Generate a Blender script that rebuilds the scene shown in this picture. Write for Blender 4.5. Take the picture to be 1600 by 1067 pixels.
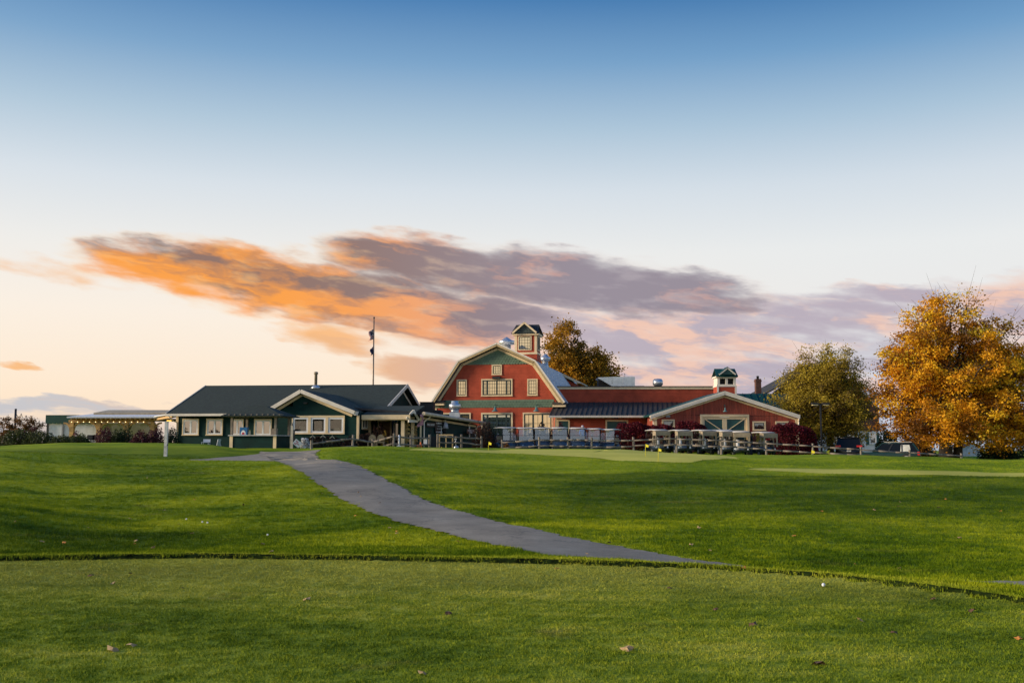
import bpy, bmesh, math, random
import numpy as np
from mathutils import Vector, Matrix, noise as mnoise

for o in list(bpy.data.objects):
    bpy.data.objects.remove(o, do_unlink=True)
scene = bpy.context.scene
COL = scene.collection
R = math.radians
random.seed(7)

# ------------------------------------------------------------------ camera
FPX, TILT, EYE = 1556.0, R(5.743), 1.65
cam = bpy.data.cameras.new('camera')
cam.lens = 35.0; cam.sensor_width = 36.0; cam.clip_start = 0.1; cam.clip_end = 20000
camo = bpy.data.objects.new('camera', cam); COL.objects.link(camo)
camo.location = (0, 0, EYE); camo.rotation_euler = (math.pi/2 + TILT, 0, 0)
scene.camera = camo
scene.cycles.use_adaptive_sampling = True; scene.cycles.adaptive_threshold = 0.012

# ------------------------------------------------------------------ sun + sky
SUN_AZ, SUN_EL = R(-98), R(14)      # azimuth measured from +Y (view direction), negative = left
sl = bpy.data.lights.new('sun', 'SUN'); sl.energy = 5.0; sl.angle = R(14); sl.color = (1.0, 0.83, 0.62)
so = bpy.data.objects.new('sun', sl); COL.objects.link(so)
sd = Vector((math.sin(SUN_AZ)*math.cos(SUN_EL), math.cos(SUN_AZ)*math.cos(SUN_EL), math.sin(SUN_EL)))
so.rotation_euler = sd.to_track_quat('Z', 'Y').to_euler()
so.location = (-40, 10, 40)
scene.view_settings.view_transform = 'Standard'
scene.view_settings.look = 'None'
scene.view_settings.gamma = 1.0
scene.view_settings.exposure = 0.0
scene.view_settings.use_curve_mapping = False

def lin(r, g, b):
    f = lambda c: ((c/255+0.055)/1.055)**2.4 if c > 10.3 else c/255/12.92
    return (f(r), f(g), f(b), 1.0)

class NT:
    """small helper to write node trees"""
    def __init__(s, tree): s.t = tree; s.n = tree.nodes; s.l = tree.links
    def new(s, typ, **kw):
        nd = s.n.new(typ)
        for k, v in kw.items(): setattr(nd, k, v)
        return nd
    def link(s, a, b): s.l.new(a, b)
    def put(s, inp, v):
        if hasattr(v, 'is_output') or isinstance(v, bpy.types.NodeSocket): s.link(v, inp)
        else: inp.default_value = v
    def m(s, op, a, b=None, c=None, clamp=False):
        nd = s.new('ShaderNodeMath', operation=op); nd.use_clamp = clamp
        s.put(nd.inputs[0], a)
        if b is not None: s.put(nd.inputs[1], b)
        if c is not None: s.put(nd.inputs[2], c)
        return nd.outputs[0]
    def mix(s, f, a, b, blend='MIX'):
        nd = s.new('ShaderNodeMix', data_type='RGBA', blend_type=blend)
        s.put(nd.inputs[0], f); s.put(nd.inputs[6], a); s.put(nd.inputs[7], b)
        return nd.outputs[2]
    def ramp(s, f, stops, interp='LINEAR'):
        nd = s.new('ShaderNodeValToRGB'); cr = nd.color_ramp; cr.interpolation = interp
        while len(cr.elements) > 1: cr.elements.remove(cr.elements[-1])
        for i, (p, c) in enumerate(stops):
            e = cr.elements[0] if i == 0 else cr.elements.new(p)
            e.position = p; e.color = c if len(c) == 4 else (*c, 1)
        s.put(nd.inputs[0], f)
        return nd.outputs[0]
    def smooth(s, v, lo, hi, a=0.0, b=1.0):
        nd = s.new('ShaderNodeMapRange', interpolation_type='SMOOTHSTEP')
        s.put(nd.inputs[0], v); s.put(nd.inputs[1], lo); s.put(nd.inputs[2], hi); s.put(nd.inputs[3], a); s.put(nd.inputs[4], b)
        return nd.outputs[0]
    def noise(s, vec, scale, detail=3, rough=0.5, dist=0.0):
        nd = s.new('ShaderNodeTexNoise'); nd.inputs['Scale'].default_value = scale
        nd.inputs['Detail'].default_value = detail; nd.inputs['Roughness'].default_value = rough
        nd.inputs['Distortion'].default_value = dist
        if vec is not None: s.link(vec, nd.inputs['Vector'])
        return nd
    def xyz(s, x, y, z):
        nd = s.new('ShaderNodeCombineXYZ'); s.put(nd.inputs[0], x); s.put(nd.inputs[1], y); s.put(nd.inputs[2], z)
        return nd.outputs[0]

def build_world():
    w = bpy.data.worlds.new('World'); scene.world = w; w.use_nodes = True
    t = NT(w.node_tree); w.node_tree.nodes.clear()
    tc = t.new('ShaderNodeTexCoord')
    sep = t.new('ShaderNodeSeparateXYZ'); t.link(tc.outputs['Generated'], sep.inputs[0])
    X, Y, Z = sep.outputs
    az = t.m('ARCTAN2', X, Y)                       # 0 straight ahead, negative to the left
    el = t.m('ARCSINE', Z)
    # clear-sky gradient by elevation (radians / 1.6)
    e01 = t.m('DIVIDE', t.m('MAXIMUM', el, 0.0), 1.6)
    d = lambda deg: R(deg)/1.6
    warm = [(0, lin(252, 222, 190)), (d(3.3), lin(253, 232, 208)), (d(7), lin(250, 238, 224)), (d(10.6), lin(238, 236, 232)),
            (d(14.2), lin(216, 224, 231)), (d(17.7), lin(176, 199, 217)), (d(21.3), lin(124, 164, 201)), (d(25), lin(70, 124, 178)),
            (d(40), lin(54, 104, 164)), (1, lin(54, 102, 162))]
    cool = [(0, lin(196, 205, 222)), (d(2.5), lin(196, 206, 224)), (d(5), lin(222, 224, 228)), (d(7), lin(234, 232, 230)), (d(10.6), lin(232, 234, 234)),
            (d(14.2), lin(210, 220, 229)), (d(17.7), lin(168, 194, 215)), (d(21.3), lin(112, 157, 198)), (d(25), lin(54, 113, 170)),
            (d(40), lin(54, 108, 174)), (1, lin(56, 106, 168))]
    cw = t.ramp(e01, warm, 'B_SPLINE' if False else 'LINEAR'); cc = t.ramp(e01, cool)
    side = t.smooth(az, -0.18, 0.40)
    base = t.mix(side, cw, cc)
    # physical sky adds a little of its own colour
    sky = t.new('ShaderNodeTexSky', sky_type='NISHITA'); sky.sun_disc = False
    sky.sun_elevation = SUN_EL; sky.sun_rotation = SUN_AZ % (2*math.pi)
    nis = t.new('ShaderNodeVectorMath', operation='SCALE'); t.link(sky.outputs[0], nis.inputs[0]); nis.inputs[3].default_value = 0.004
    base = t.mix(1.0, base, nis.outputs[0], 'ADD')
    # ---- clouds: noise-warped banks at fixed directions in the sky
    def A(px): return math.atan((px-800)/FPX)
    def E(py, px=800): return math.atan2((690-py)/FPX*1.012, 1.0)*math.cos(A(px))
    st = t.xyz(t.m('MULTIPLY', az, 1.0), t.m('MULTIPLY', t.m('ADD', el, t.m('MULTIPLY', az, 0.11)), 4.0), 0.0)
    n1 = t.noise(st, 8.0, 3, 0.55); n2 = t.noise(st, 20.0, 4, 0.55)
    s1 = t.new('ShaderNodeSeparateColor'); t.link(n1.outputs['Color'], s1.inputs[0])
    s2 = t.new('ShaderNodeSeparateColor'); t.link(n2.outputs['Color'], s2.inputs[0])
    def warp(v, a, b, k1, k2):
        return t.m('ADD', v, t.m('ADD', t.m('MULTIPLY', t.m('SUBTRACT', a, 0.5), k1), t.m('MULTIPLY', t.m('SUBTRACT', b, 0.5), k2)))
    wa = warp(az, s1.outputs[0], s2.outputs[0], 0.10, 0.055)
    we = warp(el, s1.outputs[1], s2.outputs[1], 0.026, 0.026)
    def blob(cx, cy, rx, ry, rot=0.0, gain=1.0):
        a0, e0 = A(cx), E(cy, cx); ra, re = rx/FPX, ry/FPX
        da = t.m('SUBTRACT', wa, a0); de = t.m('SUBTRACT', we, e0)
        c, s_ = math.cos(R(rot)), math.sin(R(rot))
        u = t.m('DIVIDE', t.m('ADD', t.m('MULTIPLY', da, c), t.m('MULTIPLY', de, -s_)), ra)
        v = t.m('DIVIDE', t.m('ADD', t.m('MULTIPLY', da, s_), t.m('MULTIPLY', de, c)), re)
        r2 = t.m('ADD', t.m('MULTIPLY', u, u), t.m('MULTIPLY', v, v))
        return t.m('MULTIPLY', t.m('SUBTRACT', 1.0, r2, clamp=True), gain)
    def union(blobs):
        acc = None
        for b in blobs:
            v = blob(*b); acc = v if acc is None else t.m('MAXIMUM', acc, v)
        return acc
    # (px, py, half width, half height, tilt in degrees - positive tilts the right end down)
    main = union([(280, 422, 195, 46, 6), (410, 442, 240, 58, 7), (570, 468, 260, 58, 6), (700, 495, 220, 46, 4), (650, 408, 190, 50, 3), (830, 436, 280, 56, 5), (1010, 457, 230, 46, 5), (520, 438, 150, 40, 5, .8)])
    thin = union([(780, 505, 340, 60, 3, 1.1), (1000, 530, 380, 66, 1, 1.1), (1240, 505, 330, 60, 1, 1.0), (1390, 462, 130, 26, 5, 1.0), (1590, 478, 150, 52, 0, 1.0),
                  (1480, 545, 300, 80, 0, 0.85), (1080, 580, 430, 44, 0, 0.95), (650, 584, 110, 34, 4, 1.2), (70, 425, 150, 24, 12, 0.42), (20, 578, 45, 8, 5, 0.9), (1330, 610, 330, 54, 0, .9), (520, 528, 130, 32, 7, 1.0)])
    low = union([(70, 634, 260, 13, 1, 1.0), (225, 637, 80, 11, 2, 0.9), (40, 668, 330, 30, 0, 0.75), (-300, 650, 340, 22, 0, 1.0)])
    det = t.m('ADD', t.m('MULTIPLY', t.m('SUBTRACT', s2.outputs[2], 0.5), 1.2), t.m('MULTIPLY', t.m('SUBTRACT', s1.outputs[2], 0.5), 0.9))
    dm = t.smooth(t.m('ADD', t.m('MULTIPLY', main, 1.25), t.m('MULTIPLY', det, t.m('MULTIPLY', t.smooth(main, 0.0, 0.4), 0.75))), -0.02, 1.0)
    dt = t.smooth(t.m('ADD', t.m('MULTIPLY', thin, 0.9), t.m('MULTIPLY', det, t.m('MULTIPLY', t.smooth(thin, 0.0, 0.3), 0.9))), 0.10, 0.95)
    dl = t.smooth(t.m('ADD', low, t.m('MULTIPLY', det, t.m('MULTIPLY', t.smooth(low, 0.0, 0.3), 0.8))), 0.05, 0.8)
    # colours: fiery on the sunset side, mauve-grey away from it; underside and thin rims catch the light
    left = t.smooth(az, A(960), A(400))
    n3 = t.noise(t.xyz(wa, t.m('MULTIPLY', t.m('ADD', we, t.m('MULTIPLY', az, 0.13)), 4.2), 3.7), 9.0, 4, 0.62)
    slope_el = t.m('ADD', el, t.m('MULTIPLY', az, 0.13))
    under = t.smooth(slope_el, R(8.6), R(5.4))
    lit = t.m('ADD', t.m('MULTIPLY', under, 0.9), t.m('MULTIPLY', t.m('SUBTRACT', n3.outputs[0], 0.5), 5.2))
    lit = t.m('ADD', lit, t.m('ADD', t.m('MULTIPLY', left, 0.70), -0.45), clamp=True)
    grey = t.mix(left, lin(150, 140, 152), lin(142, 112, 102))
    fire = t.mix(left, lin(224, 172, 156), lin(252, 160, 66))
    cm = t.mix(lit, grey, fire)
    cm = t.mix(t.m('MULTIPLY', t.smooth(s2.outputs[0], 0.50, 0.70), 0.35), cm, t.mix(left, lin(196, 186, 190), lin(255, 204, 140)))
    rim = t.smooth(dm, 0.0, 0.70)
    cm = t.mix(rim, t.mix(left, lin(226, 206, 200), lin(255, 208, 146)), cm)
    ct = t.mix(t.smooth(n3.outputs[0], 0.44, 0.60), lin(182, 170, 184), lin(240, 196, 176))
    ct = t.mix(t.m('MULTIPLY', left, 0.9), ct, lin(252, 184, 108))
    cl = t.mix(t.smooth(n3.outputs[0], 0.40, 0.62), lin(146, 172, 202), lin(178, 172, 182))
    c = t.mix(t.m('MULTIPLY', dt, 0.92), base, ct)
    c = t.mix(t.m('MULTIPLY', dm, 0.97), c, cm)
    c = t.mix(t.m('MULTIPLY', dl, 0.58), c, cl)
    # below the horizon: dim earth
    c = t.mix(t.smooth(el, -0.02, 0.0), (0.05, 0.06, 0.03, 1), c)
    bg = t.new('ShaderNodeBackground'); t.link(c, bg.inputs[0]); bg.inputs[1].default_value = 1.0
    out = t.new('ShaderNodeOutputWorld'); t.link(bg.outputs[0], out.inputs[0])
build_world()
# ------------------------------------------------------------------ helpers
def ray(px, py):
    a = (px-800)/FPX; b = (533.5-py)/FPX
    return Vector((a, math.cos(TILT)-b*math.sin(TILT), math.sin(TILT)+b*math.cos(TILT)))
def PT(px, py, Y):
    """the point seen at a pixel, at distance Y ahead"""
    d = ray(px, py); k = Y/d.y
    return Vector((d.x*k, Y, EYE+d.z*k))
class Frame:
    """a building's own axes: x along its front, y into it, z up (z is world height)"""
    def __init__(s, ox, oy, rz=0.0):
        s.o = Vector((ox, oy, 0)); s.a = rz; s.c, s.s = math.cos(rz), math.sin(rz)
    def W(s, x, y, z): return Vector((s.o.x+x*s.c-y*s.s, s.o.y+x*s.s+y*s.c, z))
    def px(s, px, py, y=0.0):
        """local (x, z) on the plane y where a pixel looks"""
        d = ray(px, py)
        nx, ny = -s.s, s.c                            # local y axis in world
        k = (y + nx*s.o.x + ny*s.o.y)/(nx*d.x+ny*d.y)
        p = Vector((d.x*k, d.y*k, EYE+d.z*k)); q = p-s.o
        return (q.x*s.c+q.y*s.s, p.z)
WORLD = Frame(0, 0, 0)

def tag(o, label=None, cat=None, group=None, kind=None):
    if label: o['label'] = label
    if cat: o['category'] = cat
    if group: o['group'] = group
    if kind: o['kind'] = kind
    return o
def thing(name, label, cat, loc, group=None, rz=0.0):
    o = bpy.data.objects.new(name, None); COL.objects.link(o)
    o.location = loc; o.rotation_euler = (0, 0, rz); o.empty_display_size = 0.3
    return tag(o, label, cat, group)
def kids(o): return [c for c in COL.objects if c.parent == o]
def copy_tree(root, loc, rz=None, label=None, scale=None):
    lst = {}
    def cp(o, par):
        c = o.copy(); COL.objects.link(c); c.parent = par
        for ch in CH.get(o.name, []): cp(ch, c)
        return c
    r = cp(root, None); r.location = loc
    if rz is not None: r.rotation_euler = (0, 0, rz)
    if scale: r.scale = scale
    if label: r['label'] = label
    return r
CH = {}
def adopt(o, parent):
    o.parent = parent; CH.setdefault(parent.name, []).append(o)

class MB:
    """collects shapes; build() links them as ONE mesh object (vertices relative to the parent thing)"""
    def __init__(s, F=None): s.v = []; s.f = []; s.F = F; s.sm = []
    def add(s, pts, faces, raw=False, smooth=False):
        b = len(s.v)
        for p in pts:
            s.v.append(Vector(p) if (raw or s.F is None) else s.F.W(*p))
        for f in faces: s.f.append(tuple(b+i for i in f)); s.sm.append(smooth)
        return s
    def box(s, x0, x1, y0, y1, z0, z1):
        return s.add([(x, y, z) for z in (z0, z1) for y in (y0, y1) for x in (x0, x1)],
                     [(0, 2, 3, 1), (4, 5, 7, 6), (0, 1, 5, 4), (2, 6, 7, 3), (0, 4, 6, 2), (1, 3, 7, 5)])
    def poly(s, pts, raw=False): return s.add(pts, [tuple(range(len(pts)))], raw)
    def prism(s, prof, y0, y1):
        """prof: (x, z) polygon pushed from y0 to y1"""
        n = len(prof)
        return s.add([(x, y0, z) for x, z in prof]+[(x, y1, z) for x, z in prof],
                     [tuple(range(n))[::-1] if False else tuple(range(n)), tuple(range(n, 2*n))[::-1]]+[(i, i+n, (i+1) % n+n, (i+1) % n) for i in range(n)])
    def slab(s, a, b, c, d, t, raw=False):
        """quad abcd with thickness t below its outer face"""
        F = (lambda p: Vector(p)) if (raw or s.F is None) else (lambda p: s.F.W(*p))
        a, b, c, d = map(F, (a, b, c, d)); n = (b-a).cross(d-a).normalized()
        if n.z < 0: n = -n
        lo = [p-n*t for p in (a, b, c, d)]
        return s.add([a, b, c, d]+lo, [(0, 1, 2, 3), (7, 6, 5, 4), (0, 4, 5, 1), (1, 5, 6, 2), (2, 6, 7, 3), (3, 7, 4, 0)], True)
    def beam(s, p, q, w, h, up=(0, 0, 1), raw=False):
        F = (lambda p: Vector(p)) if (raw or s.F is None) else (lambda p: s.F.W(*p))
        p, q = F(p), F(q); d = (q-p).normalized(); u = Vector(up)
        if abs(d.dot(u)) > 0.98: u = Vector((0, 1, 0))
        sx = d.cross(u).normalized(); u = sx.cross(d)
        c = [sx*w/2*i+u*h/2*j for i, j in ((-1, -1), (1, -1), (1, 1), (-1, 1))]
        return s.add([p+k for k in c]+[q+k for k in c], [(3, 2, 1, 0), (4, 5, 6, 7)]+[(i, (i+1) % 4, (i+1) % 4+4, i+4) for i in range(4)], True)
    def tube(s, p, q, r0, r1=None, n=8, caps=True, raw=False):
        F = (lambda p: Vector(p)) if (raw or s.F is None) else (lambda p: s.F.W(*p))
        p, q = F(p), F(q); r1 = r0 if r1 is None else r1
        d = (q-p).normalized(); u = Vector((0, 0, 1)) if abs(d.z) < 0.95 else Vector((1, 0, 0))
        a = d.cross(u).normalized(); b = d.cross(a)
        ring = [a*math.cos(2*math.pi*i/n)+b*math.sin(2*math.pi*i/n) for i in range(n)]
        b0 = len(s.v)
        s.add([p+k*r0 for k in ring]+[q+k*r1 for k in ring], [(i, (i+1) % n, (i+1) % n+n, i+n) for i in range(n)], True, True)
        if caps: s.f += [tuple(b0+i for i in range(n))[::-1], tuple(b0+n+i for i in range(n))]; s.sm += [False, False]
        return s
    def pipe(s, pts, r, n=6):
        for a, b in zip(pts[:-1], pts[1:]): s.tube(a, b, r, r, n)
        return s
    def lathe(s, c, prof, n=14):
        """prof: (radius, z) turned about the vertical through c"""
        m = len(prof); cx, cy, cz = c
        pts = [(cx+r*math.cos(2*math.pi*i/n), cy+r*math.sin(2*math.pi*i/n), cz+z) for r, z in prof for i in range(n)]
        fs = [(j*n+i, j*n+(i+1) % n, (j+1)*n+(i+1) % n, (j+1)*n+i) for j in range(m-1) for i in range(n)]
        s.add(pts, fs, False, True)
        b0 = len(s.v)-m*n
        s.f += [tuple(b0+i for i in range(n))[::-1], tuple(b0+(m-1)*n+i for i in range(n))]; s.sm += [False, False]
        return s
    def wheel(s, c, r, w, axis=(1, 0, 0), n=16):
        c = Vector(c); a = Vector(axis).normalized()
        return s.tube(c-a*w/2, c+a*w/2, r, r, n)
    def ball(s, c, r, n=8, sz=1.0):
        prof = [(max(0.001, r*math.cos(t)), r*sz*math.sin(t)) for t in [(-0.5+k/n)*math.pi for k in range(n+1)]]
        return s.lathe(c, prof, n+4)
    def build(s, name, mat, parent=None, label=None, bevel=0.0):
        me = bpy.data.meshes.new(name)
        off = parent_world(parent) if parent else Vector((0, 0, 0))
        me.from_pydata([v-off for v in s.v], [], s.f)
        me.polygons.foreach_set('use_smooth', s.sm)
        me.materials.append(mat); me.update()
        bm = bmesh.new(); bm.from_mesh(me); bmesh.ops.recalc_face_normals(bm, faces=bm.faces); bm.to_mesh(me); bm.free()
        o = bpy.data.objects.new(name, me); COL.objects.link(o)
        if parent: adopt(o, parent)
        if label: o['label'] = label
        if bevel:
            b = o.modifiers.new('bevel', 'BEVEL'); b.width = bevel; b.segments = 2; b.limit_method = 'ANGLE'
        return o
def parent_world(p):
    v = Vector((0, 0, 0))
    while p is not None: v += p.location; p = p.parent
    return v
def raw_mesh(name, verts, faces_n, mat, parent=None, tint=None, smooth=False):
    """big numpy meshes: verts (N,3), faces_n (M,k)"""
    me = bpy.data.meshes.new(name)
    off = parent_world(parent) if parent else Vector((0, 0, 0))
    v = np.asarray(verts, dtype=np.float32)-np.array(off, dtype=np.float32); f = np.asarray(faces_n, dtype=np.int32)
    M, k = f.shape
    me.vertices.add(len(v)); me.vertices.foreach_set('co', v.ravel())
    me.loops.add(M*k); me.loops.foreach_set('vertex_index', f.ravel())
    me.polygons.add(M); me.polygons.foreach_set('loop_start', np.arange(0, M*k, k, dtype=np.int32))
    if smooth: me.polygons.foreach_set('use_smooth', np.ones(M, dtype=bool))
    if tint is not None:
        at = me.attributes.new('tint', 'FLOAT', 'FACE'); at.data.foreach_set('value', np.asarray(tint, dtype=np.float32))
    me.materials.append(mat); me.update(calc_edges=True); me.validate()
    o = bpy.data.objects.new(name, me); COL.objects.link(o)
    if parent: adopt(o, parent)
    return o

# ------------------------------------------------------------------ materials
MATS = {}
def new_mat(name):
    m = bpy.data.materials.new(name); m.use_nodes = True
    t = NT(m.node_tree); b = m.node_tree.nodes['Principled BSDF']
    return m, t, b
def M(name, col, rough=0.7, var=0.18, scale=3.0, bump=0.15, bscale=25.0, metal=0.0, spec=0.5, stretch=None, kind=None, period=0.12):
    """plain procedural material: colour mottling + fine relief; kind adds laps ('clap'), boards ('board'), shingle rows ('shingle')"""
    if name in MATS: return MATS[name]
    m, t, b = new_mat(name)
    tc = t.new('ShaderNodeTexCoord'); vec = tc.outputs['Object']
    if stretch:
        mp = t.new('ShaderNodeMapping'); mp.inputs['Scale'].default_value = stretch; t.link(vec, mp.inputs[0]); v2 = mp.outputs[0]
    else: v2 = vec
    n = t.noise(v2, scale, 5, 0.6)
    n2 = t.noise(v2, bscale, 3, 0.6)
    f = t.m('ADD', t.m('MULTIPLY', t.m('SUBTRACT', n.outputs[0], 0.5), 2.2), t.m('MULTIPLY', t.m('SUBTRACT', n2.outputs[0], 0.5), 0.8))
    lo = tuple(max(0, c*(1-var*1.6)) for c in col); hi = tuple(min(1, c*(1+var*1.6)) for c in col)
    fac = t.m('ADD', f, 0.5, clamp=True)
    colr = t.mix(fac, (*lo, 1), (*hi, 1))
    hgt = t.m('MULTIPLY', n2.outputs[0], 0.25)
    sep = t.new('ShaderNodeSeparateXYZ'); t.link(vec, sep.inputs[0])
    dist = 0.01
    if kind == 'clap':
        saw = t.m('FRACT', t.m('DIVIDE', sep.outputs[2], period)); row = t.m('FLOOR', t.m('DIVIDE', sep.outputs[2], period))
        hgt = t.m('ADD', hgt, t.m('MULTIPLY', t.m('SUBTRACT', 1.0, saw), 2.0)); dist = 0.012
        wn = t.new('ShaderNodeTexWhiteNoise', noise_dimensions='1D'); t.link(row, wn.inputs['W'])
        colr = t.mix(t.m('MULTIPLY', wn.outputs[0], 0.32), colr, tuple(c*0.7 for c in col)+(1,))
    elif kind == 'board':
        q = t.m('DIVIDE', sep.outputs[0], period)
        fr = t.m('FRACT', q); row = t.m('FLOOR', q)
        groove = t.smooth(t.m('ABSOLUTE', t.m('SUBTRACT', fr, 0.5)), 0.40, 0.48)
        hgt = t.m('SUBTRACT', hgt, t.m('MULTIPLY', groove, 2.0)); dist = 0.012
        wn = t.new('ShaderNodeTexWhiteNoise', noise_dimensions='1D'); t.link(row, wn.inputs['W'])
        colr = t.mix(t.m('MULTIPLY', wn.outputs[0], 0.6), colr, tuple(c*0.55 for c in col)+(1,))
    elif kind == 'shingle':
        br = t.new('ShaderNodeTexBrick'); br.offset = 0.5
        uu = t.m('ADD', t.m('MULTIPLY', sep.outputs[0], 0.9), t.m('MULTIPLY', sep.outputs[1], 0.12))
        t.link(t.xyz(uu, t.m('MULTIPLY', sep.outputs[2], 3.2 if period < 1 else 1.0), 0.0), br.inputs['Vector'])
        br.inputs['Scale'].default_value = 3.0; br.inputs['Mortar Size'].default_value = 0.02
        br.inputs['Color1'].default_value = (*[c*0.7 for c in col], 1); br.inputs['Color2'].default_value = (*[min(1, c*1.35) for c in col], 1)
        br.inputs['Mortar'].default_value = (*[c*0.5 for c in col], 1)
        colr = t.mix(0.6, colr, br.outputs[0])
        hgt = t.m('ADD', hgt, t.m('MULTIPLY', br.outputs['Fac'], -1.0)); dist = 0.012
    t.link(colr, b.inputs['Base Color'])
    b.inputs['Roughness'].default_value = rough; b.inputs['Metallic'].default_value = metal
    b.inputs['Specular IOR Level'].default_value = spec
    if bump > 0:
        bp = t.new('ShaderNodeBump'); bp.inputs['Strength'].default_value = min(1, bump*3 if kind else bump); bp.inputs['Distance'].default_value = dist
        t.link(hgt, bp.inputs['Height']); t.link(bp.outputs[0], b.inputs['Normal'])
    MATS[name] = m
    return m
def glass_mat(name, tint=(0.9, 0.87, 0.8), dark=(0.012, 0.015, 0.017), refl=0.35, rough=0.02):
    """window glass seen from outside: dark room behind, mirror of the sky in front"""
    if name in MATS: return MATS[name]
    m, t, b = new_mat(name)
    tc = t.new('ShaderNodeTexCoord'); n = t.noise(tc.outputs['Object'], 1.3, 2)
    b.inputs['Base Color'].default_value = (*dark, 1); b.inputs['Roughness'].default_value = 0.3; b.inputs['Specular IOR Level'].default_value = 0.15
    g = t.new('ShaderNodeBsdfGlossy'); g.inputs['Color'].default_value = (*tint, 1); g.inputs['Roughness'].default_value = rough
    bp = t.new('ShaderNodeBump'); bp.inputs['Strength'].default_value = 0.05; bp.inputs['Distance'].default_value = 0.02
    t.link(n.outputs[0], bp.inputs['Height']); t.link(bp.outputs[0], g.inputs['Normal'])
    mx = t.new('ShaderNodeMixShader'); mx.inputs[0].default_value = refl
    t.link(b.outputs[0], mx.inputs[1]); t.link(g.outputs[0], mx.inputs[2])
    t.link(mx.outputs[0], m.node_tree.nodes['Material Output'].inputs[0])
    MATS[name] = m
    return m
def clear_mat(name, tint=(0.9, 0.95, 1.0), refl=0.12, haze=0.0, hazecol=(0.7, 0.72, 0.75)):
    """thin see-through sheet (windscreen, vinyl)"""
    if name in MATS: return MATS[name]
    m, t, b = new_mat(name)
    tr = t.new('ShaderNodeBsdfTransparent'); tr.inputs[0].default_value = (*tint, 1)
    g = t.new('ShaderNodeBsdfGlossy'); g.inputs['Roughness'].default_value = 0.03
    mx = t.new('ShaderNodeMixShader'); mx.inputs[0].default_value = refl
    t.link(tr.outputs[0], mx.inputs[1]); t.link(g.outputs[0], mx.inputs[2])
    b.inputs['Base Color'].default_value = (*hazecol, 1)
    tc = t.new('ShaderNodeTexCoord'); n = t.noise(tc.outputs['Object'], 2.0, 3)
    mx2 = t.new('ShaderNodeMixShader')
    t.link(t.m('MULTIPLY', t.m('ADD', n.outputs[0], 0.5), haze), mx2.inputs[0])
    t.link(mx.outputs[0], mx2.inputs[1]); t.link(b.outputs[0], mx2.inputs[2])
    t.link(mx2.outputs[0], m.node_tree.nodes['Material Output'].inputs[0])
    MATS[name] = m
    return m
def emit_mat(name, col, strength):
    if name in MATS: return MATS[name]
    m, t, b = new_mat(name)
    b.inputs['Base Color'].default_value = (*col, 1); b.inputs['Emission Color'].default_value = (*col, 1); b.inputs['Emission Strength'].default_value = strength
    MATS[name] = m
    return m
def leaf_mat(name, stops, trans=0.35):
    """foliage: colour from each leaf's own tint"""
    if name in MATS: return MATS[name]
    m, t, b = new_mat(name)
    at = t.new('ShaderNodeAttribute', attribute_name='tint')
    c = t.ramp(at.outputs['Fac'], stops)
    t.link(c, b.inputs['Base Color']); b.inputs['Roughness'].default_value = 0.65; b.inputs['Specular IOR Level'].default_value = 0.25
    tl = t.new('ShaderNodeBsdfTranslucent'); t.link(c, tl.inputs[0])
    mx = t.new('ShaderNodeMixShader'); mx.inputs[0].default_value = trans
    t.link(b.outputs[0], mx.inputs[1]); t.link(tl.outputs[0], mx.inputs[2])
    t.link(mx.outputs[0], m.node_tree.nodes['Material Output'].inputs[0])
    MATS[name] = m
    return m
# ------------------------------------------------------------------ terrain
def zpy(Y, py):                                       # height seen at a pixel row straight ahead at distance Y
    return PT(800, py, Y).z
TEE_PX = [(-900, 884), (0, 877), (300, 872), (600, 876), (900, 882), (1100, 890), (1300, 905), (1450, 924), (1600, 944), (2300, 1080)]
TEE_XY = []
for px_, py_ in TEE_PX:
    d_ = ray(px_, py_); k_ = -EYE/d_.z
    TEE_XY.append((d_.x*k_, d_.y*k_))
TEE_XY = sorted(TEE_XY)
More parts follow.
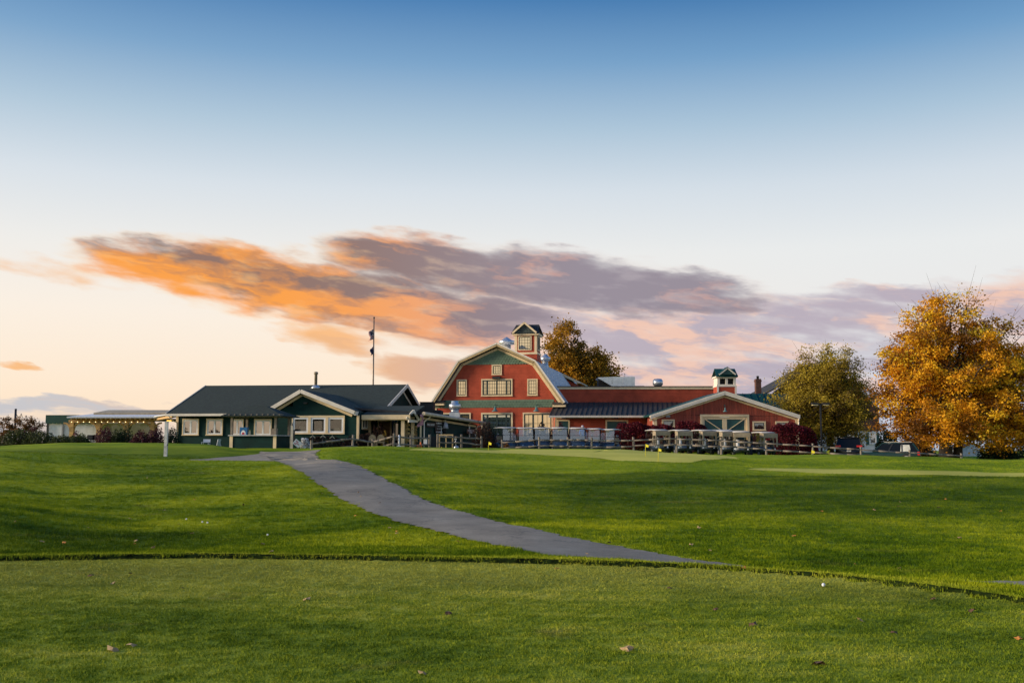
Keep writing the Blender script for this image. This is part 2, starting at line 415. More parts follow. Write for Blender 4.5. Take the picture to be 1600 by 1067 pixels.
# per image column: (distance, 'p' pixel row | 'z' height) down the slope and over the crest
PROF = {
 -700: [(16,'z',-.1),(20,'z',.1),(26,'z',.35),(32,'z',.4),(40,'z',.9),(44,'z',1.15),(49,'z',1.0),(55,'z',1.2),(61,'z',1.35),(68,'z',1.1),(75,'z',1.0),(100,'z',1.0)],
    0: [(15.6,'z',-.12),(18,'p',862),(21.5,'p',806),(25,'p',785),(29,'p',775),(34,'p',748),(40,'p',714),(43.5,'p',705),(47,'z',1.0),(52,'z',1.08),(58,'z',1.25),(62,'p',697),(66,'z',1.3),(72,'z',1.15),(100,'z',1.1)],
  100: [(15.6,'z',-.12),(18.5,'p',856),(22.5,'p',812),(26,'p',794),(30,'p',777),(35,'p',750),(41,'p',720),(45,'p',707.5),(48.5,'z',1.02),(53,'z',1.1),(58,'p',697),(62,'p',692.3),(65,'z',1.5),(70,'z',1.2),(80,'z',1.15),(100,'z',1.1)],
  220: [(15.6,'z',-.12),(18.5,'p',858),(23,'p',820),(28,'p',785),(34,'p',752),(40,'p',731),(46,'p',718.5),(49.5,'p',714),(53,'p',706),(58,'p',696),(62,'p',692.3),(65,'z',1.5),(70,'z',1.2),(80,'z',1.15),(100,'z',1.1)],
  320: [(15.6,'z',-.15),(18.5,'p',858),(23,'p',822),(28,'p',785),(34,'p',752),(40,'p',732),(46,'p',720),(50,'p',716),(54,'p',708.5),(58,'p',698),(62,'p',693.5),(65,'z',1.42),(70,'z',1.2),(80,'z',1.15),(100,'z',1.1)],
  380: [(15.6,'z',-.17),(18.5,'p',859),(23,'p',822),(28,'p',784),(34,'p',749),(40,'p',730),(46,'p',719),(51,'p',714),(55,'p',708),(60,'p',700.8),(65,'z',1.2),(70,'z',1.16),(80,'z',1.15),(100,'z',1.1)],
  460: [(15.6,'z',-.19),(18.5,'p',859),(23,'p',821),(28,'p',782),(34,'p',745),(39,'p',729),(45,'p',717),(51,'p',708),(56,'p',703),(62,'z',1.19),(70,'z',1.15),(80,'z',1.15),(100,'z',1.15)],
  530: [(15.6,'z',-.2),(18.5,'p',858),(23,'p',819),(28,'p',782),(34,'p',745),(38,'p',729),(43,'p',714),(48,'p',704.5),(53,'p',698.5),(57,'z',1.37),(62,'z',1.2),(70,'z',1.15),(80,'z',1.15),(100,'z',1.15)],
  600: [(15.6,'z',-.2),(18.5,'p',857),(22.5,'p',819),(28,'p',780),(34,'p',748),(39,'p',729),(44,'p',714),(48.5,'p',704),(53,'p',697),(56,'z',1.41),(60,'z',1.3),(64,'z',1.18),(70,'z',1.15),(80,'z',1.15),(100,'z',1.2)],
  700: [(15.6,'z',-.22),(18.5,'p',855),(22.5,'p',819),(28,'p',782),(34,'p',752),(40,'p',731),(45,'p',717),(49.5,'p',707),(53.5,'p',702.5),(60,'p',700.2),(63,'z',1.15),(67,'z',1.0),(73,'z',1.0),(80,'z',1.2),(100,'z',1.25)],
  820: [(15.0,'z',-.06),(16.4,'z',-.17),(18.5,'p',853),(22.5,'p',820),(28,'p',785),(34,'p',757),(40,'p',736),(45,'p',721),(49.5,'p',711),(52,'p',708.5),(59.5,'p',701.3),(63,'z',1.1),(67,'z',.88),(73,'z',.88),(80,'z',1.2),(100,'z',1.25)],
  960: [(14.6,'z',-.05),(16.2,'z',-.25),(18.5,'p',858),(22.5,'p',826),(28,'p',790),(34,'p',762),(39,'p',742),(44,'p',724),(47.5,'p',717.5),(59,'p',702),(62,'z',1.15),(66,'z',.92),(69,'z',.82),(74,'z',.82),(80,'z',1.15),(100,'z',1.25)],
 1100: [(14.0,'z',-.12),(15.6,'z',-.32),(16.8,'z',-.36),(22,'p',831),(28,'p',791),(34,'p',762),(39,'p',741),(42.5,'p',726),(45.5,'p',722.5),(57,'p',709),(60,'z',.95),(65,'z',.82),(69,'z',.72),(74,'z',.72),(80,'z',1.08),(100,'z',1.2)],
 1200: [(13.7,'z',-.15),(15.2,'z',-.40),(16.4,'z',-.45),(21,'p',840),(27,'p',798),(33,'p',766),(38,'p',745),(41,'p',734.5),(46,'p',728),(50,'p',720),(56,'p',712),(60,'z',.85),(65,'z',.72),(69,'z',.6),(74,'z',.62),(80,'z',1.0),(100,'z',1.1)],
 1300: [(13.4,'z',-.08),(14.8,'z',-.45),(15.8,'z',-.58),(20.5,'p',850),(26,'p',806),(32,'p',770),(36.5,'p',749),(39.5,'p',739.5),(45,'p',733.5),(50,'p',720),(55,'p',709.3),(60,'z',.75),(65,'z',.38),(70,'z',.18),(75,'z',.12),(82,'z',.45),(100,'z',.6)],
 1450: [(12.6,'z',-.05),(14.0,'z',-.42),(15.4,'z',-.58),(20,'p',858),(26,'p',810),(32,'p',774),(36.5,'p',751),(39,'p',742),(45,'p',735.5),(50,'p',722),(55,'p',711.5),(60,'z',.62),(66,'z',.25),(74,'z',.1),(82,'z',.2),(100,'z',.3)],
 1600: [(11.2,'z',-.04),(12.6,'z',-.14),(14.2,'z',-.48),(17,'z',-.57),(20.5,'p',858),(26,'p',812),(32,'p',776),(36.5,'p',752),(39,'p',744.5),(45,'p',738),(50,'p',725),(55,'p',715),(60,'z',.5),(66,'z',.2),(74,'z',.1),(82,'z',.15),(100,'z',.25)],
 2400: [(10,'z',-.3),(15,'z',-.6),(20,'z',-.5),(26,'z',-.3),(32,'z',0),(38,'z',.3),(46,'z',.45),(55,'z',.6),(60,'z',.4),(66,'z',.2),(74,'z',.1),(100,'z',.2)]}
YF = np.arange(0.0, 130.0, 0.1)
COLS = np.array(sorted(PROF), dtype=float)
TAB = []
for c_ in sorted(PROF):
    ys, zs = [], []
    for Y_, k_, v_ in PROF[c_]:
        ys.append(Y_); zs.append(zpy(Y_, v_) if k_ == 'p' else v_)
    ys.append(130); zs.append(zs[-1])
    # near part comes from the tee; start the profile at its rim
    y0 = ys[0]-1.6
    z_ = np.interp(YF, [y0]+ys, [0.02]+zs)
    sg = np.clip((YF-12)/25, 0.25, 1.1)               # smooth the knots
    acc = np.zeros_like(z_); wsum = np.zeros_like(z_)
    for k in np.linspace(-2.2, 2.2, 13):
        w = math.exp(-k*k/2); acc += w*np.interp(YF+k*sg, YF, z_); wsum += w
    TAB.append(acc/wsum)
TAB = np.array(TAB)
def fbm(x, y, s, seed):
    """cheap smooth value noise on arrays"""
    r = np.random.RandomState(seed); g = r.rand(128, 128)
    u, v = x/s, y/s; i, j = np.floor(u).astype(int), np.floor(v).astype(int); fu, fv = u-i, v-j
    fu = fu*fu*(3-2*fu); fv = fv*fv*(3-2*fv)
    G = lambda a, b: g[a % 128, b % 128]
    return (G(i, j)*(1-fu)+G(i+1, j)*fu)*(1-fv)+(G(i, j+1)*(1-fu)+G(i+1, j+1)*fu)*fv-0.5
def tee_edge(X): return np.interp(X, [p[0] for p in TEE_XY], [p[1] for p in TEE_XY])
def Hf(X, Y):
    X = np.asarray(X, float); Y = np.asarray(Y, float)
    u = np.clip(800+FPX*X/np.maximum(Y, 9.0), COLS[0], COLS[-1]-1e-6)
    k = np.clip(np.searchsorted(COLS, u, 'right')-1, 0, len(COLS)-2)
    f = (u-COLS[k])/(COLS[k+1]-COLS[k]); f = f*f*(3-2*f)*0.5+f*0.5
    yi = np.clip(Y, 0, 129.8)/0.1; j = np.floor(yi).astype(int); g = yi-j
    row = lambda q: TAB[q, j]*(1-g)+TAB[q, np.minimum(j+1, len(YF)-1)]*g
    z = row(k)*(1-f)+row(k+1)*f
    e = tee_edge(X)
    s = np.clip((Y-e)/0.10, 0, 1); s = s*s*(3-2*s)
    z = z*np.clip((Y-e-0.1)/1.0, 0, 1)+0.035*s*np.clip(1-(Y-e-0.12)/0.6, 0, 1)
    z = np.where(Y > 110, z-np.clip((Y-110)/400, 0, 1)*6-np.clip((Y-510)/2500, 0, 1)*22, z)
    far = np.clip(np.abs(X)-90, 0, None); z = z-np.clip(far/500, 0, 1)*6
    amp = np.clip((Y-14)/8, 0.15, 1)*np.clip((90-Y)/30, 0, 1)
    return z+amp*(0.17*fbm(X, Y, 4.3, 3)+0.06*fbm(X+9, Y, 1.6, 5))+0.02*fbm(X, Y, 2.2, 8)
def H(x, y): return float(Hf(np.array([x]), np.array([y]))[0])
_t = np.concatenate([np.arange(5, 30, 0.02), np.arange(30, 110, 0.05)])
def GP(px, py):
    """the ground point seen at a pixel"""
    d = ray(px, py); k = _t/d.y
    x, y, z = d.x*k, d.y*k, EYE+d.z*k
    h = Hf(x, y); hit = np.nonzero(z <= h)[0]
    i = hit[0] if len(hit) else len(_t)-1
    return Vector((x[i], y[i], h[i]))

def lawn_mat(name, stops, cut=0.5, bump=0.5, ns=1.0, dry=0.35, mown=None, edge=None):
    m, t, b = new_mat(name)
    geo = t.new('ShaderNodeNewGeometry'); pos = geo.outputs['Position']
    mp = t.new('ShaderNodeMapping'); mp.inputs['Scale'].default_value = (0.55, 1.0, 1.0); t.link(pos, mp.inputs[0])
    a = t.noise(mp.outputs[0], 0.35*ns, 4, 0.6); b_ = t.noise(mp.outputs[0], 2.2*ns, 5, 0.65); c = t.noise(pos, 38, 3, 0.6)
    f = t.m('ADD', t.m('MULTIPLY', t.m('SUBTRACT', a.outputs[0], 0.5), 2.2), t.m('MULTIPLY', t.m('SUBTRACT', b_.outputs[0], 0.5), 1.1))
    f = t.m('ADD', f, t.m('MULTIPLY', t.m('SUBTRACT', c.outputs[0], 0.5), 0.7))
    oi = t.new('ShaderNodeObjectInfo'); f = t.m('ADD', f, t.m('MULTIPLY', t.m('SUBTRACT', oi.outputs['Random'], 0.5), 0.35))
    col = t.ramp(t.m('ADD', f, 0.5, clamp=True), stops)
    sp = t.new('ShaderNodeSeparateXYZ'); t.link(pos, sp.inputs[0])
    if mown:                                             # shorter cut round the greens and buildings, colour also lightened as lit level ground
        wob = t.m('MULTIPLY', t.m('SUBTRACT', a.outputs[0], 0.5), 3.0)
        lim = t.smooth(sp.outputs[0], -14.0, -4.0, 40.5, 39.5)
        z = t.smooth(t.m('SUBTRACT', t.m('ADD', sp.outputs[1], wob), lim), -0.8, 1.2)
        col = t.mix(t.m('MULTIPLY', z, 0.9), col, t.ramp(t.m('ADD', f, 0.5, clamp=True), mown))
    if mown:                                             # shade painted into the grass colour on the bank and mound faces
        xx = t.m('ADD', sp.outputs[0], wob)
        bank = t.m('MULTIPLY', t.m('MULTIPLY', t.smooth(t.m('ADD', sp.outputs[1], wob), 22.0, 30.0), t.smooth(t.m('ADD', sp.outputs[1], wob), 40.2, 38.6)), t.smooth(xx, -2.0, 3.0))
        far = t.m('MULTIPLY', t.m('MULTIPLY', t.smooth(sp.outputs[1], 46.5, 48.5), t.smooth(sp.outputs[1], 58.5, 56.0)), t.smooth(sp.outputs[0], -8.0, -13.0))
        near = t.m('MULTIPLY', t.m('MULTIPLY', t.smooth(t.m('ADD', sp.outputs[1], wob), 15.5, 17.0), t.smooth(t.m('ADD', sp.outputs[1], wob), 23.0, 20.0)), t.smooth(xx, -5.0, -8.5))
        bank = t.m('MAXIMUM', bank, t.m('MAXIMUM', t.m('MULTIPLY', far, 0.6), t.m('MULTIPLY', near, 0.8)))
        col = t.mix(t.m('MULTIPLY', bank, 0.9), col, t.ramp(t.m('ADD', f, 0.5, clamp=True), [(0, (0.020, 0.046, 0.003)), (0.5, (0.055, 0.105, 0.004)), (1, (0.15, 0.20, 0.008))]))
    if edge:                                             # drier turf along the far end of the tee
        z = t.smooth(t.m('ADD', sp.outputs[1], t.m('MULTIPLY', t.m('SUBTRACT', b_.outputs[0], 0.5), 3.5)), 9.6, 12.6)
        col = t.mix(t.m('MULTIPLY', z, 0.55), col, edge)
    dn = t.noise(mp.outputs[0], 0.9*ns, 4, 0.65, 0.6)
    col = t.mix(t.m('MULTIPLY', t.smooth(dn.outputs[0], 0.60, 0.74), dry), col, (0.26, 0.20, 0.065, 1))
    t.link(col, b.inputs['Base Color']); b.inputs['Roughness'].default_value = 0.75; b.inputs['Specular IOR Level'].default_value = 0.04
    hb = t.m('ADD', t.m('MULTIPLY', c.outputs[0], 0.6), b_.outputs[0])
    bp = t.new('ShaderNodeBump'); bp.inputs['Strength'].default_value = bump; bp.inputs['Distance'].default_value = 0.06
    t.link(hb, bp.inputs['Height']); t.link(bp.outputs[0], b.inputs['Normal'])
    MATS[name] = m
    return m
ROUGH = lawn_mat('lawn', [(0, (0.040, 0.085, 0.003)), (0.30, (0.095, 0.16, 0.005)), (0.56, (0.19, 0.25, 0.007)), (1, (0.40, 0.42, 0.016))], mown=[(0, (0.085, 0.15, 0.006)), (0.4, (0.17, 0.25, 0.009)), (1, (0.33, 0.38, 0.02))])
RIMT = lawn_mat('rim_turf', [(0, (0.13, 0.19, 0.010)), (0.4, (0.24, 0.29, 0.016)), (1, (0.44, 0.45, 0.04))])
TEE = lawn_mat('tee_turf', [(0, (0.060, 0.105, 0.007)), (0.33, (0.135, 0.195, 0.012)), (0.62, (0.25, 0.30, 0.022)), (1, (0.45, 0.44, 0.06))], dry=0.5, edge=(0.44, 0.42, 0.085, 1))
GREEN = lawn_mat('green_turf', [(0, (0.50, 0.47, 0.085)), (0.5, (0.58, 0.54, 0.10)), (1, (0.66, 0.60, 0.13))], bump=0.08, dry=0.1)

def asphalt_mat():
    m, t, b = new_mat('asphalt')
    geo = t.new('ShaderNodeNewGeometry'); pos = geo.outputs['Position']
    a = t.noise(pos, 0.8, 5, 0.65); c = t.noise(pos, 45, 4, 0.75); g = t.noise(pos, 2.6, 4, 0.6, 1.2)
    vo = t.new('ShaderNodeTexVoronoi', feature='DISTANCE_TO_EDGE'); vo.inputs['Scale'].default_value = 0.32
    wp = t.new('ShaderNodeVectorMath', operation='ADD'); t.link(pos, wp.inputs[0])
    sc = t.new('ShaderNodeVectorMath', operation='SCALE'); t.link(g.outputs['Color'], sc.inputs[0]); sc.inputs[3].default_value = 1.4
    t.link(sc.outputs[0], wp.inputs[1]); t.link(wp.outputs[0], vo.inputs['Vector'])
    crack = t.smooth(vo.outputs[0], 0.0, 0.012, 1.0, 0.0)
    f = t.m('ADD', t.m('MULTIPLY', t.m('SUBTRACT', a.outputs[0], 0.5), 1.5), t.m('MULTIPLY', t.m('SUBTRACT', c.outputs[0], 0.5), 1.6))
    col = t.ramp(t.m('ADD', f, 0.5, clamp=True), [(0, (0.12, 0.104, 0.080)), (0.45, (0.235, 0.205, 0.158)), (0.75, (0.29, 0.255, 0.198)), (1, (0.44, 0.39, 0.30))])
    col = t.mix(t.m('MULTIPLY', crack, 0.7), col, (0.05, 0.05, 0.05, 1))
    t.link(col, b.inputs['Base Color']); b.inputs['Roughness'].default_value = 0.85
    bp = t.new('ShaderNodeBump'); bp.inputs['Strength'].default_value = 0.5; bp.inputs['Distance'].default_value = 0.01
    t.link(c.outputs[0], bp.inputs['Height']); t.link(bp.outputs[0], b.inputs['Normal'])
    MATS['asphalt'] = m
    return m
ASPHALT = asphalt_mat()

# outlines laid on the ground
def resample(pts, n):
    p = np.array([[v.x, v.y] for v in pts]); s = np.concatenate([[0], np.cumsum(np.hypot(*np.diff(p, axis=0).T))])
    q = np.linspace(0, s[-1], n); return np.stack([np.interp(q, s, p[:, 0]), np.interp(q, s, p[:, 1])], 1)
PATH_R = [GP(*p) for p in [(500, 702.5), (492, 709), (497, 717), (545, 722.5), (570, 732), (594, 744), (650, 774), (695, 792), (740, 803.5), (807, 821), (875, 836), (950, 849.5), (1025, 864), (1090, 875)]]
PATH_L = [GP(*p) for p in [(405, 705), (408, 712), (425, 719), (443, 724), (462, 734), (500, 757), (549, 787), (594, 804), (642, 819.5), (710, 836), (777, 851)]]
# the path runs on behind the rim of the tee and out to the right
PATH_R += [Vector((4.4, 16.6, 0)), Vector((6.2, 16.4, 0)), Vector((8.2, 15.9, 0)), Vector((12, 14.6, 0)), Vector((18, 12.5, 0))]
PATH_L += [Vector((0.7, 15.75, 0)), Vector((2.2, 15.1, 0)), Vector((3.9, 14.75, 0)), Vector((5.8, 14.5, 0)), Vector((8.0, 14.0, 0)), Vector((11.5, 12.8, 0)), Vector((17, 10.6, 0))]
SPUR_A = [GP(*p) for p in [(296, 717.5), (340, 714.5), (380, 711.5), (412, 708)]]
SPUR_B = [GP(*p) for p in [(296, 718.6), (340, 719), (390, 719.5), (428, 720)]]
G1A = [GP(*p) for p in [(640, 701.6), (700, 701.2), (800, 701.8), (880, 701.9), (960, 702.8), (1040, 706.0), (1100, 710.2), (1150, 714)]]
G1B = [GP(*p) for p in [(640, 703.0), (720, 706), (800, 708.6), (880, 712.2), (940, 716), (1000, 720.5), (1080, 722.6), (1156, 717)]]
G2A = [GP(*p) for p in [(1172, 732.0), (1250, 731.6), (1320, 732.8), (1400, 733.8), (1500, 736), (1600, 738.6), (1750, 742)]]
G2B = [GP(*p) for p in [(1168, 733.0), (1250, 737.5), (1320, 740.2), (1400, 741.8), (1500, 743.2), (1600, 744.6), (1750, 747)]]
def strip(name, A, B, n, rows, mat, lift, rag=0.0):
    a, b = resample(A, n), resample(B, n)
    if rag:
        r = np.random.RandomState(4)
        for q, e in ((a, 1), (b, -1)):
            d = np.gradient(q, axis=0); nn = np.stack([-d[:, 1], d[:, 0]], 1); nn /= np.linalg.norm(nn, axis=1)[:, None]
            q += nn*(r.rand(n, 1)-0.5)*rag
    w = np.linspace(0, 1, rows)[:, None, None]
    g = a[None]*(1-w)+b[None]*w
    z = Hf(g[..., 0], g[..., 1])+lift
    v = np.concatenate([g, z[..., None]], 2).reshape(-1, 3)
    i, j = np.meshgrid(np.arange(rows-1), np.arange(n-1), indexing='ij'); k = (i*n+j).ravel()
    o = raw_mesh(name, v, np.stack([k, k+1, k+n+1, k+n], 1), mat, smooth=True)
    tag(o, kind='structure')
    return np.concatenate([a, b[::-1]])
POLY = {}
POLY['path'] = strip('cart_path', PATH_L, PATH_R, 420, 14, ASPHALT, 0.0, 0.17)
POLY['spur'] = strip('path_spur', SPUR_A, SPUR_B, 60, 6, ASPHALT, -0.006, 0.05)
POLY['g1'] = strip('putting_green', G1A, G1B, 120, 24, GREEN, 0.0)
POLY['g2'] = strip('putting_green', G2A, G2B, 120, 16, GREEN, 0.0)
def inside(poly, x, y):
    c = np.zeros(x.shape, bool); p = poly; q = np.roll(poly, -1, 0)
    for (x0, y0), (x1, y1) in zip(p, q):
        k = ((y0 > y) != (y1 > y))
        with np.errstate(divide='ignore', invalid='ignore'):
            c ^= k & (x < (x1-x0)*(y-y0)/(y1-y0)+x0)
    return c
def graded(segs):
    out = []
    for a, b, s in segs: out += list(np.arange(a, b, s))
    return np.array(out+[segs[-1][1]])
gx = graded([(-3000, -600, 400), (-600, -120, 60), (-120, -45, 7.5), (-45, -20, 0.6), (-20, 20, 0.3), (20, 45, 0.6), (45, 120, 7.5), (120, 600, 60), (600, 3000, 400)])
gy = graded([(-600, -60, 60), (-60, 0, 6), (0, 9, 0.6), (9, 17, 0.12), (17, 66, 0.3), (66, 110, 1.0), (110, 300, 19), (300, 4000, 370)])
GX, GY = np.meshgrid(gx, gy)
GZ = Hf(GX, GY)
mask = np.zeros(GX.shape, bool)
for p_ in POLY.values(): mask |= inside(p_, GX, GY)
GZ = GZ-0.045*mask
n_ = len(gx); i, j = np.meshgrid(np.arange(len(gy)-1), np.arange(n_-1), indexing='ij'); k = (i*n_+j).ravel()
ground_faces = np.stack([k, k+1, k+n_+1, k+n_], 1)
V_ = np.stack([GX, GY, GZ], 2).reshape(-1, 3)
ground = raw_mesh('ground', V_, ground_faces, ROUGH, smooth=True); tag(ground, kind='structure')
ground.data.materials.append(TEE); ground.data.materials.append(RIMT)
fc = V_[ground_faces].mean(1)
ground.data.polygons.foreach_set('material_index', np.where(fc[:, 1] < tee_edge(fc[:, 0])+0.05, 1, np.where(fc[:, 1] < tee_edge(fc[:, 0])+1.55+0.3*fbm(fc[:, 0], fc[:, 1], .7, 9), 2, 0)).astype(np.int32))
# tee edge: low lip face, shade under the longer grass painted in
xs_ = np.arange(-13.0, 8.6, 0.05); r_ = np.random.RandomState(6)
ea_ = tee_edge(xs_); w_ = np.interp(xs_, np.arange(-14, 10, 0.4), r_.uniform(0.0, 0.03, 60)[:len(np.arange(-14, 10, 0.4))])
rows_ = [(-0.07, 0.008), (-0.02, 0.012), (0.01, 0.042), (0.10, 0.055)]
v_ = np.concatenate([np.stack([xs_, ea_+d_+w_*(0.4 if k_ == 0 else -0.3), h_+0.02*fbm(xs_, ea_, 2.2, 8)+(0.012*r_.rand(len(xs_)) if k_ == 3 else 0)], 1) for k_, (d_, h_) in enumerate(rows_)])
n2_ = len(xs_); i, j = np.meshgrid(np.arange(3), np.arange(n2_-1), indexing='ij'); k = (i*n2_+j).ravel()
EDGE_OB = tag(raw_mesh('turf_edge', v_, np.stack([k, k+1, k+n2_+1, k+n2_], 1), M('painted_lip_shade', (0.016, 0.026, 0.005), 0.95, 0.6, 8, 0.5, spec=0.02), smooth=True), kind='structure')

# ---- real blades: tufts scattered over the lawn (one object each for tee and rough)
def tuft(name, nb, rad, h, w, mat, seed):
    r = random.Random(seed); mb = MB()
    for _ in range(nb):
        a = r.uniform(0, 6.283); q = rad*math.sqrt(r.random()); x, y = q*math.cos(a), q*math.sin(a)
        b = r.uniform(0, 6.283); ll = h*r.uniform(0.55, 1.15); ln = ll*r.uniform(0.15, 0.7); t_ = r.uniform(0, 6.283)
        dx, dy = math.cos(b)*w/2, math.sin(b)*w/2; tx, ty = math.cos(t_)*ln, math.sin(t_)*ln
        mb.add([(x-dx, y-dy, -0.01), (x+dx, y+dy, -0.01), (x+dx*.7+tx*.4, y+dy*.7+ty*.4, ll*.6), (x-dx*.7+tx*.4, y-dy*.7+ty*.4, ll*.6), (x+tx, y+ty, ll)], [(0, 1, 2, 3), (3, 2, 4)])
    me = bpy.data.meshes.new(name); me.from_pydata(mb.v, [], mb.f); me.materials.append(mat)
    return bpy.data.objects.new(name, me)              # kept out of the scene: only its copies are placed
def grass_field(name, label, keep, dens, tuftob, seed, src=None):
    """keep(face centre) -> density weight per ground face"""
    Vs, Fs, Cs = src if src else (V_, ground_faces, fc)
    w = keep(Cs); sel = w > 0.001
    f = Fs[sel]; used, inv = np.unique(f, return_inverse=True)
    me = bpy.data.meshes.new(name); v = Vs[used].astype(np.float32); f2 = inv.reshape(f.shape).astype(np.int32)
    me.vertices.add(len(v)); me.vertices.foreach_set('co', v.ravel())
    me.loops.add(f2.size); me.loops.foreach_set('vertex_index', f2.ravel())
    me.polygons.add(len(f2)); me.polygons.foreach_set('loop_start', np.arange(0, f2.size, 4, dtype=np.int32))
    at = me.attributes.new('dens', 'FLOAT', 'FACE'); at.data.foreach_set('value', (w[sel]*dens).astype(np.float32))
    me.update(calc_edges=True)
    o = bpy.data.objects.new(name, me); COL.objects.link(o); tag(o, label, 'grass', kind='stuff')
    ng = bpy.data.node_groups.new(name, 'GeometryNodeTree')
    ng.interface.new_socket('Geometry', in_out='INPUT', socket_type='NodeSocketGeometry')
    ng.interface.new_socket('Geometry', in_out='OUTPUT', socket_type='NodeSocketGeometry')
    N = ng.nodes; L = ng.links
    gi, go = N.new('NodeGroupInput'), N.new('NodeGroupOutput')
    ds = N.new('GeometryNodeDistributePointsOnFaces'); ds.distribute_method = 'RANDOM'; ds.inputs['Seed'].default_value = seed
    na = N.new('GeometryNodeInputNamedAttribute'); na.data_type = 'FLOAT'; na.inputs['Name'].default_value = 'dens'
    oi = N.new('GeometryNodeObjectInfo'); oi.inputs['Object'].default_value = tuftob
    ip = N.new('GeometryNodeInstanceOnPoints')
    rv = N.new('FunctionNodeRandomValue'); rv.data_type = 'FLOAT_VECTOR'; rv.inputs[0].default_value = (-0.12, -0.12, 0); rv.inputs[1].default_value = (0.12, 0.12, 6.283)
    sv = N.new('FunctionNodeRandomValue'); sv.data_type = 'FLOAT'; sv.inputs[2].default_value = 0.6; sv.inputs[3].default_value = 1.3
    L.new(gi.outputs[0], ds.inputs['Mesh']); L.new(na.outputs[0], ds.inputs['Density'])
    L.new(ds.outputs['Points'], ip.inputs['Points']); L.new(oi.outputs['Geometry'], ip.inputs['Instance'])
    L.new(rv.outputs[0], ip.inputs['Rotation']); L.new(sv.outputs[1], ip.inputs['Scale'])
    L.new(ip.outputs[0], go.inputs[0])
    md = o.modifiers.new('grass', 'NODES'); md.node_group = ng
    return o
def in_view(c, margin): return (np.abs(c[:, 0]) < 0.53*c[:, 1]+margin) & (c[:, 1] > 5.2)
hard = np.zeros(len(fc), bool)
for p_ in POLY.values(): hard |= inside(p_, fc[:, 0], fc[:, 1])
EDGE = tee_edge(fc[:, 0])
grass_field('tee_grass', 'short mown grass covering the flat teeing ground', lambda c: (in_view(c, 3.5) & (c[:, 1] < EDGE-0.04)).astype(float),
            330, tuft('tee_tuft', 24, 0.06, 0.017, 0.0038, TEE, 1), 1)
grass_field('rough_grass', 'thick grass rim growing along the tee edge and slope', lambda c: np.where(in_view(c, 3.5) & (c[:, 1] > EDGE+1.5) & (c[:, 1] < 52) & ~hard,
            np.clip((16.0/np.maximum(c[:, 1], 8))**2, 0.10, 1.0)*np.where(c[:, 1] < EDGE+3.0, 1.1, 0.75), 0.0), 190, tuft('rough_tuft', 22, 0.09, 0.042, 0.006, ROUGH, 2), 2)

ef_ = np.stack([k, k+1, k+n2_+1, k+n2_], 1) if False else None
_i, _j = np.meshgrid(np.arange(3), np.arange(n2_-1), indexing='ij'); _k = (_i*n2_+_j).ravel(); _f = np.stack([_k, _k+1, _k+n2_+1, _k+n2_], 1); _c = v_[_f].mean(1)
_row = np.repeat(np.arange(3), n2_-1)
grass_field('edge_grass', 'longer grass hanging over the cut edge of the tee', lambda c: np.where(_row == 2, 0.9, 0.16)*np.clip(0.55+2.2*fbm(c[:, 0], c[:, 1], 0.35, 12)+1.2*fbm(c[:, 0], c[:, 1], 1.4, 13), 0.08, 1.6), 520, tuft('edge_tuft', 12, 0.05, 0.036, 0.005, RIMT, 5), 4, src=(v_, _f, _c))

grass_field('rim_grass', 'lighter grass on the narrow rim beyond the tee edge', lambda c: np.where(in_view(c, 3.5) & (c[:, 1] > EDGE+0.06) & (c[:, 1] < EDGE+1.7) & ~hard, np.where(c[:, 1] < EDGE+0.3, 2.0, 1.0), 0.0), 230, tuft('rim_tuft', 22, 0.09, 0.036, 0.0055, RIMT, 7), 6)
# ------------------------------------------------------------------ shared building materials
CREAM = M('cream_trim', (0.78, 0.60, 0.36), 0.6, 0.10, 2.0, 0.08)
PALE = M('pale_trim', (0.80, 0.72, 0.60), 0.55, 0.08, 2.0, 0.05)
WHITE = M('white_vinyl', (0.80, 0.80, 0.80), 0.4, 0.05, 2.0, 0.03)
GREENC = M('green_clapboard', (0.0035, 0.030, 0.025), 0.65, 0.25, 1.5, 0.3, spec=0.15, kind='clap', period=0.11)
GREENT = M('green_trim', (0.010, 0.040, 0.036), 0.5, 0.15)
ROOFG = M('green_shingle_roof', (0.022, 0.036, 0.026), 0.9, 0.7, 5.0, 0.35, 40, kind='shingle')
REDC = M('red_shingle_wall', (0.42, 0.074, 0.036), 0.75, 0.18, 1.2, 0.28, spec=0.2, kind='clap', period=0.13)
REDB = M('red_board_wall', (0.35, 0.060, 0.030), 0.7, 0.35, 1.0, 0.3, 12, stretch=(6, 1, 0.5), kind='board', period=0.2)
TEAL = M('teal_paint', (0.014, 0.075, 0.070), 0.5, 0.2, 1.5, 0.08)
TEALROOF = M('teal_metal_roof', (0.008, 0.060, 0.058), 0.5, 0.15, 1.0, 0.05, spec=0.25)
DARKROOF = M('dark_metal_roof', (0.058, 0.051, 0.045), 0.65, 0.12, 0.6, 0.04, spec=0.25)
SAGE = M('sage_shingle', (0.12, 0.185, 0.12), 0.75, 0.15, 3.0, 0.2)
SLATE = M('grey_roof_shingle', (0.74, 0.74, 0.73), 0.85, 0.35, 4.0, 0.3, 40, kind='shingle')
DARKROOF2 = M('charcoal_roof_shingle', (0.035, 0.037, 0.042), 0.85, 0.35, 4.0, 0.3, 40, kind='shingle')
TIMBER = M('oiled_timber', (0.52, 0.31, 0.10), 0.6, 0.3, 2.0, 0.15, 14, stretch=(1, 1, 4))
OLDWOOD = M('weathered_wood', (0.22, 0.185, 0.15), 0.85, 0.35, 3.0, 0.4, 22)
STEEL = M('galvanised_steel', (0.62, 0.64, 0.66), 0.35, 0.14, 3.0, 0.05, metal=0.75)
BLACK = M('black_metal', (0.015, 0.015, 0.017), 0.45, 0.2)
DARKIN = M('dark_interior', (0.010, 0.010, 0.011), 0.8, 0.3)
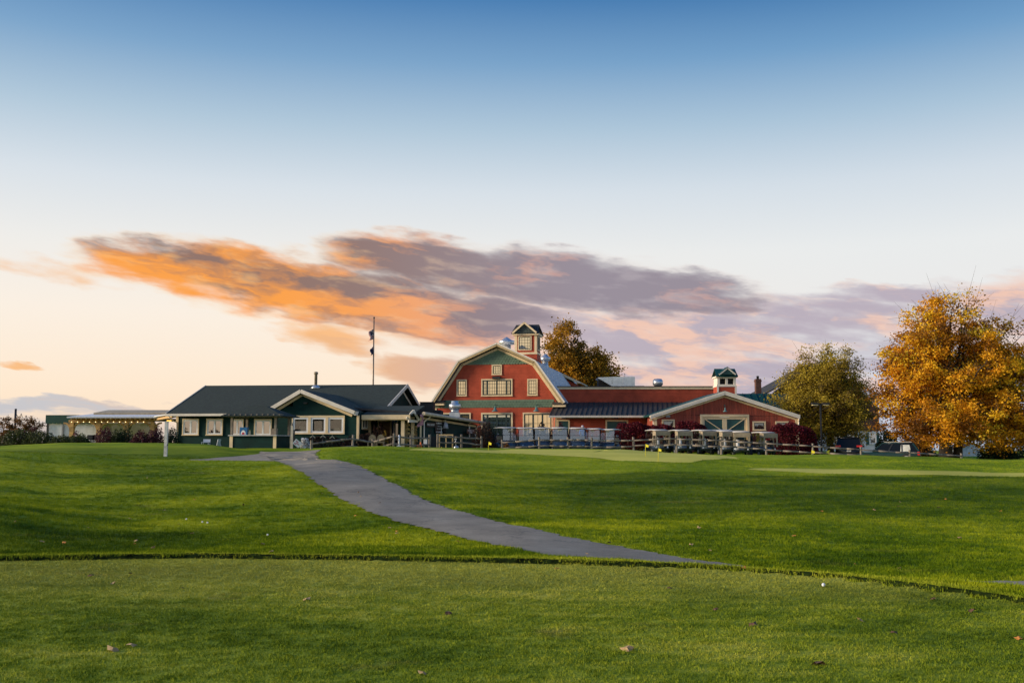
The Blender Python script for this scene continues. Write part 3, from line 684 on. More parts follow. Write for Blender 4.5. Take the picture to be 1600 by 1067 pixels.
CLOTH = M('cream_cloth', (0.66, 0.56, 0.38), 0.8, 0.15)
GLASS_D = glass_mat('dark_window_glass', refl=0.16)
GLASS_M = glass_mat('sky_window_glass', (0.92, 0.90, 0.86), refl=0.36)
GLASS_B = glass_mat('barn_window_glass', (0.95, 0.84, 0.60), (0.25, 0.20, 0.11), refl=0.62, rough=0.05)
SASHG = M('dark_green_sash', (0.012, 0.030, 0.028), 0.45, 0.15)

def window(par, F, x0, x1, z0, z1, y=0.0, casing=CREAM, sash=SASHG, glass=GLASS_B, cw=0.11, sw=0.06, nx=1, nz=1, mull=(), name='window', sill=True):
    """opening seen from outside: casing (the part) with sash and pane as its sub-parts; x0..x1,z0..z1 is the outer casing"""
    mb = MB(F)
    mb.box(x0, x1, y-0.07, y-0.002, z1-cw, z1); mb.box(x0, x1, y-0.07, y-0.002, z0, z0+cw)
    mb.box(x0, x0+cw, y-0.066, y-0.002, z0+cw, z1-cw); mb.box(x1-cw, x1, y-0.066, y-0.002, z0+cw, z1-cw)
    if sill: mb.box(x0-0.03, x1+0.03, y-0.10, y-0.071, z0, z0+0.05)
    w = mb.build(name, casing, par)
    a0, a1, b0, b1 = x0+cw, x1-cw, z0+cw, z1-cw
    sb = MB(F)
    sb.box(a0, a1, y-0.05, y-0.012, b1-sw, b1); sb.box(a0, a1, y-0.05, y-0.012, b0, b0+sw)
    sb.box(a0, a0+sw, y-0.048, y-0.012, b0+sw, b1-sw); sb.box(a1-sw, a1, y-0.048, y-0.012, b0+sw, b1-sw)
    for m_ in mull:
        xm = a0+(a1-a0)*m_; sb.box(xm-sw*.7, xm+sw*.7, y-0.046, y-0.012, b0+sw, b1-sw)
    cols = [0.0]+list(mull)+[1.0]
    for c0, c1 in zip(cols[:-1], cols[1:]):
        xa, xb = a0+(a1-a0)*c0, a0+(a1-a0)*c1
        for i in range(1, nx):
            xm = xa+(xb-xa)*i/nx; sb.box(xm-0.013, xm+0.013, y-0.036, y-0.012, b0+sw, b1-sw)
    for i in range(1, nz):
        zm = b0+(b1-b0)*i/nz; sb.box(a0+sw, a1-sw, y-0.033, y-0.012, zm-0.013, zm+0.013)
    sb.build('sash', sash, w)
    MB(F).box(a0+sw*.3, a1-sw*.3, y-0.010, y-0.003, b0+sw*.3, b1-sw*.3).build('pane', glass, w)
    return w
def pwin(par, F, p0, p1, y=0.0, **kw):
    """window given by its pixel corners on the wall plane"""
    xa, za = F.px(p0[0], p0[1], y); xb, zb = F.px(p1[0], p1[1], y)
    return window(par, F, xa, xb, min(za, zb), max(za, zb), y, **kw)

# ------------------------------------------------------------------ green clubhouse
FC = Frame(-24.1, 71.7, R(-5.8))
def clubhouse():
    F = FC; Lx = 14.7; g = 0.95; ez = 3.66; rz = 6.12; D = 16.0
    T = thing('clubhouse', 'low dark green clapboard clubhouse with cream trim and shingled gable roof', 'clubhouse', F.W(Lx/2, 4, g))
    mb = MB(F)                                                         # outer walls with gable ends
    mb.box(0, Lx, 0, 0.2, g, ez+0.12)
    for x in (0.0, Lx-0.2):
        mb.add([(x+a, y, z) for a in (0, 0.2) for y, z in ((0.2, g), (D, g), (D, ez), (D/2, rz-0.25), (0.2, ez+.06))],
               [(0, 1, 2, 3, 4), (9, 8, 7, 6, 5)]+[(i, i+5, (i+1) % 5+5, (i+1) % 5) for i in range(5)])
    mb.box(0.2, Lx-0.2, D-0.2, D, g, ez)
    mb.build('wall', GREENC, T)
    rf = MB(F)
    rf.slab((-0.5, -0.6, ez), (Lx+0.45, -0.6, ez), (Lx+0.45, D/2, rz), (-1.25, D/2, rz), 0.14)
    rf.slab((-1.25, D/2, rz), (Lx+0.45, D/2, rz), (Lx+0.45, D+0.6, ez), (-0.5, D+0.6, ez), 0.14)
    roof = rf.build('roof', ROOFG, T)
    fl = MB(F); fl.lathe(F and (8.05, D/2-0.9, 5.85), [(0.12, 0), (0.12, 1.05), (0.17, 1.06), (0.17, 1.22), (0.05, 1.26)], 10); fl.build('chimney_flue', M('rusty_flue', (0.30, 0.24, 0.16), 0.6, 0.3), roof)
    MB(F).lathe((8.05, D/2-0.9, 5.78), [(0.42, 0.0), (0.30, 0.16), (0.14, 0.3)], 10).build('flashing', STEEL, roof)
    rk = MB(F)                                                         # rake boards at the right gable
    rk.beam((Lx+0.47, -0.62, ez-0.10), (Lx+0.47, D/2, rz-0.09), 0.06, 0.26); rk.beam((Lx+0.47, D/2, rz-0.09), (Lx+0.47, D+0.6, ez-0.10), 0.06, 0.26)
    rk.beam((Lx+0.02, 0.1, ez-0.25), (Lx+0.02, D/2, rz-0.42), 0.05, 0.18); rk.beam((Lx+0.02, D/2, rz-0.42), (Lx+0.02, D, ez-0.3), 0.05, 0.18)
    rk.build('rake_board', PALE, T); rk = MB(F)
    rk.beam((-0.52, -0.62, ez-0.06), (-1.27, D/2, rz-0.05), 0.05, 0.18)
    rk.build('rake_board', PALE, T)
    x1, _ = F.px(432, 640, -0.6)
    MB(F).box(-0.5, x1, -0.74, -0.605, ez-0.20, ez-0.03).build('gutter', PALE, T)
    dp = MB(F); dp.pipe([(-0.3, -0.66, ez-0.18), (-0.1, -0.25, ez-0.55), (0.06, -0.08, ez-0.62), (0.06, -0.08, g)], 0.045); dp.build('downspout', PALE, T)
    MB(F).box(-0.02, 0.16, -0.03, 0.0-0.002, g, ez).build('corner_board', CREAM, T)
    pwin(T, F, (285.5, 654.0), (310.5, 680.2), casing=CREAM, sash=WHITE, glass=GLASS_M, cw=0.08, sw=0.09, mull=(0.5,))
    pwin(T, F, (322.8, 654.0), (348, 680.2), casing=CREAM, sash=WHITE, glass=GLASS_M, cw=0.08, sw=0.09, mull=(0.5,))
    pwin(T, F, (361.0, 654.6), (380.5, 680.2), casing=CREAM, sash=WHITE, glass=GLASS_M, cw=0.06, sw=0.08, mull=(0.5,))
    pwin(T, F, (397.5, 654.6), (424.5, 681), casing=CREAM, sash=WHITE, glass=GLASS_M, cw=0.08, sw=0.09, mull=(0.5,))
    # ---- projecting front wing with the three big windows
    yp = -4.5
    ax, az = F.px(470, 608, yp-0.4); lx, lz = F.px(422, 636.5, yp-0.4); rx, r_z = F.px(554, 641.5, yp-0.4)
    wl = F.px(433, 690, yp)[0]; wr = F.px(560, 690, yp)[0]
    wx0, wz1 = F.px(457, 650, yp); wx1, wz0 = F.px(538, 677.5, yp)
    def roofz(x): return az-(ax-x)*(az-lz)/(ax-lx) if x < ax else az-(x-ax)*(az-r_z)/(rx-ax)
    ww = MB(F)
    ww.box(wl, wx0, yp, yp+0.2, g, roofz(wl)-0.15); ww.box(wx1, wr, yp, yp+0.2, g, roofz(wr)-0.1)
    ww.box(wx0, wx1, yp, yp+0.2, g, wz0)
    ww.prism([(wx0, wz1), (wx1, wz1), (wx1, roofz(wx1)-.14), (ax, az-.14), (wx0, roofz(wx0)-.14)], yp, yp+0.2)
    ww.prism([(wx1, roofz(wr)-.1), (wr, roofz(wr)-.1), (wx1, roofz(wx1)-.14)], yp, yp+0.2)
    ww.box(wr-0.2, wr, yp+0.2, 0, g, r_z-0.05); ww.box(wl, wl+0.2, yp+0.2, 0, g, lz-0.1)
    ww.build('front_wing_wall', GREENC, T)
    def meet(x, z): return max(0.0, (z-ez)/(rz-ez)*(D/2+0.6)-0.6)        # where the wing roof runs into the main slope
    wr_ = MB(F)
    wr_.slab((lx, yp-0.4, lz), (ax, yp-0.4, az), (ax, meet(ax, az), az), (lx, meet(lx, lz), lz), 0.12)
    wr_.slab((ax, yp-0.4, az), (rx, yp-0.4, r_z), (rx, meet(rx, r_z), r_z), (ax, meet(ax, az), az), 0.12)
    wr_.build('front_wing_roof', ROOFG, T)
    rb = MB(F)
    for (xa, za), (xb, zb) in (((lx, lz), (ax, az)), ((ax, az), (rx, r_z))):
        rb.beam((xa, yp-0.45, za-0.13), (xb, yp-0.45, zb-0.13), 0.09, 0.24)
    rb.box(rx-0.05, rx+0.12, yp-0.4, -0.9, r_z-0.30, r_z-0.04)
    rb.build('rake_board', PALE, T)
    rb = MB(F)
    for (xa, za), (xb, zb) in (((lx+.25, lz-.12), (ax, az-.22)), ((ax, az-.22), (rx-.25, r_z-.2))):
        rb.beam((xa, yp-0.06, za-0.12), (xb, yp-0.06, zb-0.12), 0.10, 0.16)
    rb.box(wr-0.14, wr+0.02, yp-0.03, yp-0.002, g, r_z-0.3); rb.box(wr+0.002, wr+0.03, yp-0.03, yp+0.14, g, r_z-0.3)
    rb.build('corner_board', CREAM, T)
    MB(F).box(ax+0.1, ax+0.35, yp-0.12, yp-0.01, az-0.95, az-0.86).build('gable_lamp', BLACK, T)
    tri = MB(F); n = 3; wtot = wx1-wx0
    tri.box(wx0-0.02, wx1+0.02, yp-0.08, yp-0.002, wz1-0.09, wz1+0.03); tri.box(wx0-0.02, wx1+0.02, yp-0.08, yp-0.002, wz0-0.03, wz0+0.05)
    cuts = [wx0-0.02, wx0+0.06]
    for k in range(1, 3): cuts += [wx0+wtot*k/3-0.09, wx0+wtot*k/3+0.09]
    cuts += [wx1-0.06, wx1+0.02]
    for a, b in zip(cuts[::2], cuts[1::2]): tri.box(a, b, yp-0.075, yp-0.004, wz0+0.05, wz1-0.09)
    tw = tri.build('picture_window', CREAM, T)
    for a, b in zip(cuts[1::2][:3], cuts[2::2]):
        s = MB(F); q = 0.12; z0, z1 = wz0+0.05, wz1-0.09
        s.box(a, b, yp-0.05, yp+0.05, z1-q, z1); s.box(a, b, yp-0.05, yp+0.05, z0, z0+q); s.box(a, a+q, yp-0.048, yp+0.05, z0+q, z1-q); s.box(b-q, b, yp-0.048, yp+0.05, z0+q, z1-q)
        s.build('sash', WHITE, tw)
        MB(F).box(a+q, b-q, yp+0.0, yp+0.012, z0+q, z1-q).build('pane', clear_mat('club_glass', (0.75, 0.8, 0.8), 0.10), tw)
    room = MB(F)
    x0, x1 = wl+0.22, wr-0.22
    room.box(x0, x1, -0.35, -0.3, g, lz-.1); room.box(x0, x1, yp+0.25, -0.4, g-0.0, g+0.05); room.box(x0, x1, yp+.25, -0.4, lz-.3, lz-.25)
    room.build('room', DARKIN, T)
    for k in range(4):                                                 # pale chair backs just inside the panes
        cx = wx0+wtot*(0.12, 0.44, 0.78, 0.25)[k]; w = (0.30, 0.42, 0.42, 0.3)[k]; top = (0.62, 0.34, 0.40, 0.45)[k]
        prof = [(cx+w*math.cos(t), wz0-0.35+(0.35+top)*math.sin(t)**0.7) for t in np.linspace(0, math.pi, 11)]
        MB(F).prism(prof, yp+0.7+0.1*k, yp+0.78+0.1*k).build('chair_back', CLOTH, T)
    MB(F).slab((wx0+.1, yp+0.35, wz1-0.05), (wx0+1.0, yp+0.35, wz1-0.12), (wx0+0.6, yp+0.5, wz1-0.35), (wx0+.1, yp+0.5, wz1-0.5), 0.02).build('blind', CLOTH, T)
    # side window of the wing
    sx = wr+0.003
    FS = Frame(F.W(sx, yp, 0).x, F.W(sx, yp, 0).y, F.a+math.pi/2)
    a, z0 = FS.px(565, 671, 0); b, z1 = FS.px(574, 649, 0)
    window(T, FS, max(a, .5), min(max(b, a+0.9), 4.2), z0, z1, 0, casing=CREAM, sash=WHITE, glass=GLASS_D, cw=0.06, sw=0.1, mull=(0.5,))
    # ---- entry porch tucked beside the wing
    py0, py1 = -4.0, 0.0
    pl = wr+0.05; pr, pz = F.px(645, 652.5, py0); pz = F.px(600, 653, py0)[1]
    pr2 = F.px(640, 653, py0)[0]
    pf = MB(F)
    pf.slab((pl+0.1, py0-0.3, pz+0.22), (pr2+0.2, py0-0.3, pz+0.22), (pr2+0.2, 0.2, pz+0.95), (pl+0.1, 0.2, pz+0.95), 0.12)
    pf.build('porch_roof', ROOFG, T)
    tr = MB(F); tr.box(pl+0.1, pr2+0.1, py0-0.36, py0-0.22, pz-0.10, pz+0.2); tr.box(pl+0.1, pr2+0.1, py0-0.2, py0, pz-0.16, pz-0.02); tr.build('porch_beam', CREAM, T)
    for pxp, yq in ((629.5, py0), (645.0, py0+1.0), (577, py0+2.2)):
        x, _ = F.px(pxp, 680, yq); MB(F).box(x-0.11, x+0.11, yq-0.11, yq+0.11, g, pz+0.1).build('porch_post', CREAM, T)
    # little gable over the steps, facing right
    gx, gz = F.px(645.5, 640.5, py0+0.2); la, lza = F.px(635.5, 653, py0-0.2); rb_, rzb = F.px(654.5, 655, py0+0.9)
    pg = MB(F)
    p_l, p_t, p_r = (la, py0-0.35, lza), (gx, py0+0.25, gz), (rb_, py0+0.9, rzb)
    back = lambda p: (p[0]-1.2, p[1]+2.6, p[2])
    pg.slab(p_l, p_t, back(p_t), back(p_l), 0.08); pg.slab(p_t, p_r, back(p_r), back(p_t), 0.08)
    pg.build('entry_gable_roof', ROOFG, T)
    pe = MB(F); pe.beam((p_l[0]+.02, p_l[1]-.03, p_l[2]-.06), (p_t[0]+.02, p_t[1]-.03, p_t[2]-.06), 0.07, 0.17); pe.beam((p_t[0]+.02, p_t[1]-.03, p_t[2]-.06), (p_r[0]+.02, p_r[1]-.03, p_r[2]-.06), 0.07, 0.17)
    pe.beam((p_l[0]+.15, p_l[1], p_l[2]-.2), (p_r[0]-.1, p_r[1], p_l[2]-.2), 0.09, 0.16)
    pe.build('entry_gable_trim', PALE, T)
    # door wall under the porch
    dx0 = F.px(590, 680, 0)[0]
    d = MB(F)
    d.box(dx0, dx0+0.1, -0.05, -0.005, g, g+2.1); d.box(dx0+0.9, dx0+1.0, -0.05, -0.005, g, g+2.1); d.box(dx0, dx0+1.0, -0.05, -0.005, g+2.1, g+2.2)
    dr = d.build('door_casing', CREAM, T)
    MB(F).box(dx0+0.1, dx0+0.9, -0.03, -0.004, g, g+2.1).build('door_leaf', M('brown_door', (0.16, 0.07, 0.02), 0.5), dr)
    window(T, F, dx0+1.15, dx0+1.75, g+0.8, g+2.1, 0, casing=WHITE, sash=GREENT, glass=GLASS_D, cw=0.07)
    return T
CLUB = clubhouse()

# ------------------------------------------------------------------ pro shop annex
FA = Frame(-6.15, 66.8, math.atan2(11.2, 3.35))
FA = Frame(-6.15, 66.8, math.atan2(78.0-66.8, -2.75+6.15))
def annex():
    F = FA; Ln = math.hypot(78.0-66.8, 3.4); g = 1.0
    # F: x runs back along the signed wall, y to the left into the building
    T = thing('pro_shop', 'green clapboard pro shop annex with long tan gutter and hanging signs', 'shop', F.W(Ln/2, 2, g))
    zt = lambda x: 3.50-0.40*x/Ln
    w = MB(F)
    w.add([(x, y, z) for y in (0, 0.2) for x, z in ((0, g), (Ln, g), (Ln, zt(Ln)-0.1), (0, zt(0)-0.1))], [(0, 1, 2, 3), (7, 6, 5, 4)]+[(i, i+4, (i+1) % 4+4, (i+1) % 4) for i in range(4)])
    w.box(0, 0.2, 0.2, 1.6, g, zt(0)-0.1); w.box(Ln-0.2, Ln, 0.2, 4.5, g, zt(Ln)-0.1)
    w.build('wall', GREENC, T)
    MB(F).slab((-0.5, -0.45, zt(0)+.06), (Ln+0.4, -0.45, zt(Ln)+.06), (Ln+0.4, 4.6, zt(Ln)+0.45), (-0.5, 4.6, zt(0)+0.45), 0.14).build('roof', DARKROOF2, T)
    g_ = MB(F); g_.tube((-0.6, -0.5, zt(0)+0.0), (Ln+0.5, -0.5, zt(Ln)-0.0), 0.125, n=10); g_.build('gutter', M('tan_gutter', (0.55, 0.46, 0.34), 0.5, 0.15), T)
    MB(F).beam((0.1, -0.03, zt(0)-0.26), (Ln-0.3, -0.03, zt(Ln)-0.26), 0.05, 0.15).build('frieze_board', CREAM, T)
    dp = MB(F); dp.pipe([(0.9, -0.5, zt(0)-.08), (0.62, -0.16, zt(0)-0.42), (0.5, -0.09, zt(0)-0.5), (0.5, -0.09, g+0.15), (0.62, -0.25, g+0.05)], 0.05); dp.build('downspout', PALE, T)
    dp = MB(F); dp.pipe([(Ln-0.1, -0.5, zt(Ln)-.1), (Ln-0.5, -0.15, zt(Ln)-0.35), (Ln-0.6, -0.09, zt(Ln)-0.5), (Ln-0.6, -0.09, g)], 0.045); dp.build('downspout', PALE, T)
    MB(F).box(-0.03, 0.2, -0.03, -0.003, g, zt(0)-0.2).build('corner_board', CREAM, T)
    MB(F).box(Ln-0.2, Ln+0.03, -0.03, -0.003, g, zt(Ln)-0.3).build('corner_board', CREAM, T)
    dx = F.px(677, 690, 0)[0]
    MB(F).box(dx-0.5, dx+0.55, -0.04, -0.004, g, g+1.0).build('hatch', DARKIN, T)
    wx = F.px(733, 666, 0)[0]
    pw = MB(F).box(wx-0.08, wx+0.08, -0.05, -0.004, zt(wx)-1.15, zt(wx)-0.35).build('lamp_bracket', WHITE, T)
    # kitchen exhaust on the roof
    E = thing('exhaust_fan', 'shiny stacked metal exhaust fan on the pro shop roof', 'exhaust fan', PT(710.5, 653, 74.5))
    c = PT(710.5, 653, 74.5); s = 74.5/FPX
    MB().box(c.x-8.2*s, c.x+8.2*s, c.y-8.2*s, c.y+8.2*s, c.z-0.35, c.z+1*s).build('curb', BLACK, E)
    MB().box(c.x-8*s, c.x+8*s, c.y-8*s, c.y+8*s, c.z+1.2*s, c.z+8.5*s).build('base', STEEL, E)
    MB().lathe(c, [(6.3*s, 8.6*s), (6.3*s, 13*s)], 16).build('neck', STEEL, E)
    MB().lathe(c, [(7.0*s, 13*s), (9.0*s, 14.5*s), (9.3*s, 20.5*s), (8.5*s, 21.5*s), (5.7*s, 22*s), (5.7*s, 26*s), (5.2*s, 26.4*s)], 18).build('hood', STEEL, E)
    U = thing('rooftop_unit', 'dark grey rooftop unit beside the barn corner behind pro shop', 'roof unit', PT(665, 645, 80))
    a, b = PT(656, 648, 80), PT(677, 629, 80)
    MB().box(a.x, b.x, 80, 82, a.z, b.z).build('casing', DARKROOF, U); MB().box(a.x-.05, b.x+.05, 79.95, 82.05, b.z+.003, b.z+0.06).build('lid', DARKROOF, U)
    a, b = PT(652, 660, 81), PT(690, 643, 81)
    MB().box(a.x, b.x, 80.1, 83, 1.1, b.z+.1).build('stand', DARKROOF2, U)
    return T
ANNEX = annex()
def text_mesh(name, txt, size, mat, par, F, x, z, y, rot=0.0, align='CENTER'):
    cu = bpy.data.curves.new(name, 'FONT'); cu.body = txt; cu.size = size; cu.align_x = align; cu.align_y = 'CENTER'; cu.extrude = 0.004
    o = bpy.data.objects.new(name, cu); COL.objects.link(o)
    bpy.context.view_layer.update()
    me = bpy.data.meshes.new_from_object(o.evaluated_get(bpy.context.evaluated_depsgraph_get()))
    bpy.data.objects.remove(o)
    off = parent_world(par); c, s = math.cos(rot), math.sin(rot)
    for v in me.vertices:
        a, b, d = v.co; v.co = F.W(x+a*c-b*s, y-d, z+a*s+b*c)-off
    me.materials.clear(); me.materials.append(mat)
    n = bpy.data.objects.new(name, me); COL.objects.link(n); adopt(n, par)
    return n
def scribble(F, x0, x1, z0, z1, y, n, seed):
    """a line of lettering too far off to read: uneven strokes"""
    r = random.Random(seed); mb = MB(F); w = (x1-x0)/n
    for k in range(n):
        if r.random() < 0.12: continue
        a = x0+k*w; b = a+w*r.uniform(0.55, 0.85); h = (z1-z0)*r.uniform(0.75, 1.0)
        mb.box(a, a+w*0.28, y-0.012, y-0.004, z0, z0+h)
        q = r.choice((0.0, 0.4, 0.75)); mb.box(a+w*.28, b, y-0.012, y-0.004, z0+h*q, z0+h*(q+.25))
        if r.random() < .6: mb.box(b-w*.2, b, y-0.011, y-0.004, z0, z0+h*.9)
    return mb
INK = M('sign_white', (0.85, 0.85, 0.87), 0.5, 0.05)
SIGNB = M('sign_black', (0.012, 0.012, 0.014), 0.4, 0.2)
def signs():
    F = FA
    def rect(p0, p1, y): 
        a, z1 = F.px(*p0, y); b, z0 = F.px(*p1, y); return a, b, z0, z1
    a, b, z0, z1 = rect((666, 660.0), (679, 667.2), -0.05)
    S = thing('wall_sign', 'small black sign lettered PRO SHOP on green annex wall', 'sign', F.W((a+b)/2, -0.05, z0))
    MB(F).box(a, b, -0.08, -0.045, z0, z1).build('board', SIGNB, S)
    tm = text_mesh('lettering', 'PRO SHOP', (z1-z0)*0.62, INK, S, F, (a+b)/2, (z0+z1)/2, -0.085)
    k = (b-a)*0.86/max(1e-6, max((Vector(v.co).xy.length for v in tm.data.vertices))*2)
    xs = F.W((a+b)/2, -0.085, (z0+z1)/2)-parent_world(S)
    for v in tm.data.vertices: v.co = Vector((xs.x+(v.co.x-xs.x)*k, xs.y+(v.co.y-xs.y)*k, v.co.z))
    a, b, z0, z1 = rect((679.5, 658.5), (691.5, 676.5), -0.05)
    S = thing('menu_board', 'tall black board with four white lines beside the scarecrow', 'sign', F.W((a+b)/2, -0.05, z0))
    MB(F).box(a, b, -0.09, -0.045, z0, z1).build('board', SIGNB, S)
    h = z1-z0; w = b-a
    for k, (fz, hh) in enumerate(((0.80, .13), (0.58, .06), (0.33, .09), (0.05, .08))):
        scribble(F, a+w*.1, b-w*.06, z0+h*fz, z0+h*(fz+hh), -0.09, 9, 30+k).build('lettering', INK, S)['kind'] = 'stuff'
    a, b, z0, z1 = rect((729, 670), (743, 677.5), -0.35)
    S = thing('hanging_sign', 'small dark hanging sign at the far end of green annex', 'sign', F.W((a+b)/2, -0.35, z0))
    MB(F).box(a, b, -0.38, -0.35, z0, z1).build('board', SIGNB, S)
    scribble(F, a+(b-a)*.1, b-(b-a)*.15, z0+(z1-z0)*.55, z0+(z1-z0)*.8, -0.38, 7, 3).build('lettering', INK, S)['kind'] = 'stuff'
    scribble(F, a+(b-a)*.3, b-(b-a)*.3, z0+(z1-z0)*.12, z0+(z1-z0)*.42, -0.38, 4, 5).build('lettering', INK, S)['kind'] = 'stuff'
    MB(F).pipe([(a+.2, -0.36, z1), (a+.2, -0.36, z1+0.35), (a+.2, -0.02, z1+0.4)], 0.02).build('bracket', BLACK, S)
signs()
def WORLD_AT(Y): return Frame(0, Y, 0)
# ------------------------------------------------------------------ red gambrel barn
FB = Frame(-6.72, 87.1, R(-11))
FISH = SAGE
def fish_scales(F, poly_in, x0, x1, z0, z1, y, w=0.25, h=0.21):
    """rows of scalloped wooden shingles, each a real tab overlapping the row below"""
    mb = MB(F); nr = int((z1-z0)/h)+1
    for r in range(nr):
        zb = z0+r*h; off = (r % 2)*w/2
        for k in range(int((x1-x0)/w)+2):
            cx = x0+(k-0.5)*w+off
            if not (poly_in(cx-w*.45, zb) and poly_in(cx+w*.45, zb) and poly_in(cx-w*.45, zb+h) and poly_in(cx+w*.45, zb+h)): continue
            pts = [(cx-w*.46, y-0.012, zb+h*1.1), (cx-w*.46, y-0.038, zb+h*.35), (cx-w*.25, y-0.046, zb+.02), (cx, y-0.05, zb-.02), (cx+w*.25, y-0.046, zb+.02), (cx+w*.46, y-0.038, zb+h*.35), (cx+w*.46, y-0.012, zb+h*1.1)]
            mb.poly(pts)
    return mb
def barn():
    F = FB; g = 0.95; W = 10.5
    P = lambda px, py, y=0.0: F.px(px, py, y)
    eL, eR = P(675, 626.5, -.5), P(882.5, 628.5, -.5)
    kL, kR = P(715.5, 564, -.5), P(836.5, 563.5, -.5); pk = P(776.3, 536, -.5)
    T = thing('red_barn', 'big red gambrel barn with sage shingle bands and cream trim', 'barn', F.W(W/2, 4, g))
    ins = lambda p, d: (p[0], p[1]-d)
    w0, w1 = 0.0, P(866, 640)[0]
    bz = P(776, 637)[1]                                                # top of the lower storey, foot of the sage band
    prof = [(w0, g), (w1, g), (w1, bz+.5), (eR[0]-.75, eR[1]+.02), (kR[0]-.12, kR[1]-.30), (pk[0], pk[1]-.34), (kL[0]+.12, kL[1]-.30), (eL[0]+.75, eL[1]+.02), (w0, bz+.5)]
    mb = MB(F); mb.prism(prof, 0, 0.3); mb.box(w1-0.25, w1, 0.3, 24, g, bz+.3); mb.box(w0, w0+.25, 0.3, 24, g, bz+.3); mb.prism(prof, 23.7, 24)
    mb.build('wall', REDC, T)
    # sage fish-scale band and gable
    zt = P(776, 569.5)[1]
    bt = P(776, 625.6)[1]
    a_, b_ = P(684, 630)[0], P(866, 630)[0]
    o = fish_scales(F, lambda x, z: a_ < x < b_ and z < bt+.05, a_, b_, bz+.03, bt, 0).build('sage_band', SAGE, T); tag(o, kind='stuff')
    def in_gable(x, z):
        t = (z-(kL[1]-.35))/((pk[1]-.45)-(kL[1]-.35)); return kL[0]+.2+(pk[0]-kL[0]-.2)*t < x < kR[0]-.2+(pk[0]-kR[0]+.2)*t
    o = fish_scales(F, in_gable, kL[0], kR[0], zt, pk[1]-.4, 0).build('sage_gable', SAGE, T); tag(o, kind='stuff')
    MB(F).box(w0+.02, w1-.02, -0.010, -0.003, bz, bt+.05).build('band_backing', SAGE, T)
    MB(F).prism([(kL[0]+.45, zt-.0), (kR[0]-.45, zt-.0), (pk[0], pk[1]-.42)], -0.010, -0.003).build('gable_backing', SAGE, T)
    # gambrel roof
    D = 24.0
    rp = [eL, kL, pk, kR, eR]
    for i, (a, b) in enumerate(zip(rp[:-1], rp[1:])):
        s = MB(F); s.slab((a[0], -.5, a[1]), (b[0], -.5, b[1]), (b[0], D+.4, b[1]), (a[0], D+.4, a[1]), 0.16); s.build('roof_slope', SLATE, T)
    for (a, b) in zip(rp[:-1], rp[1:]):
        d = Vector((b[0]-a[0], b[1]-a[1])).normalized(); n = Vector((-d.y, d.x)); n = n if n.y > 0 else -n
        for off, th, yy, mt, nm in ((0.02, 0.13, -.56, PALE, 'rake_edge'), (0.17, 0.16, -.54, M('tan_trim', (0.50, 0.37, 0.18), .6, .1), 'rake_board'), (0.40, 0.20, -.04, CREAM, 'frieze_board')):
            q = MB(F); q.beam((a[0]-n.x*off, yy, a[1]-n.y*off), (b[0]-n.x*off, yy, b[1]-n.y*off), 0.08, th); q.build(nm, mt, T)
    for x, sgn in ((eL[0], 1), (eR[0], -1)):                           # eave returns
        r_ = MB(F); z = eL[1] if sgn > 0 else eR[1]
        r_.box(min(x-.05*sgn, x+1.05*sgn), max(x-.05*sgn, x+1.05*sgn), -.5, 0, z-.38, z-.18); r_.build('eave_return', CREAM, T)
        r_ = MB(F); r_.slab((x-.1*sgn, -.58, z-.17), (x+1.1*sgn, -.58, z-.17), (x+1.1*sgn, 0, z+.06), (x-.1*sgn, 0, z+.06), 0.02); r_.build('return_roof', DARKROOF, T)
    MB(F).box(w0-.03, w0+.16, -.04, -.003, g, bz-.02).build('corner_board', CREAM, T)
    MB(F).box(w1-.14, w1+.03, -.04, -.003, g, bz-.02).build('corner_board', CREAM, T)
    # windows (pixel corners on the front wall)
    kw = dict(casing=CREAM, sash=SASHG, glass=GLASS_B)
    pwin(T, F, (768.4, 569.8), (784.2, 586), nx=3, nz=3, **kw)
    pwin(T, F, (713.7, 593), (729.5, 619.2), nx=3, nz=4, **kw)
    pwin(T, F, (824, 592), (840.2, 618.3), nx=3, nz=4, **kw)
    pwin(T, F, (752.2, 592.2), (800.8, 619), nx=4, nz=4, mull=(0.17, 0.5, 0.83), **{**kw, 'sw': 0.09})
    pwin(T, F, (689.5, 645), (735.5, 690), nx=1, nz=1, mull=(0.33, .67), sw=.1, **kw)
    pwin(T, F, (817, 644.5), (864, 694), nx=2, nz=3, mull=(0.33, 0.67), sw=.1, **kw)
    # glazed entrance
    x0, z1 = P(752, 644.8); x1, _ = P(801.2, 660)
    e = MB(F); e.box(x0, x1, -.08, -.002, z1-.13, z1); e.box(x0, x0+.13, -.078, -.002, g, z1-.13); e.box(x1-.13, x1, -.078, -.002, g, z1-.13)
    E = e.build('entrance', CREAM, T)
    xa, xb, zb = x0+.13, x1-.13, z1-.13; w = xb-xa
    f = MB(F)
    for q0, q1 in ((0, .045), (.145, .20), (.475, .525), (.80, .855), (.955, 1)): f.box(xa+w*q0, xa+w*q1, -.05, -.012, g, zb)
    f.box(xa, xb, -.048, -.012, zb-.09, zb); f.box(xa, xb, -.048, -.012, zb-.50, zb-.40); f.box(xa, xb, -.046, -.012, g, g+.35)
    for q in (.34, .66): f.box(xa+w*q-.015, xa+w*q+.015, -.036, -.012, g+.35, zb-.5)
    for q in (.25, .5, .75): f.box(xa, xb, -.034, -.012, g+.35+(zb-.85-g)*q-.015, g+.35+(zb-.85-g)*q+.015)
    f.build('door_frame', SASHG, E)
    MB(F).box(xa+.01, xb-.01, -.010, -.004, g+.02, zb-.01).build('pane', glass_mat('door_glass', (0.80, 0.88, 0.82), (0.05, 0.08, 0.07), 0.5), E)
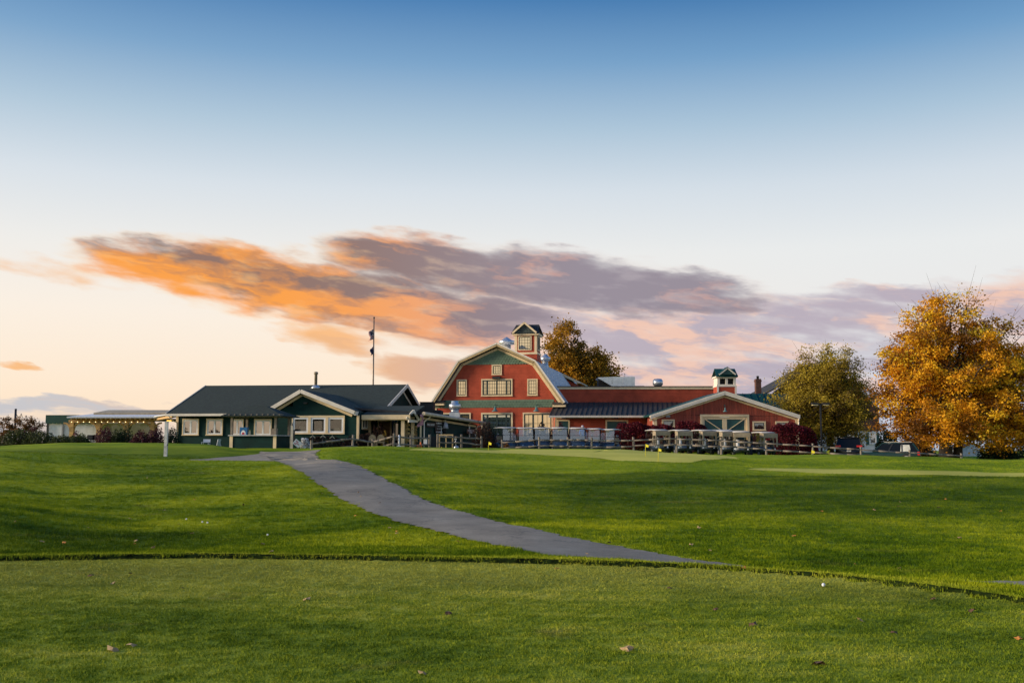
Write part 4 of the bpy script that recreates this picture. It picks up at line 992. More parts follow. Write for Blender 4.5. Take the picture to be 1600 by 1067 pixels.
    def barn_lamp(px, py, Fq, y=0.0, par=T):
        x, z = Fq.px(px, py, y); q = MB(Fq)
        q.pipe([(x, y, z+.55), (x, y-.35, z+.62), (x, y-.45, z+.45)], 0.025); arm = q.build('lamp_arm', TEAL, par)
        MB(Fq).lathe((x, y-.45, z), [(.30, 0), (.27, .05), (.14, .14), (.10, .32), (.04, .42)], 14).build('lamp_shade', M('green_enamel', (0.10, 0.20, 0.20), .35), par)
    barn_lamp(775.2, 643, F); barn_lamp(839.5, 643, F)
    x, z = P(776, 590.5); MB(F).box(x-.35, x+.35, -.22, -.005, z-.10, z+.12).build('flood_light', BLACK, T)
    # dormer at the back of the right slope
    dy = 15.5
    a, b, c = P(878, 584, dy), P(906.5, 597, dy), P(906.5, 615, dy)
    dm = MB(F); dm.prism([(a[0]-3.2, c[1]-1.5), (b[0]-.55, c[1]-1.5), (b[0]-.55, b[1]-.15), (a[0]-3.2, a[1]+1.35)], dy, dy+6.5); dm.build('dormer_wall', REDC, T)
    dm = MB(F); dm.slab((a[0]-3.3, dy-.35, a[1]+1.55), (b[0], dy-.35, b[1]+.02), (b[0], dy+6.8, b[1]+.02), (a[0]-3.3, dy+6.8, a[1]+1.55), .12); dm.build('dormer_roof', SLATE, T)
    q = MB(F); q.beam((a[0]-3.3, dy-.38, a[1]+1.45), (b[0], dy-.38, b[1]-.08), .07, .22); q.build('dormer_rake', CREAM, T)
    # ---- cupola on the ridge
    cy = 13.6; s = 1.0
    cx = P(825, 540, cy)[0]; zr = pk[1]
    l, r = P(804.5, 545, cy)[0], P(838.5, 545, cy)[0]; hw = (r-l)/2; cx = (l+r)/2
    z_base, z_win0, z_eave, z_top = P(825, 552, cy)[1], P(825, 549, cy)[1], P(825, 523.5, cy)[1], P(825, 505.3, cy)[1]
    y0, y1 = cy, cy+2*hw
    C = MB(F)
    C.add([(cx-hw*1.25, y0-.3*hw, zr-2.2), (cx+hw*1.25, y0-.3*hw, zr-2.2), (cx+hw*1.25, y1+.3*hw, zr-2.2), (cx-hw*1.25, y1+.3*hw, zr-2.2), (cx-hw, y0, z_base), (cx+hw, y0, z_base), (cx+hw, y1, z_base), (cx-hw, y1, z_base)],
          [(0, 1, 2, 3), (4, 5, 6, 7), (0, 1, 5, 4), (1, 2, 6, 5), (2, 3, 7, 6), (3, 0, 4, 7)])
    C.box(cx-hw, cx+hw, y0, y1, z_base, z_eave); cw = C.build('cupola', REDC, T)
    MB(F).box(cx-hw-.08, cx+hw+.08, y0-.08, y1+.08, z_base-.10, z_base+.10).build('cupola_sill', CREAM, cw); q = MB(F); q.box(cx-hw-.22, cx+hw+.22, y0-.22, y1+.22, z_eave-.02, z_eave+.18); q.build('cupola_trim', CREAM, cw)
    for xx in (cx-hw, cx+hw):
        sg = 1 if xx < cx else -1
        q = MB(F); q.box(min(xx-.02*sg, xx+.22*sg), max(xx-.02*sg, xx+.22*sg), y0-.03, y0-.003, z_base+.1, z_eave-.02)
        if sg < 0: q.box(xx+.003, xx+.03, y0-.03, y0+.2, z_base+.1, z_eave-.02)
        q.build('corner_board', CREAM, cw)
    def cup_win(Fq, x0, x1, z0, z1, y):
        w = MB(Fq)
        w.box(x0, x1, y-.06, y-.003, z1-.10, z1); w.box(x0, x1, y-.06, y-.003, z0, z0+.10); w.box(x0, x0+.1, y-.058, y-.003, z0+.1, z1-.1); w.box(x1-.1, x1, y-.058, y-.003, z0+.1, z1-.1)
        w.build('window_casing', CREAM, cw)
        w = MB(Fq); a, b, c_, d_ = x0+.1, x1-.1, z0+.1, z1-.1
        w.box(a, b, y-.04, y-.01, d_-.07, d_); w.box(a, b, y-.04, y-.01, c_, c_+.07); w.box(a, a+.07, y-.038, y-.01, c_, d_); w.box(b-.07, b, y-.038, y-.01, c_, d_)
        for k in (1, 2, 3): w.box(a+(b-a)*k/4-.014, a+(b-a)*k/4+.014, y-.03, y-.01, c_, d_); w.box(a, b, y-.028, y-.01, c_+(d_-c_)*k/4-.014, c_+(d_-c_)*k/4+.014)
        w.build('window_sash', SASHG, cw)
        MB(Fq).box(a, b, y-.008, y-.004, c_, d_).build('window_pane', GLASS_B, cw)
    xa, zb = P(809.3, 547.5, cy); xb, za = P(830.6, 524.8, cy); cup_win(F, xa, xb, zb, min(za, z_eave-.05), y0)
    o_ = F.W(cx+hw, y0, 0); FS = Frame(o_.x, o_.y, F.a+math.pi/2)
    cup_win(FS, .45, 2*hw-.45, zb, z_eave-.05, 0)
    # cross-gabled cupola roof
    e = hw+.32; ym = (y0+y1)/2; zE = z_eave+.18
    q = MB(F)
    q.slab((cx-e, y0-.3, zE), (cx+e, y0-.3, zE), (cx+e-.25, ym, z_top), (cx-e+.25, ym, z_top), .08); q.slab((cx-e+.25, ym, z_top), (cx+e-.25, ym, z_top), (cx+e, y1+.3, zE), (cx-e, y1+.3, zE), .08)
    q.build('cupola_roof', DARKROOF2, cw)
    gz = z_top+.12
    gl, gr, gb = P(801, 522, cy-.35), P(838.5, 522, cy-.35), P(819.5, 503.6, cy-.35)
    gm = (gl[0]+gr[0])/2
    q = MB(F); q.prism([(gl[0]+.15, zE), (gr[0]-.15, zE), (gm, gb[1]-.18)], y0-.34, ym); q.build('gable_face', M('dark_green_scale', (0.035, 0.05, 0.045), .7, .3), cw)
    q = MB(F); q.slab((gl[0], y0-.5, zE+.02), (gm, y0-.5, gb[1]+.02), (gm, ym, gb[1]+.02), (gl[0], ym, zE+.02), .06); q.slab((gm, y0-.5, gb[1]+.02), (gr[0], y0-.5, zE+.02), (gr[0], ym, zE+.02), (gm, ym, gb[1]+.02), .06); q.build('gable_roof', DARKROOF2, cw)
    q = MB(F); q.beam((gl[0], y0-.52, zE-.02), (gm, y0-.52, gb[1]-.05), .06, .17); q.beam((gm, y0-.52, gb[1]-.05), (gr[0], y0-.52, zE-.02), .06, .17); q.build('gable_trim', CREAM, cw)
    # roof ventilators
    for (px, py, y, k, lab) in ((791.5, 541, 9.5, 1.0, 'round galvanised roof ventilator beside the barn cupola left side'), (852, 566, 19.0, 0.72, 'smaller round galvanised ventilator low behind the barn cupola')):
        x, z = P(px, py, y); c = F.W(x, y, z); V = thing('roof_ventilator', lab, 'ventilator', c)
        m_ = MB(); m_.lathe((c.x, c.y, c.z-1.1), [(.62*k, 0), (.62*k, .5), (.42*k, .75), (.42*k, 1.25)], 16); m_.build('neck', STEEL, V)
        m_ = MB(); m_.lathe((c.x, c.y, c.z+.12), [(.45*k, .0), (.74*k, .06), (.76*k, .40), (.55*k, .45), (.12*k, .72), (.03*k, .78)], 18); m_.build('cap', STEEL, V)
    return T
BARN = barn()

# ------------------------------------------------------------------ long red wing with the metal shed roof
def wing():
    F = WORLD; Yw, Ye, Yu = 83.0, 82.0, 87.0; g = 0.95
    P = lambda px, py, Y: (PT(px, py, Y).x, PT(px, py, Y).z)
    T = thing('red_wing', 'long low red wing with dark standing seam shed roof beside the barn', 'building', (PT(945, 690, Yw).x, Yw, g))
    x0, _ = P(867.5, 660, Yw); x1, _ = P(1024, 660, Yw); ze = P(900, 649, Ye)[1]; zt = P(900, 628.5, Yu)[1]
    MB().box(x0, x1, Yw, Yw+.2, g, ze+.05).build('lower_wall', REDC, T)
    MB().box(x0, x0+.2, Yw+.2, Yu+2, g, ze+.05).build('end_wall', REDC, T)
    u0, u1 = P(870, 620, Yu)[0], P(1124, 620, Yu)[0]; zp = P(900, 606, Yu)[1]
    MB().box(u0, u1, Yu, Yu+.25, ze-.5, zp-.1).build('upper_wall', REDC, T)
    MB().box(u0-.05, u1, Yu-.05, Yu+.3, zp-.12, zp+.06).build('parapet_trim', CREAM, T)
    MB().box(u0, u1, Yu-.02, Yu+9, zp+.062, zp+.16).build('flat_roof', DARKROOF, T)
    # standing-seam panels, each its own sheet with its rib
    rx0, rx1 = P(858, 648, Ye)[0], P(1105, 648, Ye)[0]; tx0 = P(868, 629, Yu)[0]; tx1 = rx1+(tx0-rx0)
    n = 31
    for k in range(n):
        a, b = k/n, (k+1)/n
        B0, B1 = rx0+(rx1-rx0)*a, rx0+(rx1-rx0)*b; T0, T1 = tx0+(tx1-tx0)*a, tx0+(tx1-tx0)*b
        m_ = MB(); m_.slab((B0, Ye, ze), (B1-.004, Ye, ze), (T1-.004, Yu, zt), (T0, Yu, zt), .03)
        m_.beam((B0+.02, Ye, ze+.02), (T0+.02, Yu, zt+.02), .035, .07)
        m_.build('roof_panel', DARKROOF, T)
    gt = MB(); gt.box(rx0-.05, x1, Ye-.13, Ye-.005, ze-.16, ze-.01); gt.build('gutter', PALE, T)
    MB().box(x0, x1, Yw-.05, Yw-.003, ze-.22, ze-.08).build('frieze_board', CREAM, T)
    MB().box(x0-.02, x0+.16, Yw-.04, Yw-.003, g, ze-.25).build('corner_board', CREAM, T)
    for p0, p1 in (((870.5, 655.5), (890.5, 700)), ((946, 656), (982, 700))):
        a, z1 = P(*p0, Yw); b, _ = P(*p1, Yw)
        m_ = MB(); m_.box(a, b, Yw-.07, Yw-.003, z1-.13, z1); m_.box(a, a+.13, Yw-.068, Yw-.003, g, z1-.13); m_.box(b-.13, b, Yw-.068, Yw-.003, g, z1-.13)
        d = m_.build('door', CREAM, T)
        MB().box(a+.13, b-.13, Yw-.03, Yw-.004, g, z1-.13).build('leaf', TEAL, d)
    for px in (880.5, 962.5):
        x, z = P(px, 652.5, Yw); MB().box(x-.18, x+.18, Yw-.2, Yw-.005, z-.08, z+.1).build('wall_light', M('grey_lamp', (.25, .25, .25), .4), T)
    # air handler, fan and box on the flat roof
    a = PT(935, 605, 90); b = PT(992, 588.5, 90); m = PT(957, 588.5, 90)
    A = thing('air_handler', 'large galvanised air handler with sloping intake hood on the flat roof', 'roof unit', (m.x, 90, zp+.16))
    MB().box(m.x, b.x, 90, 93, zp+.16, b.z).build('cabinet', STEEL, A)
    MB().box(m.x+.02, b.x-.02, 89.97, 89.997, zp+.2, zp+.3).build('base_rail', STEEL, A)
    c = (m.x+b.x)/2; MB().box(c-.04, c+.04, 89.95, 89.997, zp+.32, b.z-.04).build('cabinet_seam', WHITE, A)
    h = MB(); h.prism([(m.x-.005, zp+.3), (m.x-.005, b.z), (a.x, b.z-.06), (a.x, b.z-.12)], 90.1, 92.8); h.build('hood', STEEL, A)
    MB().box(a.x+.1, m.x-.1, 91, 92.5, zp+.16, zp+.9).build('duct', DARKROOF, A)
    x = PT(1028, 605, 90); MBf = thing('roof_fan', 'short round metal fan standing on the flat roof', 'exhaust fan', (x.x, 90, zp+.16))
    MB().box(x.x-.32, x.x+.32, 89.7, 90.3, zp+.16, zp+.34).build('curb', BLACK, MBf)
    MB().lathe((x.x, 90, zp+.34), [(.32, 0), (.46, .1), (.46, .5), (.40, .52), (.36, .62), (.05, .66)], 16).build('hood', STEEL, MBf)
    x = PT(999, 605, 91); q = thing('roof_box', 'low dark box on the flat roof right of air handler', 'roof unit', (x.x, 91, zp+.16))
    MB().box(x.x-.4, x.x+.4, 91, 91.8, zp+.16, zp+.36).build('casing', BLACK, q); MB().box(x.x-.44, x.x+.44, 90.96, 91.84, zp+.362, zp+.40).build('lid', DARKROOF, q)
    return T
WING = wing()

# ------------------------------------------------------------------ carriage barn with the big sliding door
def carriage():
    Y = 78.0; g = 0.75
    P = lambda px, py, q=0.0: (PT(px, py, Y+q).x, PT(px, py, Y+q).z)
    ap, eL, eR = P(1132.5, 610.5, -.4), P(1016, 648, -.4), P(1250, 648, -.4)
    T = thing('carriage_barn', 'red vertical board carriage barn with wide cream gable and teal sliding doors', 'barn', (ap[0], Y, g))
    xl, xr = P(1022.5, 660)[0], P(1246.5, 660)[0]
    dl, dz = P(1097, 651); dr, _ = P(1167, 651)
    w = MB(); zr = lambda x: (ap[1]-.12-(ap[0]-x)*(ap[1]-eL[1])/(ap[0]-eL[0])) if x < ap[0] else (ap[1]-.12-(x-ap[0])*(ap[1]-eR[1])/(eR[0]-ap[0]))
    F = WORLD
    w.box(xl, dl, Y, Y+.2, g, zr(xl)); w.box(dr, xr, Y, Y+.2, g, zr(xr))
    w.prism([(xl, zr(xl)), (xr, zr(xr)), (dr, zr(dr)), (ap[0], zr(ap[0])), (dl, zr(dl))], Y, Y+.2)
    zz = min(zr(xl), zr(xr))
    w.box(dl, dr, Y, Y+.2, dz, zz)
    w.box(xr-.2, xr, Y+.2, Y+13, g, zr(xr)); w.box(xl, xl+.2, Y+.2, Y+5, g, zr(xl))
    w.build('wall', REDB, T)
    r_ = MB(); r_.slab((eL[0], Y-.4, eL[1]), (ap[0], Y-.4, ap[1]), (ap[0], Y+13, ap[1]), (eL[0], Y+13, eL[1]), .12); r_.build('roof_slope', TEALROOF, T)
    r_ = MB(); r_.slab((ap[0], Y-.4, ap[1]), (eR[0], Y-.4, eR[1]), (eR[0], Y+13, eR[1]), (ap[0], Y+13, ap[1]), .12); r_.build('roof_slope', TEALROOF, T)
    for (a, b) in ((eL, ap), (ap, eR)):
        for off, th, yy, mt, nm in ((.10, .16, -.44, PALE, 'rake_edge'), (.24, .15, -.42, PALE, 'rake_board'), (.42, .14, -.05, CREAM, 'frieze_board')):
            q = MB(); q.beam((a[0], Y+yy, a[1]-off), (b[0], Y+yy, b[1]-off), .08, th); q.build(nm, mt, T)
    MB().box(xl-.02, xl+.2, Y-.04, Y-.003, g, zr(xl)-.2).build('corner_board', CREAM, T); MB().box(xr-.2, xr+.02, Y-.04, Y-.003, g, zr(xr)-.2).build('corner_board', CREAM, T)
    q = MB(); q.box(dl-.16, dr+.16, Y-.09, Y-.003, dz-.02, dz+.18); q.box(dl-.16, dl+.02, Y-.088, Y-.003, g, dz-.02); q.box(dr-.02, dr+.16, Y-.088, Y-.003, g, dz-.02); q.build('door_casing', CREAM, T)
    mid = P(1132.3, 660)[0]
    for a, b, sg in ((dl+.02, mid-.004, 1), (mid+.004, dr-.02, -1)):
        d = MB(); d.box(a, b, Y+.05, Y+.12, g, dz-.03); D_ = d.build('sliding_door', TEAL, T)
        t = MB()
        t.box(a, a+.17, Y-.01, Y+.048, g, dz-.03); t.box(b-.17, b, Y-.01, Y+.048, g, dz-.03); t.box(a+.17, b-.17, Y-.008, Y+.048, dz-.2, dz-.03)
        zm = PT(1132, 674, Y).z; t.box(a+.17, b-.17, Y-.006, Y+.048, zm-.08, zm+.08); t.box(a+.17, b-.17, Y-.008, Y+.048, g, g+.16)
        xa, xb = (a+.1, b-.12) if sg > 0 else (b-.1, a+.12)
        t.beam((xa, Y+.02, dz-.12), (xb, Y+.02, zm), .05, .15, up=(0, -1, 0.001)); t.beam((xa, Y+.02, g+.1), (xb, Y+.02, zm), .05, .15, up=(0, -1, 0.001))
        t.build('brace', CREAM, D_)
    for p0, p1 in (((1034, 655.2), (1054.4, 668)), ((1175.6, 658), (1196.6, 673)), ((1211.3, 658), (1232.4, 673))):
        (a, z1), (b, z0) = P(*p0), P(*p1); window(T, WORLD_AT(Y), a, b, z0, z1, 0, casing=CREAM, sash=SASHG, glass=glass_mat('barn_dark_glass', (0.8, 0.72, 0.58), (0.03, 0.03, 0.025), .3), cw=.12, sw=.05)
    x, z = P(1131.5, 643.5)
    q = MB(); q.pipe([(x, Y, z+.45), (x, Y-.3, z+.55), (x, Y-.4, z+.4)], .022); q.build('lamp_arm', TEAL, T)
    MB().lathe((x, Y-.4, z), [(.17, 0), (.16, .04), (.07, .10), (.05, .28), (.02, .35)], 12).build('lamp_shade', MATS['green_enamel'], T)
    x, z = P(1043.5, 650.5); MB().box(x-.16, x+.16, Y-.2, Y-.005, z-.09, z+.09).build('wall_light', MATS['grey_lamp'], T)
    q = MB(); q.pipe([(eR[0], Y-.3, eR[1]-.05), (eR[0]-.02, Y-.2, eR[1]-.3), (xr+.06, Y-.06, eR[1]-.5), (xr+.06, Y-.06, g)], .05); q.build('downspout', PALE, T)
    q = MB(); q.pipe([(eL[0]-.02, Y-.35, eL[1]-.1), (eL[0]+.1, Y-.2, eL[1]-.3), (xl-.06, Y+.1, eL[1]-.45), (xl-.06, Y+.1, g)], .05); q.build('downspout', PALE, T)
    # small cupola
    yc = 4.0
    C = lambda px, py: P(px, py, yc)
    cl, cr = C(1121, 600)[0], C(1150, 600)[0]; hw = (cr-cl)/2; cx = (cl+cr)/2
    z0, z1, z2, z3 = C(1135, 604.2)[1], C(1135, 590.2)[1], C(1135, 588)[1], C(1135, 575)[1]
    y0, y1 = Y+yc, Y+yc+2*hw
    q = MB(); q.box(cx-hw-.02, cx+hw+.02, y0-.02, y1+.02, ap[1]-1.2, z0); cu = q.build('cupola', REDC, T)
    q = MB()
    q.box(cl-.06, cr+.06, y0-.06, y1+.06, z0, z0+.10)
    for a, b in ((0, .13), (.435, .565), (.87, 1)): q.box(cl+2*hw*a, cl+2*hw*b, y0, y0+.1, z0+.1, z1)
    q.box(cr-.1, cr, y0+.1, y1, z0+.1, z1); q.box(cl, cl+.1, y0+.1, y1, z0+.1, z1); q.box(cl, cr, y0-.01, y0+.1, z1-.06, z1+.02); q.box(cl, cr, y0-.01, y0+.1, z0+.1, z0+.2)
    q.box(cl-.12, cr+.12, y0-.12, y1+.12, z1+.02, z2+.02)
    q.box(cl-.04, cl+.1, y0-.05, y0-.022, ap[1]-.9, z0-.002); q.box(cr-.1, cr+.04, y0-.05, y0-.022, ap[1]-.9, z0-.002)
    q.build('cupola_frame', PALE, cu)
    MB().box(cl+.12, cr-.12, y0+.3, y1-.12, z0+.1, z1).build('louvre', DARKIN, cu)
    rl, rr = C(1118.3, 588)[0], C(1152.5, 588)[0]; ym = (y0+y1)/2
    q = MB(); q.slab((rl, y0-.25, z2+.0), (rr, y0-.25, z2+.0), (rr-.05, ym, z3), (rl+.05, ym, z3), .06); q.slab((rl+.05, ym, z3), (rr-.05, ym, z3), (rr, y1+.25, z2), (rl, y1+.25, z2), .06); q.build('cupola_roof', TEALROOF, cu)
    gl, gr, gt = C(1122.5, 585), C(1148.5, 585), C(1135.5, 574.3); gz = C(1135, 585.5)[1]
    q = MB(); q.prism([(gl[0]+.08, gz), (gr[0]-.08, gz), (gt[0], gt[1]-.1)], y0-.28, ym); q.build('gable_face', TEAL, cu)
    q = MB(); q.beam((gl[0], y0-.33, gz), (gt[0], y0-.33, gt[1]-.05), .06, .12); q.beam((gt[0], y0-.33, gt[1]-.05), (gr[0], y0-.33, gz), .06, .12); q.build('gable_trim', PALE, cu)
    q = MB(); q.slab((gl[0]-.02, y0-.37, gz+.08), (gt[0], y0-.37, gt[1]+.05), (gt[0], ym, gt[1]+.05), (gl[0]-.02, ym, gz+.08), .03); q.slab((gt[0], y0-.37, gt[1]+.05), (gr[0]+.02, y0-.37, gz+.08), (gr[0]+.02, ym, gz+.08), (gt[0], ym, gt[1]+.05), .03); q.build('gable_roof', TEALROOF, cu)
    return T
CARR = carriage()

# ------------------------------------------------------------------ rear wing with teal metal roof, and the house behind the tree
def rear():
    zr = PT(1200, 615, 95).z; g = .6
    xl, xr = PT(1150, 615, 95).x, PT(1250, 615, 95).x
    T = thing('rear_wing', 'rear wing with teal standing seam roof and brick chimney behind carriage barn', 'building', ((xl+xr)/2, 92, g))
    MB().box(xl, xr-.2, 91.6, 98, g, 3.7).build('wall', REDC, T)
    n = 10
    for k in range(n):
        a, b = xl+(xr-xl)*k/n, xl+(xr-xl)*(k+1)/n
        m_ = MB(); m_.slab((a, 91.3, 3.6), (b-.004, 91.3, 3.6), (b-.004, 95, zr), (a, 95, zr), .04); m_.beam((a+.02, 91.3, 3.62), (a+.02, 95, zr+.02), .035, .08); m_.build('roof_panel', TEALROOF, T)
    m_ = MB(); m_.slab((xl, 95.0, zr), (xr, 95.0, zr), (xr, 98.7, 3.6), (xl, 98.7, 3.6), .04); m_.build('roof_slope', TEALROOF, T)
    m_ = MB(); m_.add([(xr-.21, 91.6, 3.6), (xr-.21, 98, 3.6), (xr-.21, 95, zr-.1), (xr-.3, 91.6, 3.6), (xr-.3, 98, 3.6), (xr-.3, 95, zr-.1)], [(0, 1, 2), (5, 4, 3), (0, 3, 4, 1), (1, 4, 5, 2), (2, 5, 3, 0)]); m_.build('gable_end', REDC, T)
    a, b = PT(1180.3, 592, 97), PT(1188.6, 592, 97)
    c = MB(); c.box(a.x, b.x, 96.8, 97.4, 4.0, a.z); c.box(a.x-.04, b.x+.04, 96.76, 97.44, a.z-.28, a.z-.12); ch = c.build('chimney', M('brick', (0.13, 0.055, 0.04), .85, .35, 6, .4, 20, kind='shingle', period=2), T)
    MB().lathe(((a.x+b.x)/2, 97.1, a.z), [(.12, 0), (.12, .2), (.16, .22), (.1, .3)], 8).build('chimney_pot', BLACK, ch)
    # house
    Y = 108.0
    X = lambda px: PT(px, 650, Y).x
    Z = lambda py: PT(1300, py, Y).z
    Hh = thing('white_house', 'white house with brown shingled upper storey and green shutters behind the tree', 'house', (X(1300), Y, .3))
    x0, x1 = X(1215), X(1372.5); zm = Z(673)
    MB().box(x0, x1, Y, Y+9, .2, zm).build('lower_wall', M('white_clapboard', (.78, .79, .80), .6, .06, 2, .2, kind='clap'), Hh)
    ap = X(1292); zA = Z(563)
    MB().prism([(x0-.05, zm), (x1+.05, zm), (x1+.05, Z(641)), (ap, zA-.3), (x0-.05, Z(630))], Y-.08, Y+9).build('upper_wall', M('brown_shingle', (0.10, 0.045, 0.035), .85, .3, 3, .3, kind='clap', period=.16), Hh)
    m_ = MB(); m_.slab((X(1188), Y-.5, Z(618)), (ap, Y-.5, zA), (ap, Y+9.4, zA), (X(1188), Y+9.4, Z(618)), .15); m_.build('roof_slope', DARKROOF2, Hh)
    m_ = MB(); m_.slab((ap, Y-.5, zA), (X(1374.5), Y-.5, Z(640)), (X(1374.5), Y+9.4, Z(640)), (ap, Y+9.4, zA), .15); m_.build('roof_slope', DARKROOF2, Hh)
    Fh = WORLD_AT(Y)
    for cx in (1302, 1328, 1362.5):
        z1, z0 = Z(675.5), Z(694)
        window(Hh, Fh, X(cx-5.8), X(cx+5.8), z0, z1, 0, casing=WHITE, sash=WHITE, glass=glass_mat('house_glass', (.95, .82, .66), (.3, .24, .18), .45), cw=.09, sw=.05, nz=2)
        for q0, q1 in ((cx-10.4, cx-6.2), (cx+6.2, cx+10.0)): MB().box(X(q0), X(q1), Y-.06, Y-.004, z0-.03, z1).build('shutter', TEAL, Hh)
rear()
# ------------------------------------------------------------------ snack kiosk in front of the clubhouse
FK = Frame(PT(357, 690, 61).x, 61.3, R(-5.8))
def kiosk():
    F = FK; g = H(F.W(1.5, 1, 0).x, 62)-.05
    T = thing('snack_kiosk', 'small open kiosk with hip roof and green half wall', 'kiosk', F.W(1.4, 1.3, g))
    xr = F.px(431, 690, 0)[0]; D = 2.7; zr = F.px(400, 681, 0)[1]; ze = F.px(400, 652, 0)[1]
    w = MB(F); w.box(0, xr, 0, .12, g, zr); w.box(xr-.12, xr, .12, D, g, zr); w.box(0, .12, .12, D, g, zr); w.build('half_wall', GREENC, T)
    MB(F).box(-.08, xr+.08, -.14, .24, zr+.002, zr+.06).build('counter', M('grey_counter', (.5, .5, .5), .5), T)
    MB(F).box(xr-.24, xr+.1, .24, D, zr+.002, zr+.055).build('side_counter', MATS['grey_counter'], T)
    for x, y in ((-.02, -.03), (xr-.17, -.03)): MB(F).box(x, x+.2, y, y+.027, g, zr-.002).build('corner_board', CREAM, T)
    MB(F).box(xr+.003, xr+.03, D-.12, D, g, zr).build('corner_board', CREAM, T)
    for x, y in ((.0, .0), (xr-.14, .0), (xr-.14, D-.14), (0.0, D-.14)): MB(F).box(x, x+.14, y, y+.14, zr+.06, ze).build('post', OLDWOOD, T)
    MB(F).box(xr-.4, xr-.02, .16, .4, zr+.06, zr+.45).build('shelf_box', OLDWOOD, T)
    b = MB(F); b.box(-.1, xr+.1, -.1, .12, ze, ze+.12); b.box(xr-.12, xr+.1, .12, D+.1, ze, ze+.12); b.box(-.1, .1, .12, D+.1, ze, ze+.12); b.build('beam', OLDWOOD, T)
    e = .45; zt = F.px(400, 633.5, D/2)[1]; r0, r1 = F.px(392.5, 640, D/2)[0], F.px(415, 640, D/2)[0]
    A, B, C_, D_ = (-e, -e, ze+.10), (xr+e, -e, ze+.10), (xr+e, D+e, ze+.10), (-e, D+e, ze+.10); R0, R1 = (r0, D/2, zt), (r1, D/2, zt)
    m_ = MB(F); m_.add([A, B, C_, D_, R0, R1]+[(p[0], p[1], p[2]-.06) for p in (A, B, C_, D_)], [(0, 1, 5, 4), (1, 2, 5), (2, 3, 4, 5), (3, 0, 4), (0, 6, 7, 1), (1, 7, 8, 2), (2, 8, 9, 3), (3, 9, 6, 0), (9, 8, 7, 6)])
    m_.build('roof', ROOFG, T)
    for k in range(11):
        x = -.3+(xr+.6)*k/10; MB(F).box(x-.03, x+.03, -.4, .3, ze+.122, ze+.04+.16).build('rafter_tail', OLDWOOD, T)
    # blue ice-cream style box on the counter
    x0, x1 = F.px(375, 675, -.02)[0], F.px(386.5, 675, -.02)[0]; z1 = F.px(380, 667.5, 0)[1]
    Q = thing('cooler_box', 'bright blue cooler with white and red picture on the kiosk counter', 'cooler', F.W((x0+x1)/2, .05, zr+.06))
    MB(F).box(x0, x1, -.1, .2, zr+.061, z1).build('casing', M('blue_cooler', (0.01, 0.14, 0.36), .35, .3, 2), Q)
    cx = (x0+x1)/2; h = z1-zr
    MB(F).prism([(cx+.16*math.cos(t), zr+.09+.26*abs(math.sin(t))*1.0) for t in np.linspace(0, math.pi, 10)], -.112, -.101).build('white_print', WHITE, Q)
    MB(F).prism([(cx+.09*math.cos(t), zr+.10+.13*math.sin(t)) for t in np.linspace(0, math.pi, 9)], -.118, -.113).build('red_print', M('red_print', (.45, .01, .03), .4), Q)
    x = F.px(390, 675, .1)[0]
    J = thing('drink_jar', 'pale glass jar on the kiosk counter beside blue cooler', 'jar', F.W(x, .05, zr+.06))
    MB(F).lathe((x, .05, zr+.062), [(.07, 0), (.08, .02), (.08, .2), (.06, .24)], 12).build('jar_body', CLOTH, J); MB(F).lathe((x, .05, zr+.305), [(.065, 0), (.065, .06)], 10).build('jar_lid', M('yellow_lid', (.5, .45, .12), .5), J)
kiosk()

